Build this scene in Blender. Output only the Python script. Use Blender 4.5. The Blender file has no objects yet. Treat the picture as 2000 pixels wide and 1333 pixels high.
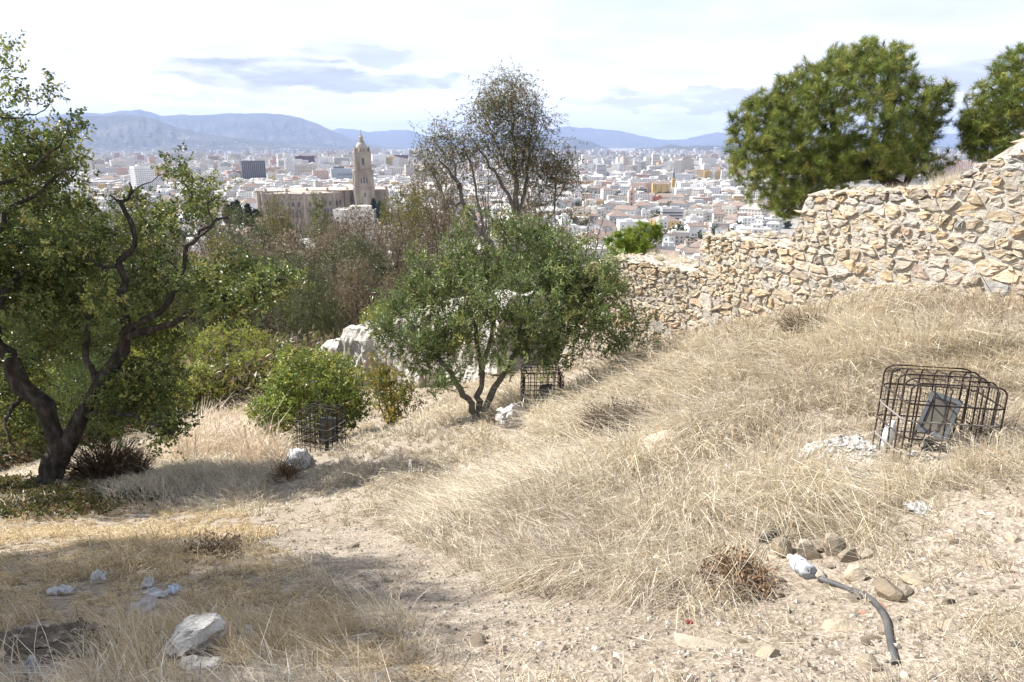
import bpy, math, random
import numpy as np
from mathutils import Vector, Matrix, Quaternion

random.seed(11)
rng = np.random.default_rng(11)
R = math.radians
scene = bpy.context.scene
col = scene.collection

# ---------------------------------------------------------------- camera
PITCH = R(15.3)
F = 1400.0
cam_d = bpy.data.cameras.new('camera')
cam = bpy.data.objects.new('camera', cam_d)
col.objects.link(cam)
cam.location = (0, 0, 0)
cam.rotation_euler = (R(90) - PITCH, 0, 0)
cam_d.sensor_width = 36.0
cam_d.lens = 36.0 * F / 2000.0
cam_d.clip_start = 0.05
cam_d.clip_end = 90000.0
scene.camera = cam

# ---------------------------------------------------------------- sky and sun
SUN_DIR = Vector((-0.90, 0.43, 0.0)).normalized()
SUN_EL = R(46)
to_sun = Vector((SUN_DIR.x * math.cos(SUN_EL), SUN_DIR.y * math.cos(SUN_EL), math.sin(SUN_EL)))
sun_d = bpy.data.lights.new('sun', 'SUN')
sun = bpy.data.objects.new('sun', sun_d)
col.objects.link(sun)
sun.rotation_euler = to_sun.to_track_quat('Z', 'Y').to_euler()
sun.location = (-20, 10, 30)
sun_d.energy = 5.0
sun_d.angle = R(0.6)
sun_d.color = (1.0, 0.972, 0.93)

world = bpy.data.worlds.new('World')
scene.world = world
world.use_nodes = True
wn = world.node_tree.nodes
wl = world.node_tree.links
wn.clear()


def wnode(t, **kw):
    n = wn.new(t)
    for k, v in kw.items():
        setattr(n, k, v)
    return n


w_out = wnode('ShaderNodeOutputWorld')
w_bg = wnode('ShaderNodeBackground')
w_bg.inputs['Strength'].default_value = 0.1
w_sky = wnode('ShaderNodeTexSky', sky_type='NISHITA', sun_disc=False)
w_sky.sun_elevation = SUN_EL
w_sky.sun_rotation = math.atan2(SUN_DIR.x, SUN_DIR.y)
w_sky.altitude = 80.0
w_sky.dust_density = 1.5
w_tc = wnode('ShaderNodeTexCoord')
w_sep = wnode('ShaderNodeSeparateXYZ')
wl.new(w_tc.outputs['Generated'], w_sep.inputs[0])


def wmath(op, a, b=None, c=None, clamp=False):
    n = wnode('ShaderNodeMath', operation=op, use_clamp=clamp)
    for i, v in enumerate((a, b, c)):
        if v is None:
            continue
        if isinstance(v, (int, float)):
            n.inputs[i].default_value = v
        else:
            wl.new(v, n.inputs[i])
    return n.outputs[0]


# cloud deck: the view direction meets a flat layer overhead, so far clouds become streaks
zz = wmath('ADD', wmath('MAXIMUM', w_sep.outputs[2], 0.0), 0.09)
cu = wmath('DIVIDE', w_sep.outputs[0], zz)
cv = wmath('DIVIDE', w_sep.outputs[1], zz)
w_com = wnode('ShaderNodeCombineXYZ')
wl.new(cu, w_com.inputs[0])
wl.new(cv, w_com.inputs[1])
w_n1 = wnode('ShaderNodeTexNoise')
w_n1.inputs['Scale'].default_value = 0.55
w_n1.inputs['Detail'].default_value = 7.0
w_n1.inputs['Roughness'].default_value = 0.58
wl.new(w_com.outputs[0], w_n1.inputs['Vector'])
w_n2 = wnode('ShaderNodeTexNoise')
w_n2.inputs['Scale'].default_value = 1.3
w_n2.inputs['Detail'].default_value = 6.0
w_off = wnode('ShaderNodeVectorMath', operation='ADD')
w_off.inputs[1].default_value = (7.3, 2.1, 0.4)
wl.new(w_com.outputs[0], w_off.inputs[0])
wl.new(w_off.outputs[0], w_n2.inputs['Vector'])
w_r1 = wnode('ShaderNodeValToRGB')            # how much cloud hides the blue
w_r1.color_ramp.elements[0].position = 0.30
w_r1.color_ramp.elements[0].color = (0.72, 0.72, 0.72, 1)
w_r1.color_ramp.elements[1].position = 0.55
w_r1.color_ramp.elements[1].color = (1, 1, 1, 1)
wl.new(w_n1.outputs['Fac'], w_r1.inputs[0])
w_r2 = wnode('ShaderNodeValToRGB')            # white tops and grey undersides
w_r2.color_ramp.elements[0].position = 0.30
w_r2.color_ramp.elements[0].color = (3.7, 3.76, 3.88, 1)
w_r2.color_ramp.elements[1].position = 0.55
w_r2.color_ramp.elements[1].color = (4.75, 4.75, 4.77, 1)
wl.new(w_n2.outputs['Fac'], w_r2.inputs[0])
# a low bank of grey cloud to the north-west, and fainter ones beside it
az = wmath('ARCTAN2', w_sep.outputs[0], w_sep.outputs[1])
w_nw = wnode('ShaderNodeTexNoise')
w_nw.inputs['Scale'].default_value = 10.0
w_nw.inputs['Detail'].default_value = 5.0
w_map = wnode('ShaderNodeMapping')
w_map.inputs['Scale'].default_value = (1.0, 1.0, 5.0)
wl.new(w_tc.outputs['Generated'], w_map.inputs['Vector'])
wl.new(w_map.outputs[0], w_nw.inputs['Vector'])

w_nx = wnode('ShaderNodeTexNoise')
w_nx.inputs['Scale'].default_value = 11.0
w_nx.inputs['Detail'].default_value = 6.0
w_nx.inputs['Roughness'].default_value = 0.6
w_map2 = wnode('ShaderNodeMapping')
w_map2.inputs['Scale'].default_value = (1.0, 1.0, 3.5)
w_map2.inputs['Location'].default_value = (3.1, 0.7, 1.9)
wl.new(w_tc.outputs['Generated'], w_map2.inputs['Vector'])
wl.new(w_map2.outputs[0], w_nx.inputs['Vector'])


def bank(a0, e0, ra, re, amount):
    da = wmath('DIVIDE', wmath('SUBTRACT', az, a0), ra)
    de = wmath('DIVIDE', wmath('SUBTRACT', wmath('ADD', w_sep.outputs[2], wmath('MULTIPLY_ADD', w_nx.outputs['Fac'], 0.07, -0.035)), e0), re)
    d2 = wmath('ADD', wmath('MULTIPLY', da, da), wmath('MULTIPLY', de, de))
    m = wmath('MULTIPLY', wmath('SUBTRACT', 1.0, d2, clamp=True), 1.8, clamp=True)
    t = wmath('MULTIPLY', m, wmath('MULTIPLY_ADD', w_nw.outputs['Fac'], 4.0, -1.05, clamp=True))
    return wmath('MULTIPLY', t, amount)


b_all = bank(-0.27, 0.082, 0.19, 0.022, 1.0)
for args in ((-0.20, 0.115, 0.09, 0.012, 0.55), (0.24, 0.058, 0.2, 0.010, 0.6), (0.52, 0.075, 0.14, 0.018, 0.7),
             (-0.33, 0.054, 0.17, 0.006, 0.35), (-0.09, 0.082, 0.03, 0.010, 0.8), (0.9, 0.09, 0.3, 0.02, 0.6), (-1.0, 0.1, 0.3, 0.02, 0.6),
             (1.7, 0.08, 0.3, 0.02, 0.7), (2.6, 0.09, 0.35, 0.02, 0.7), (-2.2, 0.08, 0.3, 0.02, 0.7)):
    b_all = wmath('MAXIMUM', b_all, bank(*args))
b_all = wmath('MINIMUM', b_all, 1.0)
w_mixb = wnode('ShaderNodeMix', data_type='RGBA')
wl.new(b_all, w_mixb.inputs['Factor'])
wl.new(w_r2.outputs[0], w_mixb.inputs[6])
w_mixb.inputs[7].default_value = (1.75, 1.8, 2.05, 1)
w_mix = wnode('ShaderNodeMix', data_type='RGBA')
# a broken deck: seen edge-on it closes up towards the horizon, overhead the gaps open to the blue
gap = wmath('SUBTRACT', 1.0, wmath('MULTIPLY', wmath('POWER', wmath('MAXIMUM', w_sep.outputs[2], 0.0), 0.8), 0.75), clamp=True)
wl.new(wmath('MULTIPLY', w_r1.outputs[0], gap), w_mix.inputs['Factor'])
wl.new(w_sky.outputs[0], w_mix.inputs[6])
wl.new(w_mixb.outputs[2], w_mix.inputs[7])
# the whole horizon is a little brighter, as under thin high cloud
hb = wmath('MULTIPLY_ADD', wmath('POWER', 2.718, wmath('MULTIPLY', wmath('ABSOLUTE', w_sep.outputs[2]), -9.0)), 0.62, 1.0)
w_hb = wnode('ShaderNodeVectorMath', operation='SCALE')
wl.new(w_mix.outputs[2], w_hb.inputs[0])
wl.new(hb, w_hb.inputs['Scale'])
wl.new(w_hb.outputs[0], w_bg.inputs['Color'])
wl.new(w_bg.outputs[0], w_out.inputs[0])

scene.view_settings.view_transform = 'Standard'
scene.view_settings.look = 'None'
scene.view_settings.exposure = 1.16
scene.view_settings.gamma = 1.0
scene.view_settings.use_curve_mapping = False
scene.render.engine = 'CYCLES'
cy = scene.cycles
cy.max_bounces = 6
cy.diffuse_bounces = 3
cy.glossy_bounces = 2
cy.transmission_bounces = 4
cy.transparent_max_bounces = 12
cy.volume_bounces = 0
cy.caustics_reflective = False
cy.caustics_refractive = False
cy.sample_clamp_indirect = 6.0
cy.use_denoising = True
try:
    cy.denoiser = 'OPENIMAGEDENOISE'
    cy.denoising_prefilter = 'ACCURATE'
    cy.denoising_input_passes = 'RGB_ALBEDO_NORMAL'
except Exception:
    pass
cy.use_adaptive_sampling = False

# ---------------------------------------------------------------- helpers
cP, sP = math.cos(PITCH), math.sin(PITCH)


def pt(px, py, d):
    """world point seen at photograph pixel (px, py), d metres along the view axis"""
    u = (px - 1000.0) / F
    v = (py - 666.5) / F
    return Vector((u * d, (cP - v * sP) * d, (-sP - v * cP) * d))


def project(P):
    P = np.asarray(P, float)
    d = P[..., 1] * cP - P[..., 2] * sP
    up = P[..., 1] * sP + P[..., 2] * cP
    d = np.where(d < 0.05, 0.05, d)
    return 1000 + F * P[..., 0] / d, 666.5 - F * up / d, d


def _hash(ix, iy, seed):
    h = (ix.astype(np.int64) * 374761393 + iy.astype(np.int64) * 668265263 + seed * 974634777) & 0xFFFFFFFF
    h = ((h ^ (h >> 13)) * 1274126177) & 0xFFFFFFFF
    h = h ^ (h >> 16)
    return (h & 0xFFFF) / 65535.0


def vnoise(x, y, seed=0):
    x = np.asarray(x, float)
    y = np.asarray(y, float)
    ix = np.floor(x)
    iy = np.floor(y)
    fx = x - ix
    fy = y - iy
    fx = fx * fx * (3 - 2 * fx)
    fy = fy * fy * (3 - 2 * fy)
    ix = ix.astype(np.int64)
    iy = iy.astype(np.int64)
    a = _hash(ix, iy, seed)
    b = _hash(ix + 1, iy, seed)
    c = _hash(ix, iy + 1, seed)
    d = _hash(ix + 1, iy + 1, seed)
    return (a * (1 - fx) + b * fx) * (1 - fy) + (c * (1 - fx) + d * fx) * fy


def fbm(x, y, seed=0, octs=4):
    s = 0
    a = 0.5
    for o in range(octs):
        s = s + a * (vnoise(x, y, seed + o * 17) - 0.5)
        x = np.asarray(x) * 2.03
        y = np.asarray(y) * 2.03
        a *= 0.5
    return s * 2          # about -1 .. 1


def sstep(a, b, x):
    t = np.clip((np.asarray(x, float) - a) / (b - a), 0, 1)
    return t * t * (3 - 2 * t)


def in_poly(px, py, poly):
    px = np.asarray(px)
    py = np.asarray(py)
    inside = np.zeros(px.shape, bool)
    n = len(poly)
    for i in range(n):
        x1, y1 = poly[i]
        x2, y2 = poly[(i + 1) % n]
        cond = ((y1 > py) != (y2 > py))
        with np.errstate(divide='ignore', invalid='ignore'):
            xi = (x2 - x1) * (py - y1) / (y2 - y1 + 1e-9) + x1
        inside ^= cond & (px < xi)
    return inside


class Geo:
    """collects vertices, triangles and quads, then becomes ONE mesh object"""

    def __init__(self):
        self.v = []
        self.t = []
        self.q = []
        self.c = []
        self.mi_t = []
        self.mi_q = []
        self.n = 0

    def add(self, V, T=None, Q=None, C=None, mi=0):
        V = np.asarray(V, float).reshape(-1, 3)
        if T is not None and len(T):
            T = np.asarray(T, np.int64).reshape(-1, 3)
            self.t.append(T + self.n)
            self.mi_t.append(np.full(len(T), mi))
        if Q is not None and len(Q):
            Q = np.asarray(Q, np.int64).reshape(-1, 4)
            self.q.append(Q + self.n)
            self.mi_q.append(np.full(len(Q), mi))
        if C is not None:
            C = np.broadcast_to(np.asarray(C, float), (len(V), 3))
        else:
            C = np.ones((len(V), 3)) * 0.5
        self.v.append(V)
        self.c.append(C)
        self.n += len(V)
        return self

    def box(self, c, s, M=None, C=None, mi=0):
        """box with centre c and full size s; M an optional 3x3 (numpy) rotation applied about c"""
        x, y, z = np.asarray(s, float) / 2
        V = np.array([(-x, -y, -z), (x, -y, -z), (x, y, -z), (-x, y, -z), (-x, -y, z), (x, -y, z), (x, y, z), (-x, y, z)])
        if M is not None:
            V = V @ np.asarray(M).T
        V = V + np.asarray(c, float)
        Q = [(0, 3, 2, 1), (4, 5, 6, 7), (0, 1, 5, 4), (1, 2, 6, 5), (2, 3, 7, 6), (3, 0, 4, 7)]
        return self.add(V, None, Q, C, mi)

    def tube(self, P, r, sides=6, C=None, caps=True, mi=0):
        P = np.asarray(P, float)
        k = len(P)
        r = np.broadcast_to(np.asarray(r, float), (k,))
        V, Q = tubes(P[None], r[None], sides)
        T = []
        if caps:
            for j in range(1, sides - 1):
                T.append((0, j + 1, j))
                b = (k - 1) * sides
                T.append((b, b + j, b + j + 1))
        return self.add(V, T, Q, C, mi)

    def lathe(self, prof, c=(0, 0, 0), n=16, M=None, C=None, mi=0):
        prof = np.asarray(prof, float)
        a = np.linspace(0, 2 * np.pi, n, endpoint=False)
        V = np.stack([prof[:, None, 0] * np.cos(a), prof[:, None, 0] * np.sin(a), np.repeat(prof[:, 1:2], n, 1)], -1).reshape(-1, 3)
        if M is not None:
            V = V @ np.asarray(M).T
        V = V + np.asarray(c, float)
        Q = []
        for i in range(len(prof) - 1):
            for j in range(n):
                Q.append((i * n + j, i * n + (j + 1) % n, (i + 1) * n + (j + 1) % n, (i + 1) * n + j))
        return self.add(V, None, Q, C, mi)

    def build(self, name, mat, parent=None, smooth=False, loc=None, kind=None, rot=None):
        V = np.concatenate(self.v) if self.v else np.zeros((0, 3))
        C = np.concatenate(self.c) if self.c else np.zeros((0, 3))
        T = np.concatenate(self.t) if self.t else np.zeros((0, 3), np.int64)
        Q = np.concatenate(self.q) if self.q else np.zeros((0, 4), np.int64)
        me = bpy.data.meshes.new(name)
        nt, nq = len(T), len(Q)
        me.vertices.add(len(V))
        me.vertices.foreach_set('co', V.astype(np.float32).ravel())
        me.loops.add(nt * 3 + nq * 4)
        me.loops.foreach_set('vertex_index', np.concatenate([T.ravel(), Q.ravel()]).astype(np.int32))
        me.polygons.add(nt + nq)
        st = np.concatenate([np.arange(nt) * 3, nt * 3 + np.arange(nq) * 4]).astype(np.int32)
        me.polygons.foreach_set('loop_start', st)
        mats = mat if isinstance(mat, (list, tuple)) else [mat]
        for m in mats:
            me.materials.append(m)
        if len(mats) > 1:
            mi = np.concatenate(self.mi_t + self.mi_q).astype(np.int32)
            me.polygons.foreach_set('material_index', mi)
        me.polygons.foreach_set('use_smooth', np.full(nt + nq, bool(smooth)))
        at = me.color_attributes.new('tint', 'FLOAT_COLOR', 'POINT')
        C4 = np.ones((len(V), 4), np.float32)
        C4[:, :3] = C
        at.data.foreach_set('color', C4.ravel())
        me.update(calc_edges=True)
        o = bpy.data.objects.new(name, me)
        col.objects.link(o)
        if parent is not None:
            o.parent = parent
        if loc is not None:
            o.location = loc
        if rot is not None:
            o.rotation_euler = rot
        if kind:
            o['kind'] = kind
        return o


def tubes(P, Rr, sides):
    """P (N,k,3), R (N,k): N tubes of k rings; returns vertices and quads"""
    N, k, _ = P.shape
    t = np.gradient(P, axis=1)
    t /= (np.linalg.norm(t, axis=2, keepdims=True) + 1e-9)
    ref = np.where(np.abs(t[:, :1, 2:3]) > 0.85, np.array([[[1.0, 0, 0]]]), np.array([[[0, 0, 1.0]]]))
    a = np.cross(t, np.broadcast_to(ref, t.shape))
    a /= (np.linalg.norm(a, axis=2, keepdims=True) + 1e-9)
    b = np.cross(t, a)
    ang = np.linspace(0, 2 * np.pi, sides, endpoint=False)
    V = (P[:, :, None, :] + Rr[:, :, None, None] * (np.cos(ang)[None, None, :, None] * a[:, :, None, :] + np.sin(ang)[None, None, :, None] * b[:, :, None, :]))
    base = (np.arange(N)[:, None, None] * k + np.arange(k - 1)[None, :, None]) * sides
    j = np.arange(sides)[None, None, :]
    j2 = (j + 1) % sides
    Q = np.stack([base + j, base + sides + j, base + sides + j2, base + j2], -1).reshape(-1, 4)
    return V.reshape(-1, 3), Q


def catmull(P, n):
    """smooth resample of a polyline (any columns)"""
    P = np.asarray(P, float)
    if len(P) == 2:
        t = np.linspace(0, 1, n)[:, None]
        return P[0] * (1 - t) + P[1] * t
    E = np.vstack([2 * P[0] - P[1], P, 2 * P[-1] - P[-2]])
    out = []
    for x in np.linspace(0, len(P) - 1 - 1e-6, n):
        i = int(x)
        t = x - i
        p0, p1, p2, p3 = E[i], E[i + 1], E[i + 2], E[i + 3]
        out.append(0.5 * ((2 * p1) + (-p0 + p2) * t + (2 * p0 - 5 * p1 + 4 * p2 - p3) * t * t + (-p0 + 3 * p1 - 3 * p2 + p3) * t ** 3))
    return np.array(out)


def thing(name, label, cat, loc=(0, 0, 0), group=None, rot=None):
    o = bpy.data.objects.new(name, None)
    o.empty_display_size = 0.2
    col.objects.link(o)
    o.location = loc
    if rot is not None:
        o.rotation_euler = rot
    return tag(o, label, cat, group)


def tag(o, label, cat, group=None):
    o['label'] = label
    o['category'] = cat
    if group:
        o['group'] = group
    return o


def rotz(a):
    c, s = math.cos(a), math.sin(a)
    return np.array([(c, -s, 0), (s, c, 0), (0, 0, 1.0)])


# ---------------------------------------------------------------- materials
def mat_new(name):
    m = bpy.data.materials.new(name)
    m.use_nodes = True
    nt = m.node_tree
    nt.nodes.clear()
    out = nt.nodes.new('ShaderNodeOutputMaterial')
    return m, nt, out


def N(nt, t, **kw):
    n = nt.nodes.new(t)
    for k, v in kw.items():
        if k == 'op':
            n.operation = v
        elif hasattr(n, k):
            setattr(n, k, v)
    return n


def ramp(nt, fac, stops):
    r = nt.nodes.new('ShaderNodeValToRGB')
    el = r.color_ramp.elements
    while len(el) < len(stops):
        el.new(0.5)
    for e, (p, c) in zip(el, stops):
        e.position = p
        e.color = (*c, 1)
    nt.links.new(fac, r.inputs[0])
    return r.outputs[0]


def noise(nt, scale, detail=4.0, rough=0.55, coord='Object', stretch=None):
    tc = nt.nodes.new('ShaderNodeTexCoord')
    n = nt.nodes.new('ShaderNodeTexNoise')
    n.inputs['Scale'].default_value = scale
    n.inputs['Detail'].default_value = detail
    n.inputs['Roughness'].default_value = rough
    if stretch:
        mp = nt.nodes.new('ShaderNodeMapping')
        mp.inputs['Scale'].default_value = stretch
        nt.links.new(tc.outputs[coord], mp.inputs[0])
        nt.links.new(mp.outputs[0], n.inputs['Vector'])
    else:
        nt.links.new(tc.outputs[coord], n.inputs['Vector'])
    return n.outputs['Fac']


def surf(name, stops, scale=4.0, rough=0.9, bump=0.0, bscale=None, detail=6.0, spec=0.2, metal=0.0, stretch=None, tint=False, bdist=0.02):
    """noise-coloured surface with fine relief; tint multiplies by the mesh's own tint"""
    m, nt, out = mat_new(name)
    b = N(nt, 'ShaderNodeBsdfPrincipled')
    b.inputs['Roughness'].default_value = rough
    b.inputs['Specular IOR Level'].default_value = spec
    b.inputs['Metallic'].default_value = metal
    c = ramp(nt, noise(nt, scale, detail, stretch=stretch), stops)
    if tint:
        a = N(nt, 'ShaderNodeVertexColor', layer_name='tint')
        mx = N(nt, 'ShaderNodeMix', data_type='RGBA', blend_type='MULTIPLY')
        mx.inputs['Factor'].default_value = 1.0
        nt.links.new(c, mx.inputs[6])
        nt.links.new(a.outputs[0], mx.inputs[7])
        c = mx.outputs[2]
    nt.links.new(c, b.inputs['Base Color'])
    if bump:
        bp = N(nt, 'ShaderNodeBump')
        bp.inputs['Strength'].default_value = bump
        bp.inputs['Distance'].default_value = bdist
        nt.links.new(noise(nt, bscale or scale * 4, 6.0, 0.65), bp.inputs['Height'])
        nt.links.new(bp.outputs[0], b.inputs['Normal'])
    nt.links.new(b.outputs[0], out.inputs[0])
    return m


def leafmat(name, transl=0.3, rough=0.5, spec=0.3):
    m, nt, out = mat_new(name)
    a = N(nt, 'ShaderNodeVertexColor', layer_name='tint')
    b = N(nt, 'ShaderNodeBsdfPrincipled')
    b.inputs['Roughness'].default_value = rough
    b.inputs['Specular IOR Level'].default_value = spec
    tr = N(nt, 'ShaderNodeBsdfTranslucent')
    mx = N(nt, 'ShaderNodeMixShader')
    mx.inputs[0].default_value = transl
    nt.links.new(a.outputs[0], b.inputs['Base Color'])
    nt.links.new(a.outputs[0], tr.inputs['Color'])
    nt.links.new(b.outputs[0], mx.inputs[1])
    nt.links.new(tr.outputs[0], mx.inputs[2])
    nt.links.new(mx.outputs[0], out.inputs[0])
    return m


M_leaf = leafmat('leaf', 0.32, 0.42, 0.35)
M_needle = leafmat('needle', 0.2, 0.5, 0.25)
M_straw = leafmat('straw', 0.22, 0.6, 0.2)
M_bark_dark = surf('dark_bark', [(0.3, (0.022, 0.018, 0.015)), (0.52, (0.065, 0.054, 0.045)), (0.72, (0.14, 0.122, 0.105))], 14, 0.97, 1.0, 26, stretch=(1, 1, 0.35), bdist=0.04)
M_bark_grey = surf('grey_bark', [(0.3, (0.10, 0.085, 0.07)), (0.7, (0.26, 0.225, 0.185))], 8, 0.95, 0.6, 30, stretch=(1, 1, 0.3))
M_bark_brown = surf('brown_bark', [(0.3, (0.07, 0.05, 0.038)), (0.7, (0.18, 0.135, 0.105))], 3, 0.95, 0.4, 20)
HAZE = 5.0e-5
# ---------------------------------------------------------------- the old wall's line (needed by the ground)
WALL = np.array([(7.4, 1.6), (6.25, 4.5), (5.2, 7.1), (3.99, 10.2), (3.19, 12.2), (1.94, 14.0), (1.05, 15.1)])
seg = np.diff(WALL, axis=0)
segl = np.linalg.norm(seg, axis=1)
WS = np.concatenate([[0], np.cumsum(segl)])
S_STEP1 = WS[3]            # upper tier ends
S_STEP2 = WS[4]            # middle tier ends
S_END = WS[-1]


def wall_xy(s):
    return np.stack([np.interp(s, WS, WALL[:, 0]), np.interp(s, WS, WALL[:, 1])], -1)


def wall_n(s):
    """outward (towards the slope) normal of the wall face, smoothed over the corners"""
    s = np.asarray(s, float)
    a = wall_xy(np.clip(s - 0.35, 0, S_END))
    b = wall_xy(np.clip(s + 0.35, 0, S_END))
    t = b - a
    t /= np.linalg.norm(t, axis=-1, keepdims=True)
    return np.stack([-t[..., 1], t[..., 0]], -1)


def wall_top(s):
    s = np.asarray(s, float)
    z1 = np.interp(s, [0, 3.2, 5.2, 6.1, 6.2, 6.45, 6.7, 6.95, 7.05, S_STEP1 - .16, S_STEP1 - .14, S_STEP1 - .09, S_STEP1 - .07, S_STEP1 - .03, S_STEP1 - .01, S_STEP1],
                   [0.6, 0.55, 0.32, 0.17, 0.10, -0.08, -0.21, -0.36, -0.48, -0.63, -.70, -.72, -.86, -.90, -1.12, -1.15])
    z = np.where(s < S_STEP1, z1, np.where(s < S_STEP2, -1.45, np.interp(s, [S_STEP2, WS[5], S_END], [-2.1, -2.12, -2.6])))
    return z


def wall_local(x, y):
    """nearest s on the wall and signed distance (positive = behind the face)"""
    x = np.asarray(x, float)
    y = np.asarray(y, float)
    best = np.full(x.shape, 1e9)
    bs = np.zeros(x.shape)
    bd = np.zeros(x.shape)
    for i in range(len(seg)):
        ax, ay = WALL[i]
        dx, dy = seg[i] / segl[i]
        t = (x - ax) * dx + (y - ay) * dy
        tc = np.clip(t, 0, segl[i])
        qx = x - ax - tc * dx
        qy = y - ay - tc * dy
        d = np.hypot(qx, qy)
        side = qx * dy - qy * dx
        m = d < best
        best = np.where(m, d, best)
        bs = np.where(m, WS[i] + tc, bs)
        bd = np.where(m, np.sign(side) * d, bd)
    return bs, bd


CTRL = [(0, 1333, 1.95), (500, 1333, 2.0), (1000, 1333, 1.95), (1500, 1333, 1.9), (2000, 1333, 1.85),
        (100, 1200, 2.95), (500, 1200, 3.0), (1000, 1200, 2.75), (1500, 1200, 2.55), (2000, 1150, 2.45),
        (100, 1060, 5.0), (400, 1080, 4.4), (600, 1030, 5.7), (900, 1030, 4.9), (1200, 1030, 4.05), (1550, 1060, 3.3), (1900, 1000, 3.1),
        (95, 947, 9.0), (300, 905, 12.0), (622, 882, 14.0), (450, 835, 17.0), (800, 855, 10.6), (1055, 803, 11.7), (930, 812, 12.0),
        (700, 960, 7.8), (400, 1000, 7.8), (1100, 900, 7.5), (1300, 890, 5.8), (1180, 740, 13.0), (1240, 682, 14.5),
        (1400, 655, 11.5), (1640, 598, 9.0), (1990, 588, 7.2), (1815, 897, 4.0), (1650, 720, 6.3), (1950, 700, 5.5), (1450, 760, 7.5)]
cpts = [tuple(pt(*c)) for c in CTRL]
cpts += [(0, -4, -1.1), (-8, -2, -2.4), (7, -3, -0.9), (-14, 6, -5.6), (-16, 14, -8.6), (-12, 25, -9.4), (-5, 24, -7.9), (0, 22, -7.0),
         (-22, 42, -14.5), (0, 42, -12.5), (22, 42, -11.5), (6, 20, -4.8), (14, 12, -2.6), (12, 2, -1.0), (-25, 0, -6.5)]
cpts = np.array(cpts)


def tps_fit(XY, Z, lam=0.02):
    n = len(XY)
    r2 = ((XY[:, None] - XY[None]) ** 2).sum(-1)
    K = 0.5 * r2 * np.log(r2 + 1e-9) + lam * np.eye(n)
    Pm = np.hstack([np.ones((n, 1)), XY])
    A = np.zeros((n + 3, n + 3))
    A[:n, :n] = K
    A[:n, n:] = Pm
    A[n:, :n] = Pm.T
    return np.linalg.solve(A, np.concatenate([Z, np.zeros(3)]))


TPS = tps_fit(cpts[:, :2], cpts[:, 2])


def base_height(x, y):
    x = np.asarray(x, float)
    y = np.asarray(y, float)
    sh = x.shape
    X = np.stack([x.ravel(), y.ravel()], -1)
    out = np.zeros(len(X))
    for i in range(0, len(X), 20000):
        c = X[i:i + 20000]
        r2 = ((c[:, None] - cpts[None, :, :2]) ** 2).sum(-1)
        out[i:i + 20000] = (0.5 * r2 * np.log(r2 + 1e-9)) @ TPS[:-3] + TPS[-3] + c @ TPS[-2:]
    z = out.reshape(sh)
    far = -12.8 - 0.145 * (np.minimum(y, 140) - 42) - 0.42 * np.maximum(y - 140, 0) + 0.01 * x
    w = np.maximum(sstep(26, 44, y), sstep(15, 30, np.abs(x)))
    return z * (1 - w) + far * w


def ground_z(x, y, bumps=True):
    x = np.asarray(x, float)
    y = np.asarray(y, float)
    z = base_height(x, y)
    if bumps:
        near = np.exp(-((x * x + y * y) / 60.0))
        z = z + 0.10 * fbm(x * 0.9, y * 0.9, 3, 3) * (1 - 0.5 * near) + 0.035 * fbm(x * 4, y * 4, 9, 3)
        z = z + sstep(30, 60, y) * 2.5 * fbm(x * 0.05, y * 0.05, 21, 3)
    s, d = wall_local(x, y)
    top = np.where(s < S_STEP1, np.minimum(wall_top(s), -0.5), wall_top(s)) - 0.10
    back = top - 0.42 * np.maximum(d - 1.25, 0) - 0.02 * np.maximum(d, 0)
    back = np.maximum(back, base_height(x, y) - 4.0)
    inside = (s > 0.02) & (s < S_END - 0.02)
    wgt = np.where(inside, sstep(0.18, 0.42, d), 0) * (1 - sstep(5, 14, d))
    z = z * (1 - wgt) + (back + (0.05 * fbm(x * 2, y * 2, 5, 3) if bumps else 0)) * wgt
    return z


def gz(x, y):
    return float(ground_z(np.array([x]), np.array([y]))[0])


def on_ground(px, py):
    """the ground point that photograph pixel (px, py) shows"""
    o = pt(px, py, 1.0)
    t = np.linspace(1.4, 40, 1500)
    P = np.array(o)[None] * t[:, None]
    g = ground_z(P[:, 0], P[:, 1])
    hit = np.nonzero(P[:, 2] < g)[0]
    i = hit[0] if len(hit) else len(t) - 1
    return Vector(P[i])


# ---------------------------------------------------------------- ground sheets
def spread(a, b, step, lo, hi, grow=1.12):
    xs = list(np.arange(a, b + 1e-6, step))
    s = step
    while xs[-1] < hi:
        s *= grow
        xs.append(xs[-1] + s)
    s = step
    while xs[0] > lo:
        s *= grow
        xs.insert(0, xs[0] - s)
    return np.array(xs)


gx = spread(-8, 8, 0.085, -420, 520)
gy = spread(0.8, 16.5, 0.085, -40, 420)
GX, GY = np.meshgrid(gx, gy)
GZ = ground_z(GX, GY)
GZ = np.maximum(GZ, -82.0)
ny, nx = GX.shape
ii = (np.arange(ny - 1)[:, None] * nx + np.arange(nx - 1)[None]).ravel()
g = Geo()
g.add(np.stack([GX, GY, GZ], -1).reshape(-1, 3), None, np.stack([ii, ii + 1, ii + nx + 1, ii + nx], -1))


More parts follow.
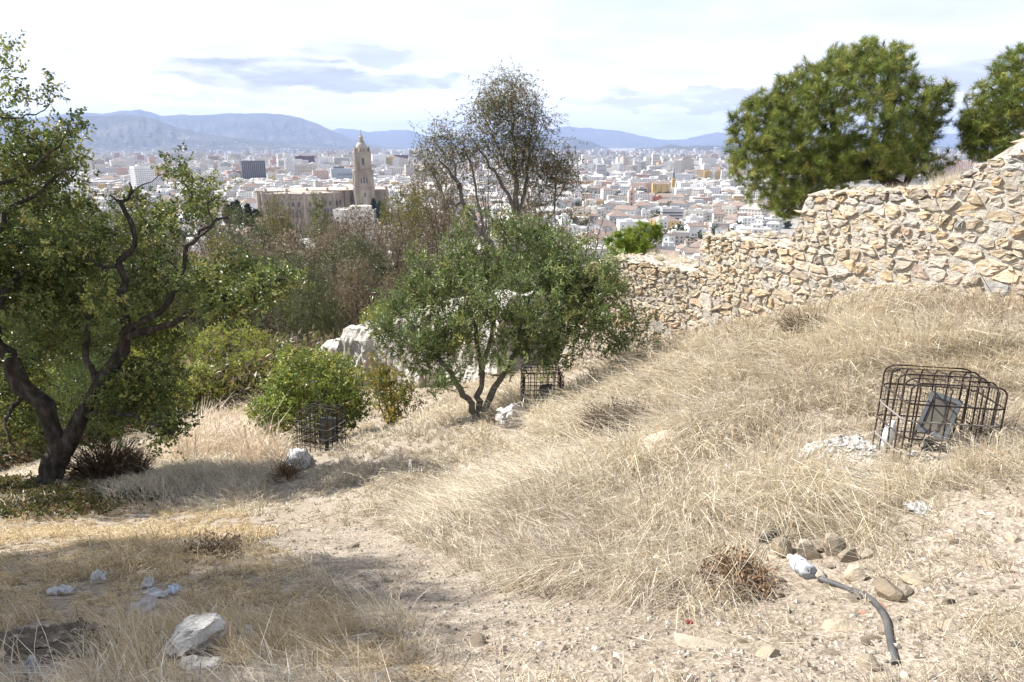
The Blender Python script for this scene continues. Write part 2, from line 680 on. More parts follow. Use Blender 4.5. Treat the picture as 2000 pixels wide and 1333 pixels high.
def ground_material():
    m, nt, out = mat_new('dry_soil')
    b = N(nt, 'ShaderNodeBsdfPrincipled')
    b.inputs['Roughness'].default_value = 0.95
    b.inputs['Specular IOR Level'].default_value = 0.1
    big = ramp(nt, noise(nt, 0.9, 5, 0.6), [(0.3, (0.31, 0.265, 0.21)), (0.6, (0.375, 0.33, 0.275)), (0.8, (0.42, 0.38, 0.33))])
    tc = N(nt, 'ShaderNodeTexCoord')
    vo = N(nt, 'ShaderNodeTexVoronoi')
    vo.inputs['Scale'].default_value = 55
    vo.inputs['Randomness'].default_value = 1
    nt.links.new(tc.outputs['Object'], vo.inputs['Vector'])
    peb = ramp(nt, vo.outputs['Color'], [(0.2, (0.62, 0.56, 0.50)), (0.5, (0.9, 0.87, 0.83)), (0.85, (1.15, 1.12, 1.08))])
    mx = N(nt, 'ShaderNodeMix', data_type='RGBA', blend_type='MULTIPLY')
    mx.inputs['Factor'].default_value = 0.8
    nt.links.new(big, mx.inputs[6])
    nt.links.new(peb, mx.inputs[7])
    fine = ramp(nt, noise(nt, 160, 3, 0.6), [(0.35, (0.7, 0.68, 0.65)), (0.65, (1.1, 1.1, 1.1))])
    mx2 = N(nt, 'ShaderNodeMix', data_type='RGBA', blend_type='MULTIPLY')
    mx2.inputs['Factor'].default_value = 0.7
    nt.links.new(mx.outputs[2], mx2.inputs[6])
    nt.links.new(fine, mx2.inputs[7])
    # the wooded slope below is darker leaf mould
    sp = N(nt, 'ShaderNodeSeparateXYZ')
    nt.links.new(tc.outputs['Object'], sp.inputs[0])
    mr = N(nt, 'ShaderNodeMapRange')
    mr.inputs[1].default_value = 17
    mr.inputs[2].default_value = 26
    nt.links.new(sp.outputs[1], mr.inputs[0])
    mx3 = N(nt, 'ShaderNodeMix', data_type='RGBA')
    nt.links.new(mr.outputs[0], mx3.inputs[0])
    nt.links.new(mx2.outputs[2], mx3.inputs[6])
    mould = ramp(nt, noise(nt, 0.5, 6, 0.6), [(0.3, (0.09, 0.07, 0.045)), (0.55, (0.17, 0.13, 0.085)), (0.75, (0.30, 0.23, 0.16))])
    nt.links.new(mould, mx3.inputs[7])
    nt.links.new(mx3.outputs[2], b.inputs['Base Color'])
    bp = N(nt, 'ShaderNodeBump')
    bp.inputs['Strength'].default_value = 0.8
    bp.inputs['Distance'].default_value = 0.012
    ad = N(nt, 'ShaderNodeMath', op='ADD')
    nt.links.new(vo.outputs['Distance'], ad.inputs[0])
    nt.links.new(noise(nt, 90, 4, 0.7), ad.inputs[1])
    nt.links.new(ad.outputs[0], bp.inputs['Height'])
    nt.links.new(bp.outputs[0], b.inputs['Normal'])
    nt.links.new(b.outputs[0], out.inputs[0])
    return m


ground = g.build('hillside_ground', ground_material(), smooth=True, kind='structure')

PLAIN_Z = -80.0
M_plain = surf('city_plain', [(0.3, (0.20, 0.19, 0.17)), (0.6, (0.30, 0.28, 0.25)), (0.8, (0.14, 0.15, 0.10))], 0.004, 0.95)
g = Geo()
ra = np.array([0, 150, 400, 900, 2000, 5000, 12000, 20000, 32000.0])
an = np.linspace(0, 2 * np.pi, 64, endpoint=False)
V = np.stack([ra[:, None] * np.cos(an), ra[:, None] * np.sin(an), np.full((len(ra), 64), PLAIN_Z)], -1).reshape(-1, 3)
Q = [(i * 64 + j, (i + 1) * 64 + j, (i + 1) * 64 + (j + 1) % 64, i * 64 + (j + 1) % 64) for i in range(1, len(ra) - 1) for j in range(64)]
g.add(V, [(0, 64 + j, 64 + (j + 1) % 64) for j in range(64)], Q)
g.build('city_plain', M_plain, kind='structure')

# ---------------------------------------------------------------- mountains
M_mtn = surf('scrub_mountain', [(0.35, (0.035, 0.04, 0.03)), (0.55, (0.065, 0.062, 0.045)), (0.75, (0.14, 0.12, 0.09))], 0.0012, 0.95, 0.0, detail=9)


VILLAGE = []


def mountain(name, D, prof, front, back, seed, relief=0.16):
    prof = np.array(prof, float)
    xs = np.linspace(prof[0, 0], prof[-1, 0], int((prof[-1, 0] - prof[0, 0]) / 2.2))
    ys = np.interp(xs, prof[:, 0], prof[:, 1])
    ys = ys + 1.5 * fbm(xs * 0.06, xs * 0 + seed, seed, 4)
    u = (xs - 1000) / F
    v = (ys - 666.5) / F
    zc = D * (-sP - v * cP) / (cP - v * sP)        # crest height when its ground distance is D
    h = np.maximum(zc - PLAIN_Z, 4.0)
    tt = np.concatenate([np.linspace(-1, 0, 46), np.linspace(0, 1, 14)[1:]])
    G = np.zeros((len(tt), len(xs), 3))
    for i, t in enumerate(tt):
        Dt = D + (front if t < 0 else back) * t
        sh = (1 - abs(t)) ** 1.15
        rv = np.abs(fbm(xs * 0.035 + 0.5 * t * fbm(xs * .02, xs * 0 + 3, seed), np.full_like(xs, t * 3.2), seed + 5, 5))
        hh = h * sh * (1 - 2.2 * relief * rv * (1 - sh) * 2) if t != 0 else h
        G[i, :, 0] = u / (cP - v * sP) * Dt
        G[i, :, 1] = Dt
        G[i, :, 2] = PLAIN_Z - 3 + np.maximum(hh, 0)
    vq = np.random.default_rng(seed)
    if D < 18000:
        for _ in range(520):
            a_, b_ = vq.integers(6, 34), vq.integers(0, len(xs))
            p_ = G[a_, b_]
            if vnoise(np.array([b_ / 16.0]), np.array([a_ / 5.0]), seed + 40)[0] > .6 and p_[2] < PLAIN_Z + 420:
                VILLAGE.append(tuple(p_))
    n1, n2 = len(tt), len(xs)
    k = (np.arange(n1 - 1)[:, None] * n2 + np.arange(n2 - 1)[None]).ravel()
    return Geo().add(G.reshape(-1, 3), None, np.stack([k, k + 1, k + n2 + 1, k + n2], -1)).build(name, M_mtn, smooth=True, kind='structure')


mountain('mountain_range', 17000, [(-500, 262), (-300, 245), (-100, 236), (60, 232), (130, 221), (152, 218), (170, 221), (200, 222), (235, 216), (255, 217), (272, 214), (290, 218),
                                   (312, 226), (335, 226), (352, 223), (375, 225), (410, 224), (450, 222), (500, 221), (545, 223), (590, 231), (620, 242), (645, 254), (680, 268), (740, 284), (800, 291)], 4200, 3000, 2, 0.2)
mountain('mountain_spur', 11500, [(-500, 280), (-200, 262), (0, 250), (60, 243), (110, 230), (150, 227), (200, 226), (240, 223), (275, 226), (310, 236), (350, 250), (400, 261), (450, 268), (520, 276), (600, 284), (680, 291)], 2600, 2500, 4, 0.24)
mountain('far_mountain_range', 24000, [(560, 280), (640, 256), (660, 251), (690, 252), (720, 258), (745, 257), (770, 254), (795, 254), (815, 260), (840, 268), (900, 272), (980, 268), (1040, 262), (1080, 252), (1100, 247), (1130, 249),
                                       (1170, 252), (1210, 256), (1250, 265), (1300, 274), (1340, 272), (1380, 262), (1400, 259), (1430, 262), (1500, 262), (1600, 268), (1750, 258), (1900, 262), (2100, 266), (2400, 280)], 4500, 4000, 6, 0.08)
mountain('coastal_hill', 13500, [(960, 286), (1000, 274), (1040, 269), (1075, 270), (1105, 268), (1120, 269), (1140, 275), (1155, 277), (1170, 283), (1190, 291)], 1800, 1800, 8, 0.16)
mountain('low_hill', 10500, [(1240, 291), (1265, 288), (1290, 287), (1308, 282), (1325, 284), (1345, 286), (1360, 284), (1380, 285), (1410, 284), (1450, 286), (1520, 283), (1600, 287), (1750, 284), (1900, 288), (2100, 290)], 1500, 1500, 10, 0.16)
# ---------------------------------------------------------------- ruined stone wall
def stone_material(name, hue):
    m, nt, out = mat_new(name)
    b = N(nt, 'ShaderNodeBsdfPrincipled')
    b.inputs['Roughness'].default_value = 0.92
    b.inputs['Specular IOR Level'].default_value = 0.15
    oi = N(nt, 'ShaderNodeObjectInfo')
    base = ramp(nt, oi.outputs['Random'], hue)
    a = N(nt, 'ShaderNodeVertexColor', layer_name='tint')
    v = ramp(nt, noise(nt, 7, 7, 0.65), [(0.25, (0.66, 0.64, 0.62)), (0.5, (1, 1, 1)), (0.75, (1.16, 1.10, 1.0))])
    w = ramp(nt, noise(nt, 2.3, 4, 0.6), [(0.40, (1, 1, 1)), (0.75, (0.97, 0.89, 0.77))])
    prev = base
    for c in (v, w, a.outputs[0]):
        mx = N(nt, 'ShaderNodeMix', data_type='RGBA', blend_type='MULTIPLY')
        mx.inputs['Factor'].default_value = 1.0
        nt.links.new(prev, mx.inputs[6])
        nt.links.new(c, mx.inputs[7])
        prev = mx.outputs[2]
    nt.links.new(prev, b.inputs['Base Color'])
    bp = N(nt, 'ShaderNodeBump')
    bp.inputs['Strength'].default_value = 0.9
    bp.inputs['Distance'].default_value = 0.018
    ad = N(nt, 'ShaderNodeMath', op='ADD')
    nt.links.new(noise(nt, 26, 7, 0.7), ad.inputs[0])
    nt.links.new(noise(nt, 9, 5, 0.6, stretch=(0.5, 0.5, 2.5)), ad.inputs[1])
    nt.links.new(ad.outputs[0], bp.inputs['Height'])
    nt.links.new(bp.outputs[0], b.inputs['Normal'])
    nt.links.new(b.outputs[0], out.inputs[0])
    return m


M_stone = stone_material('wall_stone', [(0.0, (0.444, 0.389, 0.312)), (0.14, (0.488, 0.440, 0.368)), (0.30, (0.441, 0.399, 0.339)), (0.42, (0.379, 0.367, 0.349)), (0.52, (0.465, 0.398, 0.308)),
                                        (0.62, (0.422, 0.349, 0.259)), (0.72, (0.507, 0.465, 0.398)), (0.82, (0.349, 0.343, 0.337)), (0.92, (0.399, 0.320, 0.263)), (1.0, (0.479, 0.431, 0.352))])
M_mortar = surf('lime_mortar', [(0.3, (0.36, 0.33, 0.285)), (0.55, (0.46, 0.425, 0.37)), (0.75, (0.52, 0.485, 0.43))], 5, 0.97, 1.0, 28, bdist=0.03)
M_rock = stone_material('loose_rock', [(0.0, (0.388, 0.333, 0.251)), (0.3, (0.328, 0.273, 0.205)), (0.55, (0.411, 0.357, 0.288)), (0.8, (0.268, 0.220, 0.165)), (1.0, (0.435, 0.394, 0.333))])


def face_pt(s, h, d):
    s = np.asarray(s, float)
    xy = wall_xy(s) + wall_n(s) * np.asarray(d, float)[..., None]
    return np.concatenate([xy, np.broadcast_to(np.asarray(h, float), s.shape)[..., None]], -1)


def wall_foot(s):
    xy = wall_xy(s) + wall_n(s) * 0.25
    return ground_z(xy[..., 0], xy[..., 1])


THICK = 1.25
s1 = np.arange(0, S_END, 0.05)
ss = np.sort(np.concatenate([s1, [S_STEP1 - 0.012, S_STEP1 + 0.012, S_STEP2 - 0.012, S_STEP2 + 0.012]]))
foot = wall_foot(ss) - 0.35
# a little sag and bulge in the face, and broken tops
topz = wall_top(ss) + 0.05 * fbm(ss * 2.3, ss * 0, 31, 3) - 0.02


def bulge(s, h):
    return 0.06 * fbm(s * 0.7, h * 0.9, 41, 3)


nh, nk, nb = 34, 12, 5
rows = []
for i in range(nh):
    t = i / (nh - 1)
    h = foot + (topz - foot) * t
    d = bulge(ss, h) + 0.002 + 0.018 * fbm(ss * 9, h * 9, 43, 4) + 0.012 * fbm(ss * 30, h * 30, 44, 2) - 0.05 * sstep(0.9, 1.0, t)
    rows.append(face_pt(ss, h, d))
for i in range(1, nk + 1):
    t = i / nk
    d = -0.05 - t * (THICK - 0.05)
    z = topz + 0.05 * fbm(ss * 5, ss * 0 + t * 4, 47, 4) - 0.03 * t
    rows.append(face_pt(ss, z, d))
for i in range(1, nb + 1):
    t = i / nb
    rows.append(face_pt(ss, topz - 0.02 - t * (topz - foot), np.full_like(ss, -THICK)))
G = np.array(rows)
n1, n2 = G.shape[:2]
k = (np.arange(n1 - 1)[:, None] * n2 + np.arange(n2 - 1)[None]).ravel()
g = Geo()
g.add(G.reshape(-1, 3), None, np.stack([k, k + n2, k + n2 + 1, k + 1], -1))
# closed ends
for c in (0, n2 - 1):
    idx = [r * n2 + c for r in range(n1)]
    for j in range(1, n1 - 1):
        g.t.append(np.array([(idx[0], idx[j], idx[j + 1])]))
        g.mi_t.append(np.zeros(1))
wall = g.build('stone_wall', M_mortar, smooth=False)
tag(wall, 'stepped ruined wall of ochre rubble stones and pale mortar climbing along the grassy bank', 'wall')


def cell(i, pts, A, near, box):
    poly = np.array([(box[0], box[1]), (box[2], box[1]), (box[2], box[3]), (box[0], box[3])], float)
    p = pts[i]
    for j in near:
        q = pts[j]
        m = (p + q) / 2
        nrm = q - p
        dd = (poly - m) @ nrm
        new = []
        for a in range(len(poly)):
            b = (a + 1) % len(poly)
            if dd[a] <= 0:
                new.append(poly[a])
            if (dd[a] < 0) != (dd[b] < 0):
                t = dd[a] / (dd[a] - dd[b])
                new.append(poly[a] + t * (poly[b] - poly[a]))
        poly = np.array(new)
        if len(poly) < 3:
            return None
    return poly


def stone_from(poly, mapf, thick, gap, seed, lump=1.0):
    """a rough stone that fills polygon poly (wall coordinates); mapf(s,h,d) places it"""
    r = np.random.default_rng(seed)
    P = []
    n = len(poly)
    for a in range(n):
        p, q = poly[a], poly[(a + 1) % n]
        L = np.linalg.norm(q - p)
        P.append(p)
        m = max(1, int(round(L / 0.09)))
        for e in range(1, m):
            P.append(p + (q - p) * e / m + r.normal(0, 0.008, 2))
    P = np.array(P)
    c = P.mean(0)
    dirs = P - c
    L = np.linalg.norm(dirs, axis=1, keepdims=True)
    ext = L.mean()
    P0 = c + dirs * np.maximum(0.4, 1 - gap / L) + r.normal(0, 0.006, P.shape)
    # corners knocked off
    P0 = 0.84 * P0 + 0.08 * (np.roll(P0, 1, 0) + np.roll(P0, -1, 0))
    m = len(P0)
    tilt = r.normal(0, 0.055, 2)

    def layer(k, d):
        Q = c + (P0 - c) * k + r.normal(0, 0.005, P0.shape) * lump
        dd = d + (Q - c) @ tilt + r.normal(0, 0.005 * lump, m)
        return Q, dd
    L0 = layer(1.0, -0.05)
    L0 = (L0[0], np.full(m, -0.05))
    L1 = layer(0.985, thick * 0.55)
    L2 = layer(0.93, thick * 0.97)
    L3 = layer(0.45, thick * 1.05)
    V = []
    for Q, dd in (L0, L1, L2, L3):
        V.append(mapf(Q[:, 0], Q[:, 1], dd))
    V.append(mapf(np.array([c[0]]), np.array([c[1]]), np.array([thick * (1.05 + r.normal(0, 0.15))])))
    V = np.concatenate(V)
    Qd = []
    for a in range(3):
        for j in range(m):
            Qd.append((a * m + j, a * m + (j + 1) % m, (a + 1) * m + (j + 1) % m, (a + 1) * m + j))
    T = [(3 * m + j, 3 * m + (j + 1) % m, 4 * m) for j in range(m)]
    return V, T, Qd


def wall_map(s, h, d):
    return face_pt(np.clip(s, 0, S_END), h, d + bulge(s, h))


# courses of stones: seeds in wavering rows, then each stone takes the room between its neighbours
AN = 1.9
seeds = []
h = -5.4
row = 0
while h < 0.75:
    rh = random.choice((0.06, 0.08, 0.10, 0.115, 0.14))
    s = random.uniform(0, 0.3)
    while s < S_END:
        w = random.choice((0.08, 0.12, 0.16, 0.20, 0.25, 0.32, 0.42)) * random.uniform(0.85, 1.15) * (0.92 if s < 9 else 0.88)
        hh = h + 0.05 * math.sin(s * 1.3 + row) + random.gauss(0, 0.03)
        seeds.append((s + w / 2, hh + rh / 2))
        s += w
    h += rh
    row += 1
seeds = np.array(seeds)
ft = wall_foot(seeds[:, 0])
tp = wall_top(seeds[:, 0])
seeds = seeds[(seeds[:, 1] > ft - 0.18) & (seeds[:, 1] < tp + 0.10)]
# a few boulders swallow their neighbours near the foot
for bs, bo, br in ((6.6, 0.45, 0.2), (9.3, 0.35, 0.24), (10.9, 0.35, 0.28), (12.2, 0.5, 0.32), (8.1, 0.3, 0.22)):
    bh = float(np.interp(bs, seeds[:, 0], seeds[:, 1]) * 0 + wall_foot(np.array([bs]))[0]) + bo
    dd = np.hypot((seeds[:, 0] - bs) / AN, seeds[:, 1] - bh)
    seeds = np.vstack([seeds[dd > br * 0.72], [(bs, bh)]])
S2 = seeds / np.array([AN, 1.0])
cells = []
for i in range(len(S2)):
    d2 = ((S2 - S2[i]) ** 2).sum(1)
    near = np.argsort(d2)[1:19]
    p = S2[i]
    poly = cell(i, S2, None, near, (p[0] - .45, p[1] - .4, p[0] + .45, p[1] + .4))
    if poly is None:
        continue
    poly = poly * np.array([AN, 1.0])
    sc = poly[:, 0].mean()
    top = float(wall_top(np.array([np.clip(sc, 0, S_END)]))[0]) + random.uniform(-0.03, 0.06)
    # cut at the top of its tier and at the step ends
    for (nx_, ny_, off) in ((0, 1, top), ):
        dd = poly @ np.array([nx_, ny_]) - off
        new = []
        for a in range(len(poly)):
            b = (a + 1) % len(poly)
            if dd[a] <= 0:
                new.append(poly[a])
            if (dd[a] < 0) != (dd[b] < 0):
                t = dd[a] / (dd[a] - dd[b])
                new.append(poly[a] + t * (poly[b] - poly[a]))
        poly = np.array(new)
        if len(poly) < 3:
            break
    if len(poly) < 3:
        continue
    for st, ht in ((S_STEP1, -1.15), (S_STEP2, -2.05)):
        if poly[:, 1].mean() > ht and abs(sc - st) < 0.6 and sc < st + 0.02:
            poly[:, 0] = np.minimum(poly[:, 0], st + 0.04)
    if poly[:, 0].max() > S_END - 0.05:
        continue
    ar = 0.5 * abs(np.dot(poly[:, 0], np.roll(poly[:, 1], 1)) - np.dot(poly[:, 1], np.roll(poly[:, 0], 1)))
    if ar < 0.004:
        continue
    cells.append((ar, sc, poly))


def visible(poly):
    c = poly.mean(0)
    P = wall_map(np.array([c[0]]), np.array([c[1]]), np.array([0.0]))[0]
    px, py, d = project(P)
    return -20 < px < 2020 and -20 < py < 1333, d


scored = []
for ar, sc, poly in cells:
    vis, d = visible(poly)
    scored.append((-(ar / d / d) if vis else 0, sc, poly))
scored.sort(key=lambda x: x[0])
rest = Geo()
for i, (sco, sc, poly) in enumerate(scored):
    thick = random.choice((0.006, 0.010, 0.014, 0.019, 0.026, 0.040)) + (0.008 if sc > 8.2 else 0)
    V, T, Qd = stone_from(poly, wall_map, thick, random.uniform(0.010, 0.030), 1000 + i)
    t = random.uniform(0.85, 1.12)
    if i < 300 and sco < 0:
        hu = random.choice(((1, 1, 1), (1, 1, 1), (1.03, .97, .87), (1.03, .94, .80), (.90, .93, .96), (.86, .86, .85), (1.05, 1.02, .96)))
        Geo().add(V, T, Qd, tuple(t * q for q in hu)).build('stone', M_stone, wall)
    else:
        hue = random.choice(((.9, .84, .74), (.95, .92, .86), (.82, .82, .82), (.85, .74, .62), (1, .96, .9)))
        rest.add(V, T, Qd, np.array(hue) * t)


# chips wedged into the joints and the loose stones that crown each tier
def pebble(c, r, seed, flat=0.7):
    q = np.random.default_rng(seed)
    V = np.array([(0, 0, 1), (1, 0, 0.1), (0.3, 0.95, 0), (-0.8, 0.6, 0.1), (-0.8, -0.6, -0.1), (0.3, -0.95, 0), (0, 0, -1)], float)
    V = V * q.uniform(0.7, 1.25, (7, 1)) * np.array([1, 1, flat])
    T = [(0, 1, 2), (0, 2, 3), (0, 3, 4), (0, 4, 5), (0, 5, 1), (6, 2, 1), (6, 3, 2), (6, 4, 3), (6, 5, 4), (6, 1, 5)]
    a = q.uniform(0, 6.28)
    return (V @ rotz(a).T) * r + np.asarray(c), T


for i in range(1500):
    s = random.uniform(0.2, S_END - 0.3)
    f = float(wall_foot(np.array([s]))[0])
    t = float(wall_top(np.array([s]))[0])
    h = random.uniform(f - 0.1, t)
    c = wall_map(np.array([s]), np.array([h]), np.array([random.uniform(-0.02, 0.012)]))[0]
    V, T = pebble(c, random.uniform(0.018, 0.05), i)
    rest.add(V, T, None, np.array(random.choice(((.85, .8, .72), (.9, .87, .82), (.75, .75, .75), (.8, .7, .6)))) * random.uniform(.7, 1.1))
for i in range(420):
    s = random.uniform(0.2, S_END - 0.3)
    t = float(wall_top(np.array([s]))[0])
    c = face_pt(np.array([s]), np.array([t]), np.array([-random.uniform(0.02, 1.15) ** 1.0]))[0]
    V, T = pebble(c, random.choice((0.03, 0.04, 0.05, 0.06, 0.09, 0.12)), 5000 + i, 0.5)
    rest.add(V, T, None, np.array(random.choice(((.85, .8, .72), (.9, .87, .82), (.78, .7, .6)))) * random.uniform(.75, 1.1))
M_chip = surf('stone_chips', [(0.3, (0.40, 0.35, 0.28)), (0.6, (0.54, 0.48, 0.39)), (0.8, (0.60, 0.55, 0.47))], 6, 0.95, 0.7, 25, tint=True)
rest.build('small_stone', M_chip, wall, kind='stuff')

# ---------------------------------------------------------------- eroded white masonry lower down the slope
M_white = surf('weathered_lime', [(0.3, (0.24, 0.205, 0.16)), (0.47, (0.42, 0.385, 0.335)), (0.72, (0.60, 0.58, 0.54))], 3.0, 0.95, 1.0, 9, stretch=(1, 1, 0.45), bdist=0.06)


def eroded(name, plan, tops, depth_below, thick, seed, mat):
    plan = np.array(plan, float)
    tops = np.array(tops, float)
    L = np.concatenate([[0], np.cumsum(np.linalg.norm(np.diff(plan, axis=0), axis=1))])
    s = np.linspace(0, L[-1], int(L[-1] / 0.07))
    xy = np.stack([np.interp(s, L, plan[:, 0]), np.interp(s, L, plan[:, 1])], -1)
    t = np.gradient(xy, axis=0)
    t /= np.linalg.norm(t, axis=1, keepdims=True)
    nn = np.stack([-t[:, 1], t[:, 0]], -1)
    top = np.interp(s, tops[:, 0] * L[-1], tops[:, 1]) + 0.16 * fbm(s * 1.3, s * 0, seed, 4)
    ft = top - depth_below
    rows = []
    for i in range(40):
        a = i / 39
        h = ft + (top - ft) * a
        d = 0.22 * fbm(s * 1.1, h * 0.7, seed + 1, 4) - 0.10 * np.abs(fbm(s * 7, h * 2.2, seed + 9, 4)) + 0.08 * np.round(1.6 * fbm(s * 2.2, h * 2.6, seed + 6, 2)) + 0.12 * np.abs(fbm(s * 3.5, h * 0.8, seed + 2, 4)) - 0.22 * sstep(0.85, 1, a) + 0.25 * (1 - a)
        rows.append(np.concatenate([xy + nn * d[:, None], h[:, None]], 1))
    for i in range(1, 16):
        a = i / 15
        d = -0.22 - a * thick
        z = top + 0.14 * fbm(s * 1.6, s * 0 + a * 3, seed + 3, 4)
        rows.append(np.concatenate([xy + nn * d, z[:, None]], 1))
    for i in range(1, 5):
        rows.append(np.concatenate([xy - nn * (0.25 + thick), (top - i / 4 * depth_below)[:, None]], 1))
    G = np.array(rows)
    n1, n2 = G.shape[:2]
    k = (np.arange(n1 - 1)[:, None] * n2 + np.arange(n2 - 1)[None]).ravel()
    g = Geo().add(G.reshape(-1, 3), None, np.stack([k, k + n2, k + n2 + 1, k + 1], -1))
    for c in (0, n2 - 1):
        for j in range(1, n1 - 1):
            g.t.append(np.array([(c, j * n2 + c, (j + 1) * n2 + c)]))
            g.mi_t.append(np.zeros(1))
    return g.build(name, mat)


A0, A1, A2, A3 = pt(985, 575, 18.0), pt(870, 590, 20.0), pt(745, 618, 22.0), pt(655, 645, 23.2)
o = eroded('eroded_wall', [(a.x, a.y) for a in (A0, A1, A2, A3)], [(0, A0.z - 0.1), (0.36, A1.z), (0.44, A1.z - .25), (0.66, A2.z + .05), (0.70, A2.z - 0.45), (0.97, A3.z), (1, A3.z - 0.6)], 2.7, 1.5, 61, M_white)
tag(o, 'eroded white lime-covered masonry wall jutting out behind the green bush', 'wall')
B0, B1 = pt(655, 672, 23.4), pt(600, 690, 24.6)
o = eroded('eroded_wall', [(B0.x, B0.y), (B1.x, B1.y)], [(0, B0.z), (0.5, B0.z - .1), (1, B1.z - 0.1)], 1.6, 0.7, 71, M_white)
tag(o, 'low crumbling grey stub of masonry at the left end of the white wall', 'wall')
C0, C1 = pt(590, 660, 40), pt(520, 664, 42)
o = eroded('low_wall', [(C0.x, C0.y), (C1.x, C1.y)], [(0, C0.z), (1, C1.z)], 2.0, 1.6, 75, M_mortar)
tag(o, 'long low grey parapet wall half hidden by brush on the slope', 'wall')
# ---------------------------------------------------------------- plants
def unit(v):
    return v / (np.linalg.norm(v, axis=-1, keepdims=True) + 1e-9)


def leaves(g, C, D, L, W, colors, r, fold=0.25):
    """one folded diamond per leaf: base C, direction D, length L, width W"""
    n = len(C)
    D = unit(D)
    up = unit(r.normal(0, 1, (n, 3)) + np.array([0, 0, 0.8]))
    side = unit(np.cross(D, up))
    nrm = np.cross(side, D)
    L = np.broadcast_to(L, (n,))[:, None]
    W = np.broadcast_to(W, (n,))[:, None]
    a = C
    b = C + D * L * 0.45 + side * W * 0.5 + nrm * W * fold
    c = C + D * L
    d = C + D * L * 0.45 - side * W * 0.5 + nrm * W * fold
    V = np.stack([a, b, c, d], 1).reshape(-1, 3)
    i = np.arange(n) * 4
    T = np.concatenate([np.stack([i, i + 1, i + 2], 1), np.stack([i, i + 2, i + 3], 1)])
    g.add(V, T, None, np.repeat(colors, 4, 0))


def needles(g, C, D, L, W, colors, r):
    n = len(C)
    D = unit(D)
    side = unit(np.cross(D, r.normal(0, 1, (n, 3))))
    L = np.broadcast_to(L, (n,))[:, None]
    V = np.stack([C - side * W * .5, C + side * W * .5, C + D * L], 1).reshape(-1, 3)
    i = np.arange(n) * 3
    g.add(V, np.stack([i, i + 1, i + 2], 1), None, np.repeat(colors, 3, 0))


def palette(r, n, cols, jit=0.16, wts=None):
    cols = np.array(cols, float)
    p = None if wts is None else np.array(wts) / np.sum(wts)
    c = cols[r.choice(len(cols), n, p=p)]
    return np.clip(c * r.normal(1, jit, (n, 1)) * r.normal(1, 0.022, (n, 3)), 0.004, 1)


def grow(limbs, C, r, twig_r=0.006, wander=0.16, droop=0.0, k=6):
    """limbs: polylines (x,y,z,radius); C: foliage clumps. Each clump is joined to the nearest wood by a bent twig."""
    P, Rd = [], []
    nodes, nr, nd = [], [], []
    for L in limbs:
        S = catmull(L, 16)
        step = np.linalg.norm(np.diff(S[:, :3], axis=0), axis=1).mean()
        S[1:-1, :3] += r.normal(0, 0.13 * step, (14, 3))
        S[:, 3] *= r.uniform(0.84, 1.14, 16)
        P.append(S[:, :3])
        Rd.append(np.maximum(S[:, 3], 0.003))
        nodes.append(S[4:, :3])
        nr.append(S[4:, 3])
        d = np.gradient(S[:, :3], axis=0)
        nd.append(unit(d)[4:])
    wood = Geo()
    V, Q = tubes(np.array(P), np.array(Rd), 8)
    wood.add(V, None, Q)
    for S, q in zip(P, Rd):                      # blunt ends
        wood.add(np.vstack([S[-1], S[-1]]) + [(0, 0, 0), (0, 0, 0.001)], None, None)
    nodes = np.concatenate(nodes)
    nr = np.concatenate(nr)
    nd = np.concatenate(nd)
    tdir = np.zeros_like(C)
    if len(C):
        cap = len(nodes) + len(C) * (k - 1)
        NB = np.empty((cap, 3)); NB[:len(nodes)] = nodes
        NR = np.empty(cap); NR[:len(nr)] = nr
        ND = np.empty((cap, 3)); ND[:len(nd)] = nd
        cnt = len(nodes)
        d0 = np.array([np.min(((nodes - c) ** 2).sum(1)) for c in C])
        TP = np.empty((len(C), k, 3))
        TR = np.empty((len(C), k))
        for oi in np.argsort(d0):
            c = C[oi]
            dv = c - NB[:cnt]
            dist = np.sqrt((dv ** 2).sum(1))
            along = (dv * ND[:cnt]).sum(1) / (dist + 1e-6)
            j = int(np.argmin(dist * (1.25 - 0.35 * along)))
            p0, L = NB[j], dist[j]
            t = np.linspace(0, 1, k)[:, None]
            ctrl = p0 + ND[j] * L * 0.35 + r.normal(0, wander * L, 3) + np.array([0, 0, -droop * L])
            S = (1 - t) ** 2 * p0 + 2 * t * (1 - t) * ctrl + t ** 2 * c
            S[1:-1] += r.normal(0, 0.03 * L, (k - 2, 3))
            ra = min(0.75 * NR[j], twig_r * (0.8 + 2.0 * L))
            TP[oi] = S
            TR[oi] = np.linspace(ra, max(0.3 * ra, 0.0018), k)
            dd = unit(np.gradient(S, axis=0))
            NB[cnt:cnt + k - 1] = S[1:]
            NR[cnt:cnt + k - 1] = TR[oi][1:]
            ND[cnt:cnt + k - 1] = dd[1:]
            cnt += k - 1
            tdir[oi] = dd[-1]
        V, Q = tubes(TP, TR, 4)
        wood.add(V, None, Q)
    return wood, tdir


def blobs(spec, r, shell=2.4):
    """spec rows (px,py,d,rx_px,ry_px,depth_radius_m,count) -> clump centres in the world"""
    out = []
    for px, py, d, rx, ry, rd, n in spec:
        u = unit(r.normal(0, 1, (n, 3)))
        q = r.uniform(0, 1, (n, 1)) ** (1 / shell)
        c = np.array(pt(px, py, d))
        out.append(c + u * q * np.array([rx / F * d, rd, ry / F * d]))
    return np.concatenate(out)


def limb(*p):
    return [tuple(pt(a, b, d)) + (rr,) for a, b, d, rr in p]


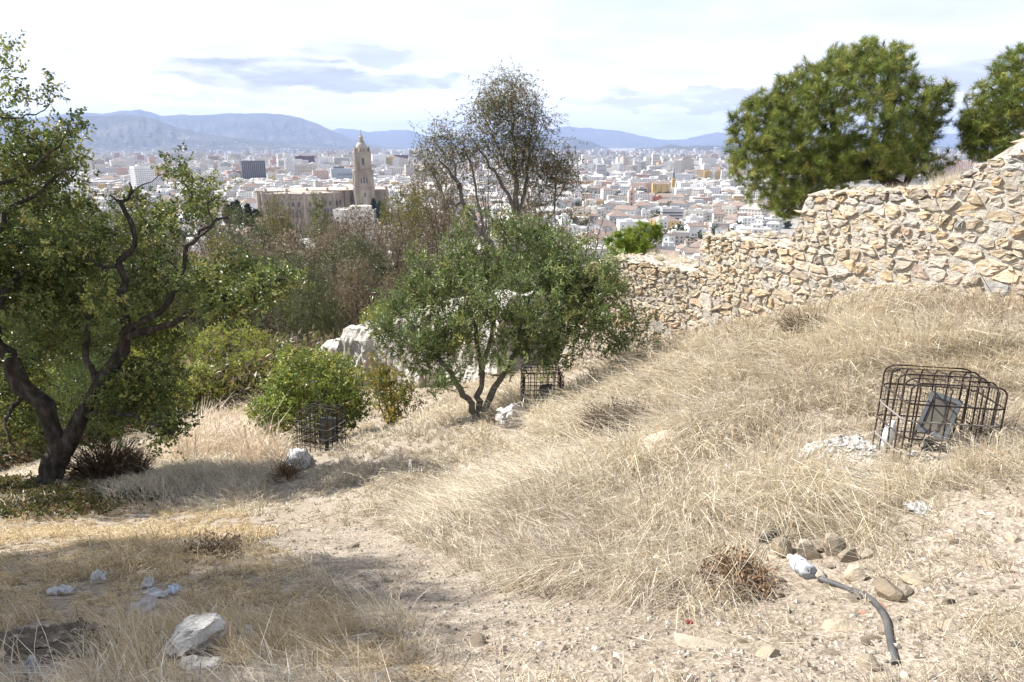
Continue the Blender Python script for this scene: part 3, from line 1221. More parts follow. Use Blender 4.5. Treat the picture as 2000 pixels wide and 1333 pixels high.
def make_tree(name, label, cat, base, limbs, C, bark, leafer, r, group=None, trunkname='trunk', crownname='crown', twig_r=0.006, wander=0.16, droop=0.0, leaf_mat=None):
    root = thing(name, label, cat, base, group)
    wood, td = grow(limbs, C, r, twig_r, wander, droop)
    b = np.array(base)
    for i in range(len(wood.v)):
        wood.v[i] = wood.v[i] - b
    wood.build(trunkname, bark, root, smooth=True)
    g = Geo()
    leafer(g, C - b, td, r)
    g.build(crownname, leaf_mat or M_leaf, root)
    return root


def broad(cols, per, sig, L, W, up=0.4, wts=None, jit=0.2):
    def f(g, C, td, r):
        n = len(C) * per
        base = np.repeat(C, per, 0) + r.normal(0, 1, (n, 3)) * sig
        D = r.normal(0, 1, (n, 3)) + np.array([0, 0, up]) + 0.5 * np.repeat(td, per, 0)
        cc = np.repeat(palette(r, len(C), cols, jit, wts), per, 0) * r.normal(1, 0.16, (n, 1))
        leaves(g, base, D, L * r.uniform(0.7, 1.25, n), W * r.uniform(0.75, 1.2, n), np.clip(cc, 0.004, 1), r)
    return f


def spray(cols, ns, nl, ln, L, W, up=0.4, jit=0.2, droop=0.0, wts=None):
    """leaves set in pairs along ns short twigs per clump"""
    def f(g, C, td, r):
        m = len(C) * ns
        D = unit(r.normal(0, 0.8, (m, 3)) + np.array([0, 0, up]) + 0.55 * np.repeat(td, ns, 0))
        S = unit(np.cross(D, r.normal(0, 1, (m, 3))))
        B = np.repeat(C, ns, 0) + r.normal(0, ln * .45, (m, 3)) - D * ln * .35
        ll = ln * r.uniform(.6, 1.25, m)
        n = m * nl
        t = np.tile((np.arange(nl) + .5) / nl, m) + r.normal(0, .04, n)
        sg = np.tile(np.where(np.arange(nl) % 2 == 0, 1.0, -1.0), m)
        Dr, Sr = np.repeat(D, nl, 0), np.repeat(S, nl, 0)
        base = np.repeat(B, nl, 0) + Dr * (t * np.repeat(ll, nl))[:, None]
        base[:, 2] -= droop * ln * t ** 2
        ld = Dr * .75 + Sr * (sg * .75)[:, None] + r.normal(0, .28, (n, 3)) + np.array([0, 0, -droop * .8])
        cc = np.repeat(palette(r, len(C), cols, jit, wts), ns * nl, 0) * np.repeat(r.normal(1, .12, (m, 1)), nl, 0) * r.normal(1, .10, (n, 1))
        leaves(g, base, ld, L * r.uniform(.7, 1.2, n), W * r.uniform(.75, 1.2, n), np.clip(cc, .004, 1), r)
        P = B[:, None] + D[:, None] * (np.linspace(0, 1, 3)[None, :] * ll[:, None])[:, :, None]
        P[:, :, 2] -= droop * ln * np.linspace(0, 1, 3)[None] ** 2
        V, Q = tubes(P, np.full((m, 3), L * .022), 3)
        g.add(V, None, Q, (.06, .045, .03))
    return f


def pinefol(cols, per, L, W, spread=0.05):
    def f(g, C, td, r):
        n = len(C) * per
        t = r.uniform(-1, 0.15, (n, 1))
        tdd = np.repeat(td, per, 0)
        base = np.repeat(C, per, 0) + tdd * t * 0.16 + r.normal(0, spread * 0.3, (n, 3))
        D = r.normal(0, 0.75, (n, 3)) + tdd * 0.9 + np.array([0, 0, 0.25])
        cc = np.repeat(palette(r, len(C), cols, 0.2), per, 0) * r.normal(1, 0.2, (n, 1))
        needles(g, base, D, L * r.uniform(0.7, 1.2, n), W, np.clip(cc, 0.004, 1), r)
    return f


GREEN_DARK = [(0.055, 0.085, 0.022), (0.075, 0.11, 0.03), (0.04, 0.065, 0.02), (0.12, 0.145, 0.035)]
GREEN_OLIVE = [(0.15, 0.19, 0.07), (0.185, 0.22, 0.095), (0.11, 0.15, 0.05), (0.22, 0.225, 0.075)]
GREEN_BRIGHT = [(0.16, 0.22, 0.03), (0.20, 0.25, 0.035), (0.11, 0.17, 0.03), (0.24, 0.26, 0.04)]
GREEN_PINE = [(0.10, 0.135, 0.025), (0.15, 0.175, 0.03), (0.075, 0.11, 0.022), (0.21, 0.21, 0.04)]
YELLOWGREEN = [(0.20, 0.20, 0.04), (0.25, 0.23, 0.05), (0.14, 0.17, 0.035)]
RUST = [(0.21, 0.155, 0.095), (0.25, 0.19, 0.12), (0.17, 0.13, 0.08), (0.18, 0.165, 0.075)]
EUC = [(0.19, 0.17, 0.07), (0.25, 0.19, 0.09), (0.15, 0.165, 0.07), (0.18, 0.195, 0.09), (0.28, 0.22, 0.125)]

# --- the carob tree on the left
r = np.random.default_rng(21)
base = on_ground(97, 950)
limbs = [limb((92, 968, 9, .24), (100, 925, 9, .18), (122, 872, 9, .17)),
         limb((122, 880, 9, .14), (82, 800, 8.9, .13), (30, 722, 8.8, .12), (-20, 640, 8.7, .11), (-80, 540, 8.7, .09), (-130, 400, 8.6, .06)),
         limb((122, 880, 9, .145), (160, 812, 9, .125), (190, 757, 9, .11), (228, 700, 9, .09), (246, 650, 9, .075), (243, 590, 9, .062), (236, 530, 9, .055), (238, 505, 9, .05)),
         limb((237, 508, 9, .05), (262, 480, 9, .042), (258, 440, 9, .036), (240, 405, 9, .033), (236, 392, 9, .03)),
         limb((237, 395, 9, .028), (250, 388, 9, .024), (257, 370, 9, .018), (252, 357, 9, .010)),
         limb((237, 395, 9, .022), (226, 390, 9, .018), (215, 381, 9, .01)),
         limb((232, 520, 9, .03), (200, 522, 9, .026), (175, 505, 9, .02), (162, 478, 9, .014)),
         limb((246, 650, 9, .05), (290, 622, 8.9, .045), (335, 585, 8.9, .042), (351, 533, 8.9, .038), (369, 490, 8.9, .034), (381, 465, 8.9, .03), (410, 440, 8.9, .024), (445, 425, 8.9, .014)),
         limb((351, 533, 8.9, .02), (330, 510, 8.9, .015), (318, 514, 8.8, .012)),
         limb((381, 465, 8.9, .018), (415, 440, 8.8, .015), (405, 400, 8.8, .010), (425, 385, 8.8, .006)),
         limb((246, 660, 9, .055), (310, 640, 8.8, .05), (390, 605, 8.7, .04), (450, 572, 8.6, .032), (520, 560, 8.5, .025), (560, 545, 8.4, .012)),
         limb((195, 750, 9, .05), (165, 700, 9.1, .045), (172, 640, 9.2, .035), (160, 560, 9.3, .02)),
         limb((160, 812, 9, .04), (220, 805, 8.8, .032), (290, 825, 8.5, .022), (340, 850, 8.3, .010)),
         limb((60, 770, 8.9, .04), (30, 790, 8.7, .035), (10, 830, 8.5, .02), (30, 880, 8.4, .01)),
         limb((-20, 640, 8.7, .06), (15, 560, 8.8, .045), (70, 520, 8.9, .03), (120, 500, 9, .02)),
         limb((-70, 560, 8.7, .06), (-10, 460, 8.7, .045), (25, 405, 8.7, .03), (80, 370, 8.7, .022), (145, 325, 8.7, .012)),
         limb((-110, 470, 8.6, .05), (-20, 385, 8.6, .035), (60, 330, 8.6, .022), (120, 280, 8.6, .012), (140, 235, 8.6, .006)),
         limb((-125, 400, 8.6, .04), (-60, 250, 8.6, .025), (30, 233, 8.6, .012), (80, 215, 8.6, .008), (100, 180, 8.6, .004)),
         limb((-130, 400, 8.6, .04), (-70, 200, 8.6, .02), (-10, 150, 8.6, .009), (25, 128, 8.6, .006), (38, 108, 8.6, .003))]
limbs = [[(x, y, z, q * .86) for x, y, z, q in L] for L in limbs]
C = blobs([(60, 440, 9.2, 110, 120, 1.2, 170), (20, 310, 8.9, 80, 80, 1, 80), (85, 300, 9.1, 75, 46, .8, 48), (5, 200, 8.7, 30, 50, .5, 18), (15, 110, 8.6, 26, 26, .3, 6), (100, 178, 8.6, 8, 10, .1, 3),
           (60, 560, 9.6, 120, 100, 1.1, 230), (140, 540, 9.9, 110, 90, 1.0, 130), (30, 680, 10.1, 90, 70, .9, 110), (190, 450, 9.8, 70, 60, .6, 36), (300, 460, 9.9, 60, 60, .6, 34), (330, 410, 9.6, 80, 45, .6, 42),
           (345, 335, 9.2, 30, 40, .4, 12), (400, 375, 9.1, 42, 32, .4, 15), (320, 570, 9.6, 110, 66, .7, 90), (450, 560, 8.9, 100, 50, .8, 95), (545, 560, 8.5, 46, 34, .5, 22), (470, 600, 8.6, 70, 30, .5, 30),
           (150, 640, 10.2, 80, 60, .7, 70), (300, 660, 9.9, 80, 45, .6, 50), (270, 780, 9.2, 80, 60, .6, 80), (330, 840, 8.6, 42, 18, .4, 22), (40, 830, 9.2, 80, 55, .7, 64), (20, 750, 9.4, 60, 50, .6, 46), (300, 740, 9.1, 70, 40, .5, 36), (190, 830, 9.8, 40, 40, .4, 18), (130, 250, 8.7, 30, 30, .4, 8), (-80, 480, 8.8, 80, 200, 1.4, 200),
           (210, 600, 8.5, 60, 50, .3, 16), (60, 640, 8.4, 60, 50, .3, 18), (110, 470, 8.4, 70, 60, .3, 26)], r)
carob_leaf = spray([(0.14, 0.18, 0.05), (0.18, 0.215, 0.058), (0.10, 0.135, 0.04), (0.25, 0.25, 0.075)], 5, 7, 0.18, 0.058, 0.036, 0.25)
make_tree('carob_tree', 'dark spreading carob tree with forked black trunk and bare snag on the shady slope', 'tree', base, limbs, C, M_bark_dark, carob_leaf, r, twig_r=0.007)

# --- the neighbouring carob that throws the shade over the near slope (it stands beyond the frame)
r = np.random.default_rng(23)
sx, sy = -8.5, 4.2
sz = gz(sx, sy)
nb = Vector((sx, sy, sz))
tl = lambda *p: [(sx + a, sy + b, sz + c, q) for a, b, c, q in p]
limbs = [tl((0, 0, -.2, .26), (.1, .1, 3, .22), (.2, 0, 5.4, .18)), tl((.2, 0, 5.2, .16), (1, .3, 6.6, .11), (1.6, .2, 8.2, .05)), tl((.2, 0, 5.2, .15), (-.8, .7, 6.8, .1), (-1.2, 1, 8.6, .05)),
         tl((.2, 0, 5.4, .14), (.3, -1, 6.8, .1), (.8, -1.8, 8.2, .04)), tl((.2, 0, 5.4, .14), (.1, 1.2, 7, .1), (.7, 2.0, 8.2, .04))]
C = np.concatenate([np.array([sx, sy, sz + 8.0]) + unit(r.normal(0, 1, (760, 3))) * (r.uniform(0, 1, (760, 1)) ** .4) * np.array([2.7, 2.9, 1.6])])
make_tree('carob_tree', 'second carob tree further up the slope whose crown shades the near grass', 'tree', nb, limbs, C, M_bark_dark, broad(GREEN_DARK, 60, 0.15, 0.10, 0.06, 0.3), r)

# --- the olive tree in the middle
r = np.random.default_rng(31)
base = on_ground(938, 810)
limbs = [limb((930, 822, 11.6, .06), (918, 790, 11.6, .052), (900, 757, 11.6, .045), (870, 715, 11.6, .035), (820, 660, 11.6, .026), (780, 600, 11.6, .014)),
         limb((938, 822, 11.7, .055), (934, 775, 11.7, .05), (938, 735, 11.7, .045), (930, 640, 11.8, .032), (900, 560, 11.9, .02), (880, 500, 12, .01)),
         limb((944, 822, 11.6, .06), (956, 775, 11.6, .052), (978, 730, 11.6, .045), (1005, 690, 11.6, .04), (1060, 640, 11.6, .03), (1130, 590, 11.6, .02), (1190, 575, 11.5, .014), (1235, 610, 11.5, .007)),
         limb((938, 735, 11.7, .04), (960, 640, 11.8, .032), (965, 540, 12, .022), (990, 450, 12.1, .012)),
         limb((1005, 690, 11.6, .03), (1030, 600, 11.9, .025), (1070, 520, 12.1, .018), (1110, 455, 12.3, .01)),
         limb((900, 560, 11.9, .02), (865, 515, 12, .016), (830, 510, 12, .012), (800, 530, 12, .008)),
         limb((1130, 590, 11.6, .018), (1180, 640, 11.5, .012), (1225, 680, 11.4, .006))]
C = blobs([(1000, 600, 11.7, 190, 100, 1.2, 360), (860, 630, 11.6, 115, 70, .9, 150), (890, 530, 12, 110, 62, .9, 130), (1080, 490, 12.3, 100, 55, .9, 130), (1150, 620, 11.6, 85, 60, .8, 120), (1225, 650, 11.4, 26, 34, .3, 16), (1248, 672, 11.3, 14, 12, .2, 6), (765, 640, 11.6, 26, 40, .3, 20), (1150, 550, 11.8, 75, 60, .8, 110),
           (785, 590, 11.8, 40, 50, .4, 36), (1000, 450, 12, 110, 25, .7, 60), (1000, 690, 11.4, 140, 28, .8, 110), (800, 690, 11.6, 45, 35, .5, 40), (880, 730, 11.3, 50, 18, .3, 20), (1205, 680, 11.4, 20, 20, .3, 10), (1070, 715, 11.2, 30, 14, .2, 8)], r)
C = C[r.uniform(0, 1, len(C)) < .68]
C = C + .40 * np.stack([fbm(C[:, 0] * 2, C[:, 2] * 2, 5), fbm(C[:, 1] * 2, C[:, 2] * 2, 6), fbm(C[:, 0] * 2, C[:, 1] * 2, 7)], -1)
olive_leaf = spray([(0.17, 0.22, 0.075), (0.21, 0.255, 0.10), (0.13, 0.18, 0.055), (0.24, 0.255, 0.085)], 5, 9, 0.20, 0.085, 0.026, 0.9)
make_tree('olive_tree', 'grey-green olive tree with three slim trunks beside the rusty cage', 'tree', base, limbs, C, M_bark_grey, olive_leaf, r, twig_r=0.006)

# --- bushes on the near slope
def bush(name, label, cat, px, py, spec, cols, per, sig, L, W, seed, bark=M_bark_brown, stems=6, cls='crown', up=0.5, jit=0.2):
    r = np.random.default_rng(seed)
    base = on_ground(px, py)
    C = blobs(spec, r, 2.8)
    b = np.array(base)
    ls = []
    for i in range(stems):
        c = C[r.integers(len(C))]
        m = b + (c - b) * 0.5 + r.normal(0, 0.12, 3)
        ls.append([(b[0], b[1], b[2] - .05, .03), (*m, .02), (*(b + (c - b) * 0.85), .008)])
    return make_tree(name, label, cat, base, ls, C, bark, spray(cols, max(4, per // 8), 8, sig * 2.2, L, W, up, jit), r, trunkname='stems', crownname='foliage', twig_r=0.005)


bush('green_bush', 'bright green rounded bush between the white wall and the smallest cage', 'bush', 590, 862,
     [(615, 770, 14.6, 100, 80, 1.1, 330), (535, 805, 14.2, 42, 45, .5, 70), (660, 800, 14.4, 55, 40, .5, 70), (610, 700, 14.7, 70, 20, .5, 30)],
     [(0.20, 0.255, 0.05), (0.27, 0.305, 0.06), (0.14, 0.19, 0.04), (0.31, 0.31, 0.08)], 40, 0.10, 0.062, 0.04, 41)
bush('yellow_bush', 'small yellowing bush just left of the olive trunks', 'bush', 765, 832,
     [(775, 775, 13.2, 45, 48, .45, 85), (745, 740, 13.3, 25, 45, .3, 35)], [(0.26, 0.22, 0.04), (0.16, 0.19, 0.04), (0.30, 0.24, 0.05)], 34, 0.075, 0.05, 0.03, 42)

# --- Aleppo pines behind the wall
PINE_L = pinefol([(0.155, 0.195, 0.04), (0.21, 0.24, 0.05), (0.105, 0.145, 0.032), (0.265, 0.27, 0.065)], 68, 0.16, 0.008)
r = np.random.default_rng(51)
base = Vector((pt(1800, 400, 15.6).x, pt(1800, 400, 15.6).y, 0))
base.z = gz(base.x, base.y)
top = pt(1760, 372, 15.6)
limbs = [[(base.x, base.y, base.z - .1, .2), (base.x - .1, base.y, (base.z + top.z) / 2, .18), (*top, .16)],
         limb((1762, 375, 15.6, .16), (1725, 345, 15.6, .14), (1680, 310, 15.8, .12), (1640, 270, 16, .09), (1620, 200, 16, .05), (1600, 140, 16, .02)),
         limb((1725, 345, 15.6, .09), (1730, 280, 15.9, .08), (1745, 200, 16.2, .05), (1735, 120, 16.4, .02)),
         limb((1690, 318, 15.8, .08), (1600, 310, 15.7, .06), (1530, 300, 15.6, .04), (1460, 290, 15.6, .015)),
         limb((1725, 345, 15.6, .07), (1660, 350, 15.3, .05), (1590, 370, 15.2, .035), (1530, 420, 15.2, .012)),
         limb((1762, 375, 15.7, .08), (1790, 300, 16, .06), (1820, 230, 16.2, .03), (1835, 170, 16.3, .012)),
         limb((1640, 270, 16, .05), (1570, 220, 16.2, .035), (1520, 190, 16.3, .012))]
C = blobs([(1640, 235, 16, 180, 125, 1.9, 960), (1590, 140, 16, 18, 14, .3, 14), (1700, 85, 16.3, 26, 10, .3, 16), (1850, 175, 16.4, 12, 26, .3, 12), (1430, 240, 16, 14, 22, .3, 12), (1460, 205, 16, 16, 14, .3, 10), (1530, 300, 16, 110, 115, 1.5, 520), (1690, 150, 16.2, 95, 65, 1.2, 300), (1660, 115, 16.2, 60, 34, .8, 90), (1780, 235, 16.3, 55, 80, 1, 210), (1825, 215, 16.5, 28, 60, .6, 70),
           (1480, 270, 16, 55, 85, 1, 170), (1545, 395, 15.4, 48, 36, .6, 90), (1700, 310, 15.4, 130, 45, 1, 260), (1590, 350, 15.4, 90, 50, .9, 200), (1800, 320, 16.6, 60, 35, .8, 90), (1560, 195, 16.2, 70, 50, 1, 160), (1745, 110, 16.5, 40, 28, .5, 40)], r, 3.0)
make_tree('pine_tree', 'big rounded pine with a leaning trunk rising right behind the upper stone wall', 'tree', base, limbs, C, M_bark_dark, PINE_L, r, leaf_mat=M_needle, twig_r=0.005)
r = np.random.default_rng(52)
b2 = pt(2030, 380, 15.5)
base = Vector((b2.x, b2.y, gz(b2.x, b2.y)))
limbs = [[(base.x, base.y, base.z - .1, .2), (*(pt(2030, 330, 15.5)), .15), (*(pt(2010, 220, 15.5)), .09), (*(pt(2000, 100, 15.5)), .03)],
         limb((2020, 300, 15.5, .08), (1960, 270, 15.4, .05), (1910, 240, 15.3, .02)), limb((2015, 240, 15.5, .07), (1970, 190, 15.4, .04), (1930, 170, 15.3, .02)),
         limb((2025, 300, 15.5, .08), (2080, 250, 15.6, .05), (2130, 190, 15.7, .02))]
C = blobs([(1950, 215, 15.4, 55, 75, 1, 300), (1990, 130, 15.5, 42, 45, .8, 120), (1935, 280, 15.3, 50, 38, .8, 150), (2050, 220, 15.6, 90, 130, 1.3, 480), (1905, 240, 15.3, 26, 40, .5, 60)], r, 3.0)
make_tree('pine_tree', 'bright green pine cut by the right edge behind the broken top of the wall', 'tree', base, limbs, C, M_bark_dark, PINE_L, r, leaf_mat=M_needle, twig_r=0.005)
r = np.random.default_rng(53)
b2 = pt(1240, 520, 24)
base = Vector((b2.x, b2.y, gz(b2.x, b2.y)))
limbs = [[(base.x, base.y, base.z - .1, .14), (*(pt(1240, 520, 24)), .1), (*(pt(1250, 440, 24)), .03)], limb((1240, 510, 24, .05), (1215, 480, 24, .03), (1200, 470, 24, .01)), limb((1240, 500, 24, .05), (1275, 465, 24, .03), (1285, 450, 24, .01))]
C = blobs([(1215, 478, 24, 34, 30, .8, 130), (1250, 468, 24, 32, 34, .8, 130), (1280, 456, 24, 14, 26, .5, 50), (1235, 500, 24, 55, 24, .9, 120)], r)
make_tree('young_pine', 'small fresh green pine showing above the lowest step of the wall', 'tree', base, limbs, C, M_bark_brown, pinefol([(0.20, 0.27, 0.03), (0.28, 0.33, 0.04), (0.14, 0.21, 0.025)], 60, 0.17, 0.011), r, leaf_mat=M_needle)

# --- the tall sparse gum tree in the middle distance
r = np.random.default_rng(61)
D = 34
b2 = pt(1015, 560, D)
base = Vector((b2.x, b2.y, gz(b2.x, b2.y)))
bb = tuple(base)
limbs = [[(*bb, .2), (*pt(1016, 520, D), .16), (*pt(1016, 450, D), .14), (*pt(1012, 380, D), .11), (*pt(1005, 300, D), .08), (*pt(1000, 220, D), .05), (*pt(1000, 165, D), .015)],
         limb((1015, 430, D, .1), (985, 370, D, .08), (960, 330, D, .06), (935, 290, D, .04), (915, 255, D, .015)),
         limb((1014, 410, D, .09), (1030, 350, D, .07), (1035, 280, D, .05), (1045, 220, D, .02)),
         limb((1010, 360, D, .07), (980, 300, D, .05), (950, 240, D, .03), (930, 195, D, .012)),
         limb((1035, 300, D, .04), (1055, 255, D, .025), (1062, 230, D, .01)),
         [(bb[0] - 1, bb[1], bb[2], .16), (*pt(975, 520, D), .13), (*pt(930, 430, D), .1), (*pt(895, 370, D), .08), (*pt(865, 310, D), .05), (*pt(850, 265, D), .015)],
         limb((930, 430, D, .08), (905, 395, D, .06), (880, 400, D, .045), (850, 350, D, .03), (832, 310, D, .012)),
         limb((950, 470, D, .08), (935, 400, D, .06), (920, 330, D, .04), (905, 280, D, .02)),
         limb((895, 370, D, .05), (885, 310, D, .035), (880, 265, D, .012)),
         limb((1016, 480, D, .08), (1075, 430, D, .06), (1085, 370, D, .045), (1090, 310, D, .015)),
         limb((1080, 400, D, .04), (1100, 370, D, .03), (1112, 345, D, .01))]
C = blobs([(1000, 200, D, 62, 46, 1.4, 130), (985, 185, D, 40, 34, 1, 45), (950, 225, D, 38, 38, 1.1, 62), (1055, 235, D, 18, 20, .5, 26), (1010, 260, D, 55, 45, 1.4, 96), (1015, 300, D, 62, 40, 1.4, 95), (935, 275, D, 35, 30, 1, 40),
           (860, 275, D, 38, 30, 1, 55), (835, 320, D, 18, 34, .7, 26), (890, 290, D, 34, 40, 1, 38), (1085, 325, D, 32, 30, 1, 80), (1108, 350, D, 20, 22, .6, 26), (1010, 335, D, 50, 26, 1, 42), (900, 340, D, 50, 50, 1.2, 28), (1060, 370, D, 40, 40, 1, 26)], r)
make_tree('gum_tree', 'tall thin many-stemmed gum tree with sparse brownish leaves against the sky', 'tree', base, limbs, C, M_bark_grey, spray(EUC, 4, 5, 0.85, 0.17, 0.05, 0.15, .2, .35), r, twig_r=0.014)

# --- trees of the wooded slope: a few grown kinds, copied and turned
def slope_tree(H, Rr, n, cols, per, sig, L, W, seed, bark, stems=4, low=0.35, wander=0.2, twig=0.012, up=0.3):
    r = np.random.default_rng(seed)
    limbs = [[(0, 0, -.6, H * .022), (r.normal(0, .1), r.normal(0, .1), H * .2, H * .019), (r.normal(0, .2), r.normal(0, .2), H * low, H * .016)]]
    p = limbs[0][-1]
    for i in range(stems):
        a = 6.28 * i / stems + r.uniform(-.4, .4)
        q = Rr * r.uniform(.45, .8)
        limbs.append([(p[0], p[1], p[2] - .1, H * .014), (math.cos(a) * q * .5, math.sin(a) * q * .5, H * (low + .2), H * .009), (math.cos(a) * q, math.sin(a) * q, H * r.uniform(.75, .95), H * .002)])
    u = unit(r.normal(0, 1, (n, 3)))
    q = r.uniform(0, 1, (n, 1)) ** (1 / 2.6)
    C = u * q * np.array([Rr, Rr, H * (1 - low) * .5]) + np.array([0, 0, H * (low + (1 - low) * .52)])
    C[:, :2] *= (1 - 0.35 * np.clip((C[:, 2:3] - H * .6) / (H * .4), 0, 1))
    C += 0.06 * H * np.stack([fbm(C[:, 0] * .9, C[:, 2] * .9, seed), fbm(C[:, 1] * .9, C[:, 2] * .9, seed + 3), fbm(C[:, 0], C[:, 1], seed + 7)], -1)
    wood, td = grow(limbs, C, r, twig, wander)
    g = Geo()
    spray(cols, max(1, per // 5), 5, sig * 2.0, L, W, up)(g, C, td, r)
    return wood, g, bark


def mesh_of(geo, name, mat, smooth=False):
    o = geo.build(name, mat, smooth=smooth)
    me = o.data
    bpy.data.objects.remove(o)
    return me


KIND = {}
for key, args in {
    'rust1': (9, 3.6, 620, RUST, 17, .2, .20, .075, 71, M_bark_brown, 6, .25, .25, .014),
    'rust2': (9, 3.2, 560, [(0.19, 0.145, 0.09), (0.23, 0.17, 0.115), (0.15, 0.12, 0.08)], 13, .2, .19, .07, 72, M_bark_brown, 7, .2, .25, .014),
    'bare': (9, 3.2, 640, [(0.22, 0.165, 0.12), (0.18, 0.14, 0.105)], 4, .2, .16, .06, 73, M_bark_brown, 7, .2, .25, .016),
    'olive': (8, 3.4, 420, [(0.11, 0.125, 0.045), (0.15, 0.15, 0.055), (0.085, 0.10, 0.04)], 30, .24, .17, .06, 74, M_bark_brown, 5, .25),
    'gold': (8, 2.6, 330, [(0.19, 0.18, 0.05), (0.23, 0.20, 0.06), (0.14, 0.15, 0.045)], 26, .24, .17, .06, 75, M_bark_brown, 5, .25),
    'cone': (11, 1.9, 330, [(0.15, 0.165, 0.04), (0.20, 0.20, 0.05), (0.11, 0.13, 0.035)], 28, .24, .17, .06, 76, M_bark_brown, 4, .15),
    'lush': (4.5, 2.6, 420, [(0.29, 0.31, 0.05), (0.36, 0.36, 0.065), (0.21, 0.26, 0.045)], 30, .15, .11, .06, 77, M_bark_brown, 5, .15),
    'dark': (4.5, 2.6, 420, [(0.085, 0.12, 0.035), (0.12, 0.15, 0.04), (0.065, 0.095, 0.03)], 32, .15, .11, .055, 78, M_bark_dark, 5, .15),
}.items():
    w, g, bk = slope_tree(*args)
    KIND[key] = (mesh_of(w, 'trunk', bk, True), mesh_of(g, 'crown', M_leaf), args[0], args[1])


def plant(kind, px, py, D, wpx, label, group=None, name='slope_tree', hs=1.0, cat='tree'):
    """a copy of a grown tree: crown centred where photograph pixel (px,py) looks at depth D, crown width in pixels wpx"""
    tm, cm, H, Rr = KIND[kind]
    c = pt(px, py, D)
    gz0 = gz(c.x, c.y)
    sc = (wpx * 1.28 / F * D) / (2 * Rr)
    need = (c.z - gz0) / 0.62
    hz = max(min(need / H, sc * 1.45), sc * 0.8) * hs
    root = thing(name, label, cat, (c.x, c.y, gz0), group)
    root.rotation_euler = (0, 0, random.uniform(0, 6.28))
    root.scale = (sc, sc, hz)
    for me, nm in ((tm, 'trunk'), (cm, 'crown')):
        o = bpy.data.objects.new(nm, me)
        col.objects.link(o)
        o.parent = root
    return root


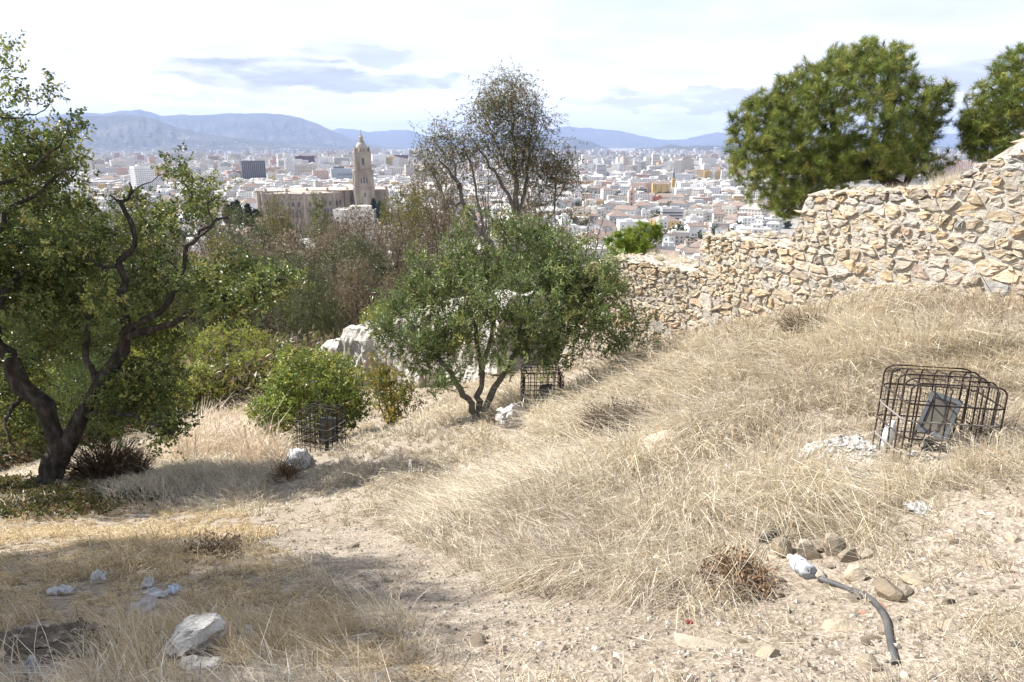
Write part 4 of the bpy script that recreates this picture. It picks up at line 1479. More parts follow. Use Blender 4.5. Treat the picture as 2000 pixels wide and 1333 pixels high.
SG = 'trees on the wooded slope below the wall'
for a in [
    ('cone', 628, 465, 95, 50, 'narrow yellow-green tree standing up in front of the cathedral apse'),
    ('bare', 556, 425, 120, 80, 'leafless reddish tree in front of the left end of the cathedral'),
    ('bare', 640, 420, 105, 70, 'bare twiggy tree whose branches cross the cathedral apse windows'),
    ('rust2', 700, 490, 75, 130, 'wide rust-brown thicket tree below the cream building'),
    ('gold', 785, 440, 85, 85, 'golden olive crown right of the dark cypress pair'),
    ('rust1', 842, 420, 70, 130, 'tall reddish half-bare tree left of the gum tree stems'),
    ('bare', 800, 500, 60, 130, 'bare grey-brown tree in front of the golden crown'),
    ('rust2', 880, 480, 55, 130, 'brown twiggy tree behind the top left of the olive tree'),
    ('olive', 690, 540, 52, 140, 'olive-brown tree in the middle of the brush above the white wall'),
    ('rust1', 600, 540, 58, 150, 'broad brown tree on the slope below the old tower'),
    ('rust2', 660, 590, 42, 120, 'low brown tree directly above the white masonry wall'),
    ('gold', 540, 470, 110, 70, 'dull golden tree beside the old brown tower'),
    ('olive', 470, 500, 75, 130, 'grey-olive tree behind the bare snag of the carob'),
    ('rust2', 420, 470, 95, 90, 'orange-brown tree seen through the carob crown'),
    ('olive', 480, 425, 150, 62, 'round tan-olive tree under the row of cypresses'),
    ('bare', 1130, 440, 44, 120, 'bare brown tree between the olive top and the far church tower'),
    ('olive', 1160, 420, 42, 90, 'sparse dark-leaved tree right of the gum tree'),
    ('rust1', 1090, 460, 40, 110, 'brownish tree just behind the right side of the olive top'),
    ('bare', 960, 440, 60, 130, 'leafless thicket behind the gum tree foot'),
    ('lush', 745, 560, 24, 95, 'yellow-green young tree peeking out left of the olive crown'),
    ('lush', 770, 530, 26, 70, 'light green sapling crown behind the left olive boughs'),
    ('lush', 455, 690, 23, 150, 'big yellow-green bush on the slope below the carob boughs'),
    ('lush', 330, 700, 24, 130, 'yellowish bush behind the right limb of the carob'),
    ('lush', 500, 725, 21, 120, 'yellow-green bush just left of the bright rounded one'),
    ('lush', 385, 765, 20, 130, 'light green bush low behind the pale tall grass'),
    ('lush', 290, 760, 20, 110, 'yellow-leaved bush just right of the carob fork'),
    ('dark', 190, 640, 26, 200, 'deep green bush filling the fork of the carob'),
    ('olive', 330, 600, 36, 170, 'brown-green tree half lost behind the carob leaves'),
    ('olive', 150, 500, 60, 200, 'shaded olive tree far down behind the left carob limb'),
    ('dark', 60, 620, 30, 200, 'dark bush at the left edge behind the carob limb'),
    ('rust2', 560, 610, 44, 110, 'brown shrubby tree above the grey parapet'),
    ('olive', 520, 570, 50, 120, 'mixed green-brown tree under the end of the carob bough'),
    ('dark', 170, 760, 18, 130, 'dark bush between the two carob limbs'),
    ('lush', 60, 770, 20, 130, 'light green bush beyond the trunk at the left edge'),
    ('olive', 260, 470, 90, 150, 'hazy olive tree behind the carob snag'),
    ('olive', 60, 440, 110, 160, 'pale distant tree at the left edge above the brush'),
    ('rust1', 780, 590, 34, 90, 'brown bush behind the left olive boughs'),
    ('dark', 1000, 520, 22, 160, 'dark shrub behind the olive crown'),
    ('rust2', 745, 510, 58, 120, 'brown tree between the bare thicket and the left olive boughs'),
    ('rust1', 655, 510, 64, 120, 'reddish-brown crown right below the narrow yellow-green tree'),
    ('gold', 820, 470, 66, 90, 'ochre tinted crown left of the gum tree foot'),
    ('olive', 590, 590, 40, 120, 'grey-green brush tree right of the carob bough tip'),
    ('rust2', 705, 462, 90, 80, 'fine brown tree crossing the foot of the cream building'),
    ('bare', 765, 425, 88, 60, 'thin leafless tree rising beside the broader dark cypress'),
    ('rust2', 520, 530, 60, 120, 'brown tree in front of the old brown tower foot'),
    ('olive', 620, 630, 34, 90, 'dull green shrub directly above the crumbling stub'),
    ('rust1', 700, 570, 38, 100, 'rusty shrub tree just above the top of the white wall'),
    ('gold', 440, 560, 44, 110, 'yellowish brown tree behind the long carob bough'),
    ('rust2', 380, 540, 55, 120, 'brown crown seen between the two upper carob limbs'),
    ('olive', 300, 520, 62, 130, 'dim olive crown left of the second carob limb'),
    ('rust2', 1040, 430, 60, 110, 'brown twiggy crown right of the gum tree trunk'),
]:
    plant(*a, group=SG)

# --- undergrowth of the slope: nobody could count it
r = np.random.default_rng(81)
g = Geo()
n = 34000
yy = 19 + 150 * r.uniform(0, 1, n) ** 1.5
xx = r.uniform(-0.95, 0.42, n) * yy * 1.0
keep = (xx < 1.5 + 0.08 * yy) & ~((yy < 23) & (xx > -5.5))
xx, yy = xx[keep], yy[keep]
zz_ = ground_z(xx, yy)
n = len(xx)
hgt = (0.7 + 2.2 * np.clip(fbm(xx * .25, yy * .25, 83, 3) + .35, 0, 1.2)) * (0.6 + yy / 120)
per = 9
sc = np.repeat(0.5 + yy / 55, per)
B = np.repeat(np.stack([xx, yy, zz_], -1), per, 0)
B = B + r.normal(0, 0.5, (n * per, 3)) * sc[:, None] * np.array([1, 1, .3])
B[:, 2] += np.repeat(hgt, per) * r.uniform(0, 1, n * per)
cols = palette(r, n, [(0.15, 0.11, 0.065), (0.19, 0.15, 0.085), (0.11, 0.115, 0.045), (0.13, 0.095, 0.06), (0.24, 0.18, 0.10), (0.16, 0.155, 0.05)], .25)
leaves(g, B, r.normal(0, 1, (n * per, 3)) + np.array([0, 0, .8]), 0.27 * sc, 0.12 * sc, np.repeat(cols, per, 0), r)
o = g.build('undergrowth', M_leaf, kind='stuff')
tag(o, 'tangled brown and green brush covering the wooded slope', 'brush')
# ---------------------------------------------------------------- the city on the plain
def flat_mat(name, c, rough=0.85, var=0.12, scale=0.12):
    lo = tuple(x * (1 - var) for x in c)
    hi = tuple(min(1, x * (1 + var * .6)) for x in c)
    return surf(name, [(0.3, lo), (0.7, hi)], scale, rough)


WALLC = {
    'white': flat_mat('white_render', (0.76, 0.75, 0.73)), 'cream': flat_mat('cream_render', (0.68, 0.64, 0.57)), 'beige': flat_mat('beige_render', (0.56, 0.51, 0.45)),
    'pale grey': flat_mat('grey_render', (0.52, 0.52, 0.52)), 'pinkish': flat_mat('pink_render', (0.60, 0.44, 0.37)), 'ochre': flat_mat('ochre_render', (0.62, 0.44, 0.20)),
    'red': flat_mat('red_render', (0.42, 0.17, 0.12)), 'brown': flat_mat('brown_cladding', (0.11, 0.095, 0.10)), 'stone': surf('carved_stone', [(0.3, (0.20, 0.165, 0.14)), (0.5, (0.36, 0.305, 0.25)), (0.7, (0.44, 0.385, 0.32))], 0.16, 0.95, stretch=(1, 1, 0.3)),
    'darkred': flat_mat('dark_red_cladding', (0.13, 0.045, 0.055)), 'dark': flat_mat('dark_cladding', (0.12, 0.13, 0.15)), 'bluegrey': flat_mat('blue_grey_panel', (0.42, 0.45, 0.49))}
M_tile = surf('roof_tiles', [(0.3, (0.19, 0.14, 0.115)), (0.6, (0.27, 0.21, 0.175)), (0.8, (0.37, 0.31, 0.27))], 0.5, 0.95, 0.6, 4, stretch=(1, 1, 1))
M_flat = surf('roof_felt', [(0.3, (0.42, 0.40, 0.38)), (0.6, (0.58, 0.55, 0.52)), (0.8, (0.42, 0.31, 0.25))], 0.06, 0.9)
M_glass = surf('window_glass', [(0.3, (0.05, 0.055, 0.065)), (0.7, (0.12, 0.125, 0.14))], 0.3, 0.25, spec=0.5)
M_dome = surf('dome_plaster', [(0.3, (0.52, 0.38, 0.30)), (0.7, (0.62, 0.47, 0.39))], 0.2, 0.9)
M_lead = surf('lead_dome', [(0.3, (0.33, 0.32, 0.28)), (0.7, (0.46, 0.44, 0.38))], 0.5, 0.85)
placed = []
keepclear = []          # (x0, x1, lowest row that should stay in view, depth)


def windows(g, w, d, h, storey=3.2, step=3.4, ww=1.25, wh=1.5, skip=0.08, z0=1.2, bands=False):
    n = max(1, int((h - z0) / storey))
    for side in range(4):
        L = w if side % 2 == 0 else d
        off = d / 2 if side % 2 == 0 else w / 2
        M = rotz(side * math.pi / 2)
        m = max(1, int((L - 1.2) / step))
        for k in range(n):
            z = z0 + (k + .45) * storey
            if bands:
                g.box(M @ np.array([0, -off - .02, z]), (L * .92, .12, wh), M)
                continue
            for j in range(m):
                if random.random() < skip:
                    continue
                x = (j - (m - 1) / 2) * (L - 1.0) / m
                g.box(M @ np.array([x, -off - .02, z]), (ww, .12, wh), M)


def building(name, label, cat, x, y, w, d, h, yaw, colour, roof='flat', group=None, step=3.4, bands=False, z0=PLAIN_Z, ww=1.25, wh=1.5, storey=3.2, box=True, win=True):
    root = thing(name, label, cat, (x, y, z0), group, (0, 0, yaw))
    wm = WALLC[colour]
    g = Geo()
    g.box((0, 0, h / 2), (w, d, h))
    if roof == 'gable':
        rh = min(w, d) * .24
        a = max(w, d) / 2
        b = min(w, d) / 2
        V = np.array([(-a, -b, h), (a, -b, h), (a, b, h), (-a, b, h), (-a, 0, h + rh), (a, 0, h + rh)], float)
        if d > w:
            V = V @ rotz(math.pi / 2).T
        g.add(V, [(0, 4, 3), (1, 2, 5)])
    g.build('wall', wm, root)
    g = Geo()
    if roof == 'flat':
        g.box((0, 0, h + .02), (w - .6, d - .6, .12))
        g.build('roof', M_flat, root)
        g = Geo()
        for s in (-1, 1):
            g.box((0, s * (d / 2 - .12), h + .5), (w + .06, .3, 1.0))
            g.box((s * (w / 2 - .12), 0, h + .5), (.3, d - .5, 1.0))
        g.build('parapet', wm, root)
        if box:
            for q in range(random.choice((1, 1, 2))):
                g = Geo()
                bw, bd, bh = random.uniform(2.5, w * .4), random.uniform(2.5, d * .4), random.uniform(2.2, 3.4)
                g.box((random.uniform(-.25, .25) * w, random.uniform(-.25, .25) * d, h + bh / 2 + .08 + q * .01), (bw, bd, bh))
                g.build('roof_room', wm, root)
    else:
        a, b = (w, d) if w >= d else (d, w)
        e = .5
        rh = b * .24
        if roof == 'hip':
            k = a / 2 - b / 2 * .9
            V = np.array([(-a / 2 - e, -b / 2 - e, h), (a / 2 + e, -b / 2 - e, h), (a / 2 + e, b / 2 + e, h), (-a / 2 - e, b / 2 + e, h), (-max(k, .3), 0, h + rh + .2), (max(k, .3), 0, h + rh + .2)])
            T, Qd = [(3, 0, 4), (1, 2, 5)], [(0, 1, 5, 4), (2, 3, 4, 5), (0, 3, 2, 1)]
        else:
            V = np.array([(-a / 2 - e, -b / 2 - e, h - .15), (a / 2 + e, -b / 2 - e, h - .15), (a / 2 + e, b / 2 + e, h - .15), (-a / 2 - e, b / 2 + e, h - .15), (-a / 2 - e, 0, h + rh + .15), (a / 2 + e, 0, h + rh + .15)])
            V2 = V + np.array([0, 0, .25])
            V = np.concatenate([V, V2])
            T = []
            Qd = [(6, 7, 11, 10), (8, 9, 10, 11), (0, 4, 5, 1), (2, 5, 4, 3), (0, 1, 7, 6), (2, 3, 9, 8), (0, 6, 10, 4), (4, 10, 9, 3), (1, 5, 11, 7), (5, 2, 8, 11)]
        if d > w:
            V = V @ rotz(math.pi / 2).T
        g.add(V, T, Qd)
        g.build('roof', M_tile, root)
        if random.random() < .5:
            Geo().box((w * .2, d * .1, h + rh * .6 + .6), (.8, .8, 2.0)).build('chimney', wm, root)
    if win:
        g = Geo()
        windows(g, w, d, h, storey, step, ww, wh, bands=bands)
        if g.n:
            g.build('windows', M_glass, root, kind='stuff')
    placed.append((x, y, 0.5 * math.hypot(w, d)))
    return root


def view_yaw(x, y):
    return -math.atan2(x, y)


def plain_d(py):
    """depth along the axis at which pixel row py meets the plain"""
    v = (py - 666.5) / F
    return -PLAIN_Z / (sP + v * cP)


# landmark blocks: (x0, x1, ytop, ybase, colour, roof, window step, bands, label, category, yaw offset)
BL = [
    (458, 470, 321, 349, 'pinkish', 'flat', 3.4, False, 'narrow brick-red block attached to the left of the dark ribbed tower', 0.0),
    (543, 577, 312, 341, 'white', 'flat', 3.4, True, 'white slab with dark floor bands right of the dark ribbed tower', 0.15),
    (575, 617, 322, 347, 'beige', 'flat', 3.4, False, 'blank beige block in front of the blue-windowed office', 0.1),
    (579, 615, 306, 330, 'darkred', 'flat', 3.0, True, 'office with dark red top storey and blue window bands', 0.0),
    (622, 646, 307, 334, 'white', 'flat', 5, False, 'white tower with vertical ribs left of the cream balcony block', -0.2),
    (652, 684, 308, 332, 'cream', 'flat', 3.4, True, 'cream balcony block behind the grey store with lettering', 0.1),
    (611, 642, 334, 355, 'pinkish', 'flat', 3.6, False, 'dull pink windowed block left of the grey store with lettering', 0.1),
    (727, 755, 302, 337, 'white', 'flat', 5, False, 'tall white block with dark vertical slots right of the bell tower', 0.1),
    (756, 769, 303, 334, 'cream', 'flat', 3.4, False, 'slim cream block beside the tall white slotted block', 0.0),
    (770, 798, 304, 327, 'darkred', 'flat', 3.2, True, 'dark maroon block right of the bell tower', 0.2),
    (757, 815, 328, 347, 'cream', 'flat', 4.2, False, 'long pale arcade-like block below the maroon block', -0.1),
    (800, 826, 296, 326, 'beige', 'flat', 3.4, True, 'greyish beige slab right of the maroon block', 0.0),
    (727, 745, 291, 305, 'beige', 'flat', 3.4, False, 'far beige block poking up behind the bell tower', 0.0),
    (406, 428, 305, 321, 'pinkish', 'flat', 3.4, True, 'brown and white striped block left of the dark ribbed tower', 0.2),
    (192, 222, 307, 319, 'beige', 'flat', 3.4, False, 'far tan block above the left carob branches', 0.0),
    (171, 195, 324, 339, 'ochre', 'flat', 4, False, 'small light orange block seen at the left between carob twigs', 0.0),
    (284, 302, 298, 311, 'bluegrey', 'flat', 3.4, True, 'far blue-grey glass block left of the pointed carob top', 0.0),
    (262, 304, 326, 376, 'white', 'flat', 3.4, False, 'tall plain white building behind the carob snag', 0.35),
    (380, 436, 340, 362, 'cream', 'flat', 4, False, 'long cream block left of the ribbed tower foot', 0.1),
    (1272, 1288, 300, 335, 'white', 'flat', 3.4, True, 'slender white tower block with dark edges right of centre', 0.15),
    (1197, 1218, 321, 333, 'dark', 'flat', 3.4, True, 'low dark glass office left of the slender white tower', 0.0),
    (1163, 1184, 322, 348, 'white', 'flat', 3.4, True, 'white balcony block left of the dark glass office', 0.1),
    (1374, 1388, 335, 353, 'ochre', 'flat', 3.4, False, 'left one of two mustard yellow blocks near the big pine', 0.1),
    (1396, 1406, 335, 353, 'ochre', 'flat', 3.4, False, 'right one of two mustard yellow blocks near the big pine', 0.1),
    (1388, 1396, 334, 353, 'white', 'flat', 3.4, False, 'narrow white block squeezed between two mustard yellow blocks', 0.1),
    (1407, 1424, 335, 356, 'white', 'flat', 3.4, False, 'white block touching the left outline of the big pine', 0.1),
    (1318, 1354, 341, 357, 'white', 'flat', 3.4, False, 'long white block right of the yellow spire tower', -0.1),
    (1289, 1334, 409, 432, 'pale grey', 'flat', 3.0, True, 'long pale grey flat-roofed block among the white houses', 0.15),
    (1319, 1340, 371, 386, 'white', 'flat', 3.0, False, 'white palace with a row of dark arches', 0.1),
    (1273, 1293, 386, 398, 'red', 'flat', 4, False, 'low salmon red building among white roofs', 0.1),
    (1272, 1308, 360, 382, 'ochre', 'gable', 8, False, 'large sand-coloured church hall left of the yellow spire tower', 0.1),
    (1281, 1303, 429, 455, 'white', 'flat', 3.4, False, 'tall white house with a roof room right of the small pine', 0.3),
    (1335, 1372, 442, 472, 'white', 'gable', 6, False, 'white house with brown tiled gable just above the middle wall step', 0.5),
    (1296, 1316, 460, 482, 'white', 'gable', 6, False, 'small white gabled house just above the lowest wall step', -0.5),
    (1700, 1760, 318, 360, 'pinkish', 'flat', 3.4, True, 'red brick block behind the lower boughs of the big pine', 0.1),
    (1842, 1862, 318, 352, 'pinkish', 'flat', 4, False, 'left one of the brick blocks seen between the two pines', 0.1),
    (1866, 1894, 316, 352, 'pinkish', 'flat', 4, False, 'right one of the brick blocks seen between the two pines', -0.1),
]
for x0, x1, yt, yb, colour, roof, step, bands, label, yo in BL:
    d = plain_d(yb)
    keepclear.append((x0, x1, yb - 4, d))
    a, b = pt(x0, yb, d), pt(x1, yb, d)
    w = (b - a).length
    h = pt(x0, yt, d).z - PLAIN_Z
    c = (a + b) / 2
    dep = min(max(w * .6, 10), 26)
    dirv = Vector((c.x, c.y, 0)).normalized()
    c = c + dirv * dep * .5
    sk = max(abs(math.cos(yo)) + dep / w * abs(math.sin(yo)), 1)
    o = building('city_block' if h > 16 else 'town_house', label, 'building', c.x, c.y, w / sk, dep, h, view_yaw(c.x, c.y) + yo, colour, roof, None, max(step, w / 14), bands, storey=max(3.1, h / 12), ww=1.4, wh=1.6)

# --- the dark ribbed tower with its roof crown
d = plain_d(353)
a, b = pt(470, 353, d), pt(514, 353, d)
w = (b - a).length
h = pt(490, 314, d).z - PLAIN_Z
c = (a + b) / 2 + Vector((0, 14, 0))
root = thing('office_tower', 'dark brown office tower with fine vertical ribs and a white roof crown', 'building', (c.x, c.y, PLAIN_Z), None, (0, 0, view_yaw(c.x, c.y) + .12))
Geo().box((0, 0, h / 2), (w, 28, h)).build('wall', WALLC['brown'], root)
for i in range(13):
    Geo().box(((i / 12 - .5) * w, -14.3, h / 2), (.7, .9, h)).build('rib', WALLC['bluegrey'], root)
g = Geo()
for i in range(9):
    s = i / 8 - .5
    g.tube([(s * w * .8, -8, h), (s * w * .25, 0, h + 9)], .5, 4)
    g.tube([(s * w * .8, 8, h), (s * w * .25, 0, h + 9)], .5, 4)
g.box((0, 0, h + 9), (w * .3, 2, 1))
g.build('roof_crown', WALLC['white'], root)
placed.append((c.x, c.y, w * .6))

# --- the grey store with lettering
d = plain_d(353)
a, b = pt(645, 353, d), pt(697, 353, d)
w = (b - a).length
h = pt(670, 329, d).z - PLAIN_Z
c = (a + b) / 2 + Vector((0, 14, 0))
yaw = view_yaw(c.x, c.y) + .08
root = thing('department_store', 'windowless blue-grey store with dark lettering left of the bell tower', 'building', (c.x, c.y, PLAIN_Z), None, (0, 0, yaw))
Geo().box((0, 0, h / 2), (w, 26, h)).build('wall', WALLC['bluegrey'], root)
Geo().box((-w * .2, 0, h + 2), (w * .4, 14, 4)).build('roof_plant', WALLC['dark'], root)
Geo().box((0, 0, h + .05), (w - 1, 25, .2)).build('roof', M_flat, root)
fc = bpy.data.curves.new('lettering', 'FONT')
fc.body = 'El Corte Inglés'
fc.size = 7.6
fc.align_x = 'CENTER'
fc.extrude = 0.15
fc.shear = 0.3
fo = bpy.data.objects.new('lettering', fc)
col.objects.link(fo)
M_sign = flat_mat('sign_letters', (0.03, 0.05, 0.05))
fc.materials.append(M_sign)
bpy.context.view_layer.update()
fm = bpy.data.meshes.new_from_object(fo.evaluated_get(bpy.context.evaluated_depsgraph_get()))
bpy.data.objects.remove(fo)
bpy.data.curves.remove(fc)
fo = bpy.data.objects.new('lettering', fm)
col.objects.link(fo)
fo.parent = root
fo.location = (w * .1, -13.2, h * .42)
fo.rotation_euler = (R(90), 0, 0)
placed.append((c.x, c.y, w * .6))

# --- the cathedral
D = 640.0
scale = D / F
tc = pt(712, 400, D)
tx, ty = tc.x, tc.y
Mst = WALLC['stone']
yaw = view_yaw(tx, ty) + 0.10


def zz_at(py, dist=D):
    return pt(712, py, dist).z - PLAIN_Z


root = thing('cathedral', 'big sand-stone cathedral with domed bell tower and round apse of arched windows', 'cathedral', (tx, ty, PLAIN_Z), None, (0, 0, yaw))
st = [(36.5, 470, 366), (35.0, 366, 333), (30.0, 333, 297.5)]
for wpx, y0, y1 in st:
    w = wpx * scale
    z0, z1 = zz_at(y0), zz_at(y1)
    z0 = max(z0, -1)
    g = Geo()
    g.box((0, 0, (z0 + z1) / 2), (w, w, z1 - z0))
    for sx_ in (-1, 1):
        for sy_ in (-1, 1):
            g.box((sx_ * w * .44, sy_ * w * .44, (z0 + z1) / 2 - .2), (w * .16, w * .16, z1 - z0 - .6))
            for q in (.24, ):
                for M in (np.eye(3), rotz(math.pi / 2)):
                    g.box(M @ np.array([sx_ * w * q, sy_ * w * .505, (z0 + z1) / 2 - .4]), (w * .07, w * .05, z1 - z0 - 1.2), M)
    g.build('tower_stage', Mst, root)
    g = Geo()
    g.box((0, 0, z1 + .1), (w * 1.10, w * 1.10, 1.1))
    g.box((0, 0, z1 - 1.4), (w * 1.05, w * 1.05, .8))
    g.build('cornice', Mst, root)


def arch(g, M, x, y, z0, w, h):
    """a dark arched opening: plate with round head, 0.3 m deep"""
    n = 8
    pr = [(-w / 2, 0), (w / 2, 0)] + [(w / 2 * math.cos(a), h - w / 2 + w / 2 * math.sin(a)) for a in np.linspace(0, math.pi, n)]
    V = [M @ np.array([x + p, y, z0 + q]) for p, q in pr] + [M @ np.array([x + p, y + .4, z0 + q]) for p, q in pr]
    k = len(pr)
    T = [(0, j, j + 1) for j in range(1, k - 1)]
    Qd = [(j, k + j, k + (j + 1) % k, (j + 1) % k) for j in range(k)]
    g.add(V, T, Qd)


for kk in range(4):
    M = rotz(kk * math.pi / 2)
    w = 30 * scale
    for (xx_, yb_, yt_, ww_, off_) in ((0, 322, 308, 4.6, w / 2), (0, 303.5, 299, 2.6, w / 2 * .9), (0, 357, 344, 3.4, 35 * scale / 2), (-5.2 * scale, 357, 347, 2.4, 35 * scale / 2), (5.2 * scale, 357, 347, 2.4, 35 * scale / 2), (0, 384, 375, 3.2, 36.5 * scale / 2)):
        g = Geo()
        arch(g, M, xx_, -off_ - .12, zz_at(yb_), ww_ * scale * .95, zz_at(yt_) - zz_at(yb_))
        g.build('opening', M_glass, root)
w = 27 * scale
zb, zt_ = zz_at(297), zz_at(290)
g = Geo()
g.lathe([(w * .5, zb), (w * .5, zt_), (w * .53, zt_), (w * .53, zt_ + .6), (0.1, zt_ + .7)], n=8)
for k in range(8):
    a = k * math.pi / 4 + .39
    g.lathe([(.9, zb), (.9, zb + 2), (.3, zb + 4.2), (.02, zb + 5.5)], (math.cos(a) * w * .54, math.sin(a) * w * .54, 0), 6)
g.build('drum', Mst, root)
rd = 10.6 * scale
z0 = zz_at(290)
hd = zz_at(276.5) - z0
g = Geo()
g.lathe([(rd * math.cos(a), z0 + hd * math.sin(a)) for a in np.linspace(0, math.pi / 2 * .93, 12)], n=20)
g.build('dome', M_lead, root, smooth=True)
z1 = zz_at(276.8)
g = Geo()
g.lathe([(2.6, z1 - .4), (2.6, z1 + .6), (1.9, z1 + .7), (1.7, z1 + 3.2), (2.2, z1 + 3.4), (1.2, z1 + 4.4), (.7, z1 + 5.4), (.25, z1 + 7)], n=10)
g.build('lantern', Mst, root)
g = Geo()
g.tube([(0, 0, z1 + 6.8), (0, 0, z1 + 10)], .14, 5)
g.box((0, 0, z1 + 9), (1.3, .2, .25))
g.build('cross', WALLC['dark'], root)
# body and apse, in the tower's frame: to the left of the tower
bw = (690 - 520) * scale
xc = (605 - 712) * scale
H = zz_at(372)
g = Geo()
g.box((xc + 18, 30, H / 2), (bw + 30, 44, H))
g.build('nave', Mst, root)
Geo().box((xc + 18, 30, H + .2), (bw + 28, 42, .5)).build('nave_roof', M_dome, root)
for k_ in range(7):
    Geo().box((xc + 18 + (k_ / 6 - .5) * (bw + 26), 7.2, H / 2 + 1), (2.0, 1.6, H + 3)).build('buttress', Mst, root)
g = Geo()
pr = []
ra_, cx_, cy_ = 36.0, xc - 3, 14.0
for k in range(9):
    a = math.pi + k * math.pi / 8
    pr.append((cx_ + ra_ * math.cos(a), cy_ + ra_ * math.sin(a) * .8))
H2 = zz_at(376)
k = len(pr)
V = [(p, q, 0) for p, q in pr] + [(p, q, H2) for p, q in pr] + [(cx_, cy_ + 4, H2 + 3)]
g.add(V, [(k + j, k + j + 1, 2 * k) for j in range(k - 1)], [(j, j + 1, k + j + 1, k + j) for j in range(k - 1)])
g.build('apse', Mst, root)
for j in range(k):
    Geo().box((pr[j][0], pr[j][1] - .3, H2 / 2 + .8), (2.2, 2.2, H2 + 2.4)).build('buttress', Mst, root)
for j in range(k - 1):
    (ax, ay), (bx, by) = pr[j], pr[j + 1]
    ang = math.atan2(by - ay, bx - ax)
    M = rotz(ang)
    L = math.hypot(bx - ax, by - ay)
    mid = np.array([(ax + bx) / 2, (ay + by) / 2, 0])
    for q in (-1, 0, 1):
        g = Geo()
        arch(g, np.eye(3), q * 2.9, -.15, zz_at(420), 1.9, zz_at(404) - zz_at(420))
        for z_, hh in ((zz_at(398.5), 3.8),):
            if q != 0:
                arch(g, np.eye(3), q * 2.3, -.15, z_, 2.2, hh)
        g.v = [v @ M.T + mid for v in g.v]
        g.build('window', M_glass, root)
    g = Geo()
    g.box((0, 0, zz_at(401.5)), (L, 1.0, .8))
    g.box((0, 0, H2 + .3), (L, 1.2, 1.2))
    g.v = [v @ M.T + mid for v in g.v]
    g.build('cornice', Mst, root)
for (px, py, rpx) in ((566, 373, 10), (601, 371, 13.5), (640, 370, 11), (580, 375, 8), (660, 371, 8), (622, 374, 9)):
    rr_ = rpx * scale
    g = Geo()
    zb = zz_at(375.5)
    g.lathe([(rr_ * math.cos(a), zb - 1 + rr_ * .55 * math.sin(a)) for a in np.linspace(0, math.pi / 2 * .99, 8)], ((px - 712) * scale, 22 + (px % 3) * 5, 0), 16)
    g.build('small_dome', M_dome, root, smooth=True)
for px in (518, 528, 668, 680):
    g = Geo()
    X = (px - 712) * scale
    g.lathe([(3.0, 0), (3.0, zz_at(372.5)), (3.6, zz_at(372)), (3.6, zz_at(371)), (.2, zz_at(369))], (X, 4 if px > 600 else 20, 0), 8)
    g.build('turret', Mst, root)
for px in (672, 687):
    g = Geo()
    arch(g, np.eye(3), (px - 712) * scale, 7.5, zz_at(394), 1.7, 4)
    g.build('window', M_glass, root)
for px, yy_ in ((555, 0), (540, 0)):
    pass
placed.append((tx, ty + 10, 26))
placed.append((tx + (605 - 712) * scale, ty + 14, 62))

# --- the cream building at the cathedral's foot
d = 560.0
a, b = pt(648, 440, d), pt(739, 440, d)
w = (b - a).length
zt_ = pt(690, 411, d).z
c = (a + b) / 2 + Vector((0, 6, 0))
root = building('palace', 'wide cream flat-roofed building right under the cathedral bell tower', 'building', c.x, c.y, w * .86, 20, zt_ - PLAIN_Z, view_yaw(c.x, c.y) - .22, 'cream', 'flat', None, 6.0, False, ww=1.5, wh=1.6, storey=4.4)
Geo().box((4, 2, zt_ - PLAIN_Z + 1.6), (w * .45, 12, 3.2)).build('upper_storey', WALLC['cream'], root)

# --- church towers
for (px, yt, yb, wpx, colour, label) in ((1232, 372, 402, 11.5, 'pinkish', 'square pink brick church tower with two rows of belfry arches'), (1314.5, 348, 368, 6.5, 'ochre', 'slim yellow church tower with a dark pointed spire')):
    d = plain_d(yb + 6)
    c = pt(px, yb, d)
    s = d / F
    w = wpx * s
    zt = pt(px, yt, d).z - PLAIN_Z
    root = thing('church_tower', label, 'tower', (c.x, c.y, PLAIN_Z), None, (0, 0, view_yaw(c.x, c.y) + .2))
    g = Geo()
    g.box((0, 0, zt * .36), (w, w, zt * .72))
    g.box((0, 0, zt * .85), (w * .88, w * .88, zt * .3))
    g.build('wall', WALLC[colour], root)
    g = Geo()
    g.box((0, 0, zt * .71), (w * 1.1, w * 1.1, .9))
    g.box((0, 0, zt), (w * 1.0, w * 1.0, .9))
    g.build('cornice', WALLC[colour], root)
    for kk in range(4):
        M = rotz(kk * math.pi / 2)
        for zf, hf, of in ((.76, .13, .44), (.5, .13, .5), (.26, .1, .5)):
            g = Geo()
            arch(g, M, 0, -w * of - .1, zt * zf, w * .26, zt * hf)
            g.build('opening', M_glass, root)
    g = Geo()
    if colour == 'ochre':
        g.lathe([(w * .42, zt + .4), (w * .3, zt + 4), (.3, zt + (348 - 329) * s)], n=8)
        g.build('spire', WALLC['dark'], root)
    else:
        g.lathe([(w * .3, zt + .4), (w * .26, zt + 2.4), (w * .14, zt + 3.6), (.1, zt + 6.5)], n=8)
        g.build('lantern', WALLC[colour], root)
    placed.append((c.x, c.y, w))

# --- the old tower and red-roofed house half way down the hill
c = pt(528, 470, 240)
o = building('fortress_tower', 'old square brown rubble tower below the cathedral', 'tower', c.x, c.y + 3, 9, 8, 16, view_yaw(c.x, c.y) + .3, 'stone', 'flat', None, 30, False, z0=gz(c.x, c.y) - 1 if False else pt(528, 505, 240).z - 4, box=False, win=False)
c = pt(500, 452, 260)
o = building('fortress_hall', 'long ruin with pinkish tiled roof left of the old brown tower', 'building', c.x, c.y, 14, 9, 9, view_yaw(c.x, c.y) + .5, 'beige', 'hip', None, 5, False, z0=pt(500, 460, 260).z - 8)
c = pt(557, 462, 250)
o = building('town_house', 'white cottage with red roof right of the old brown tower', 'house', c.x, c.y, 9, 7, 9, view_yaw(c.x, c.y) - .5, 'white', 'gable', None, 4, False, z0=pt(557, 478, 250).z - 6)

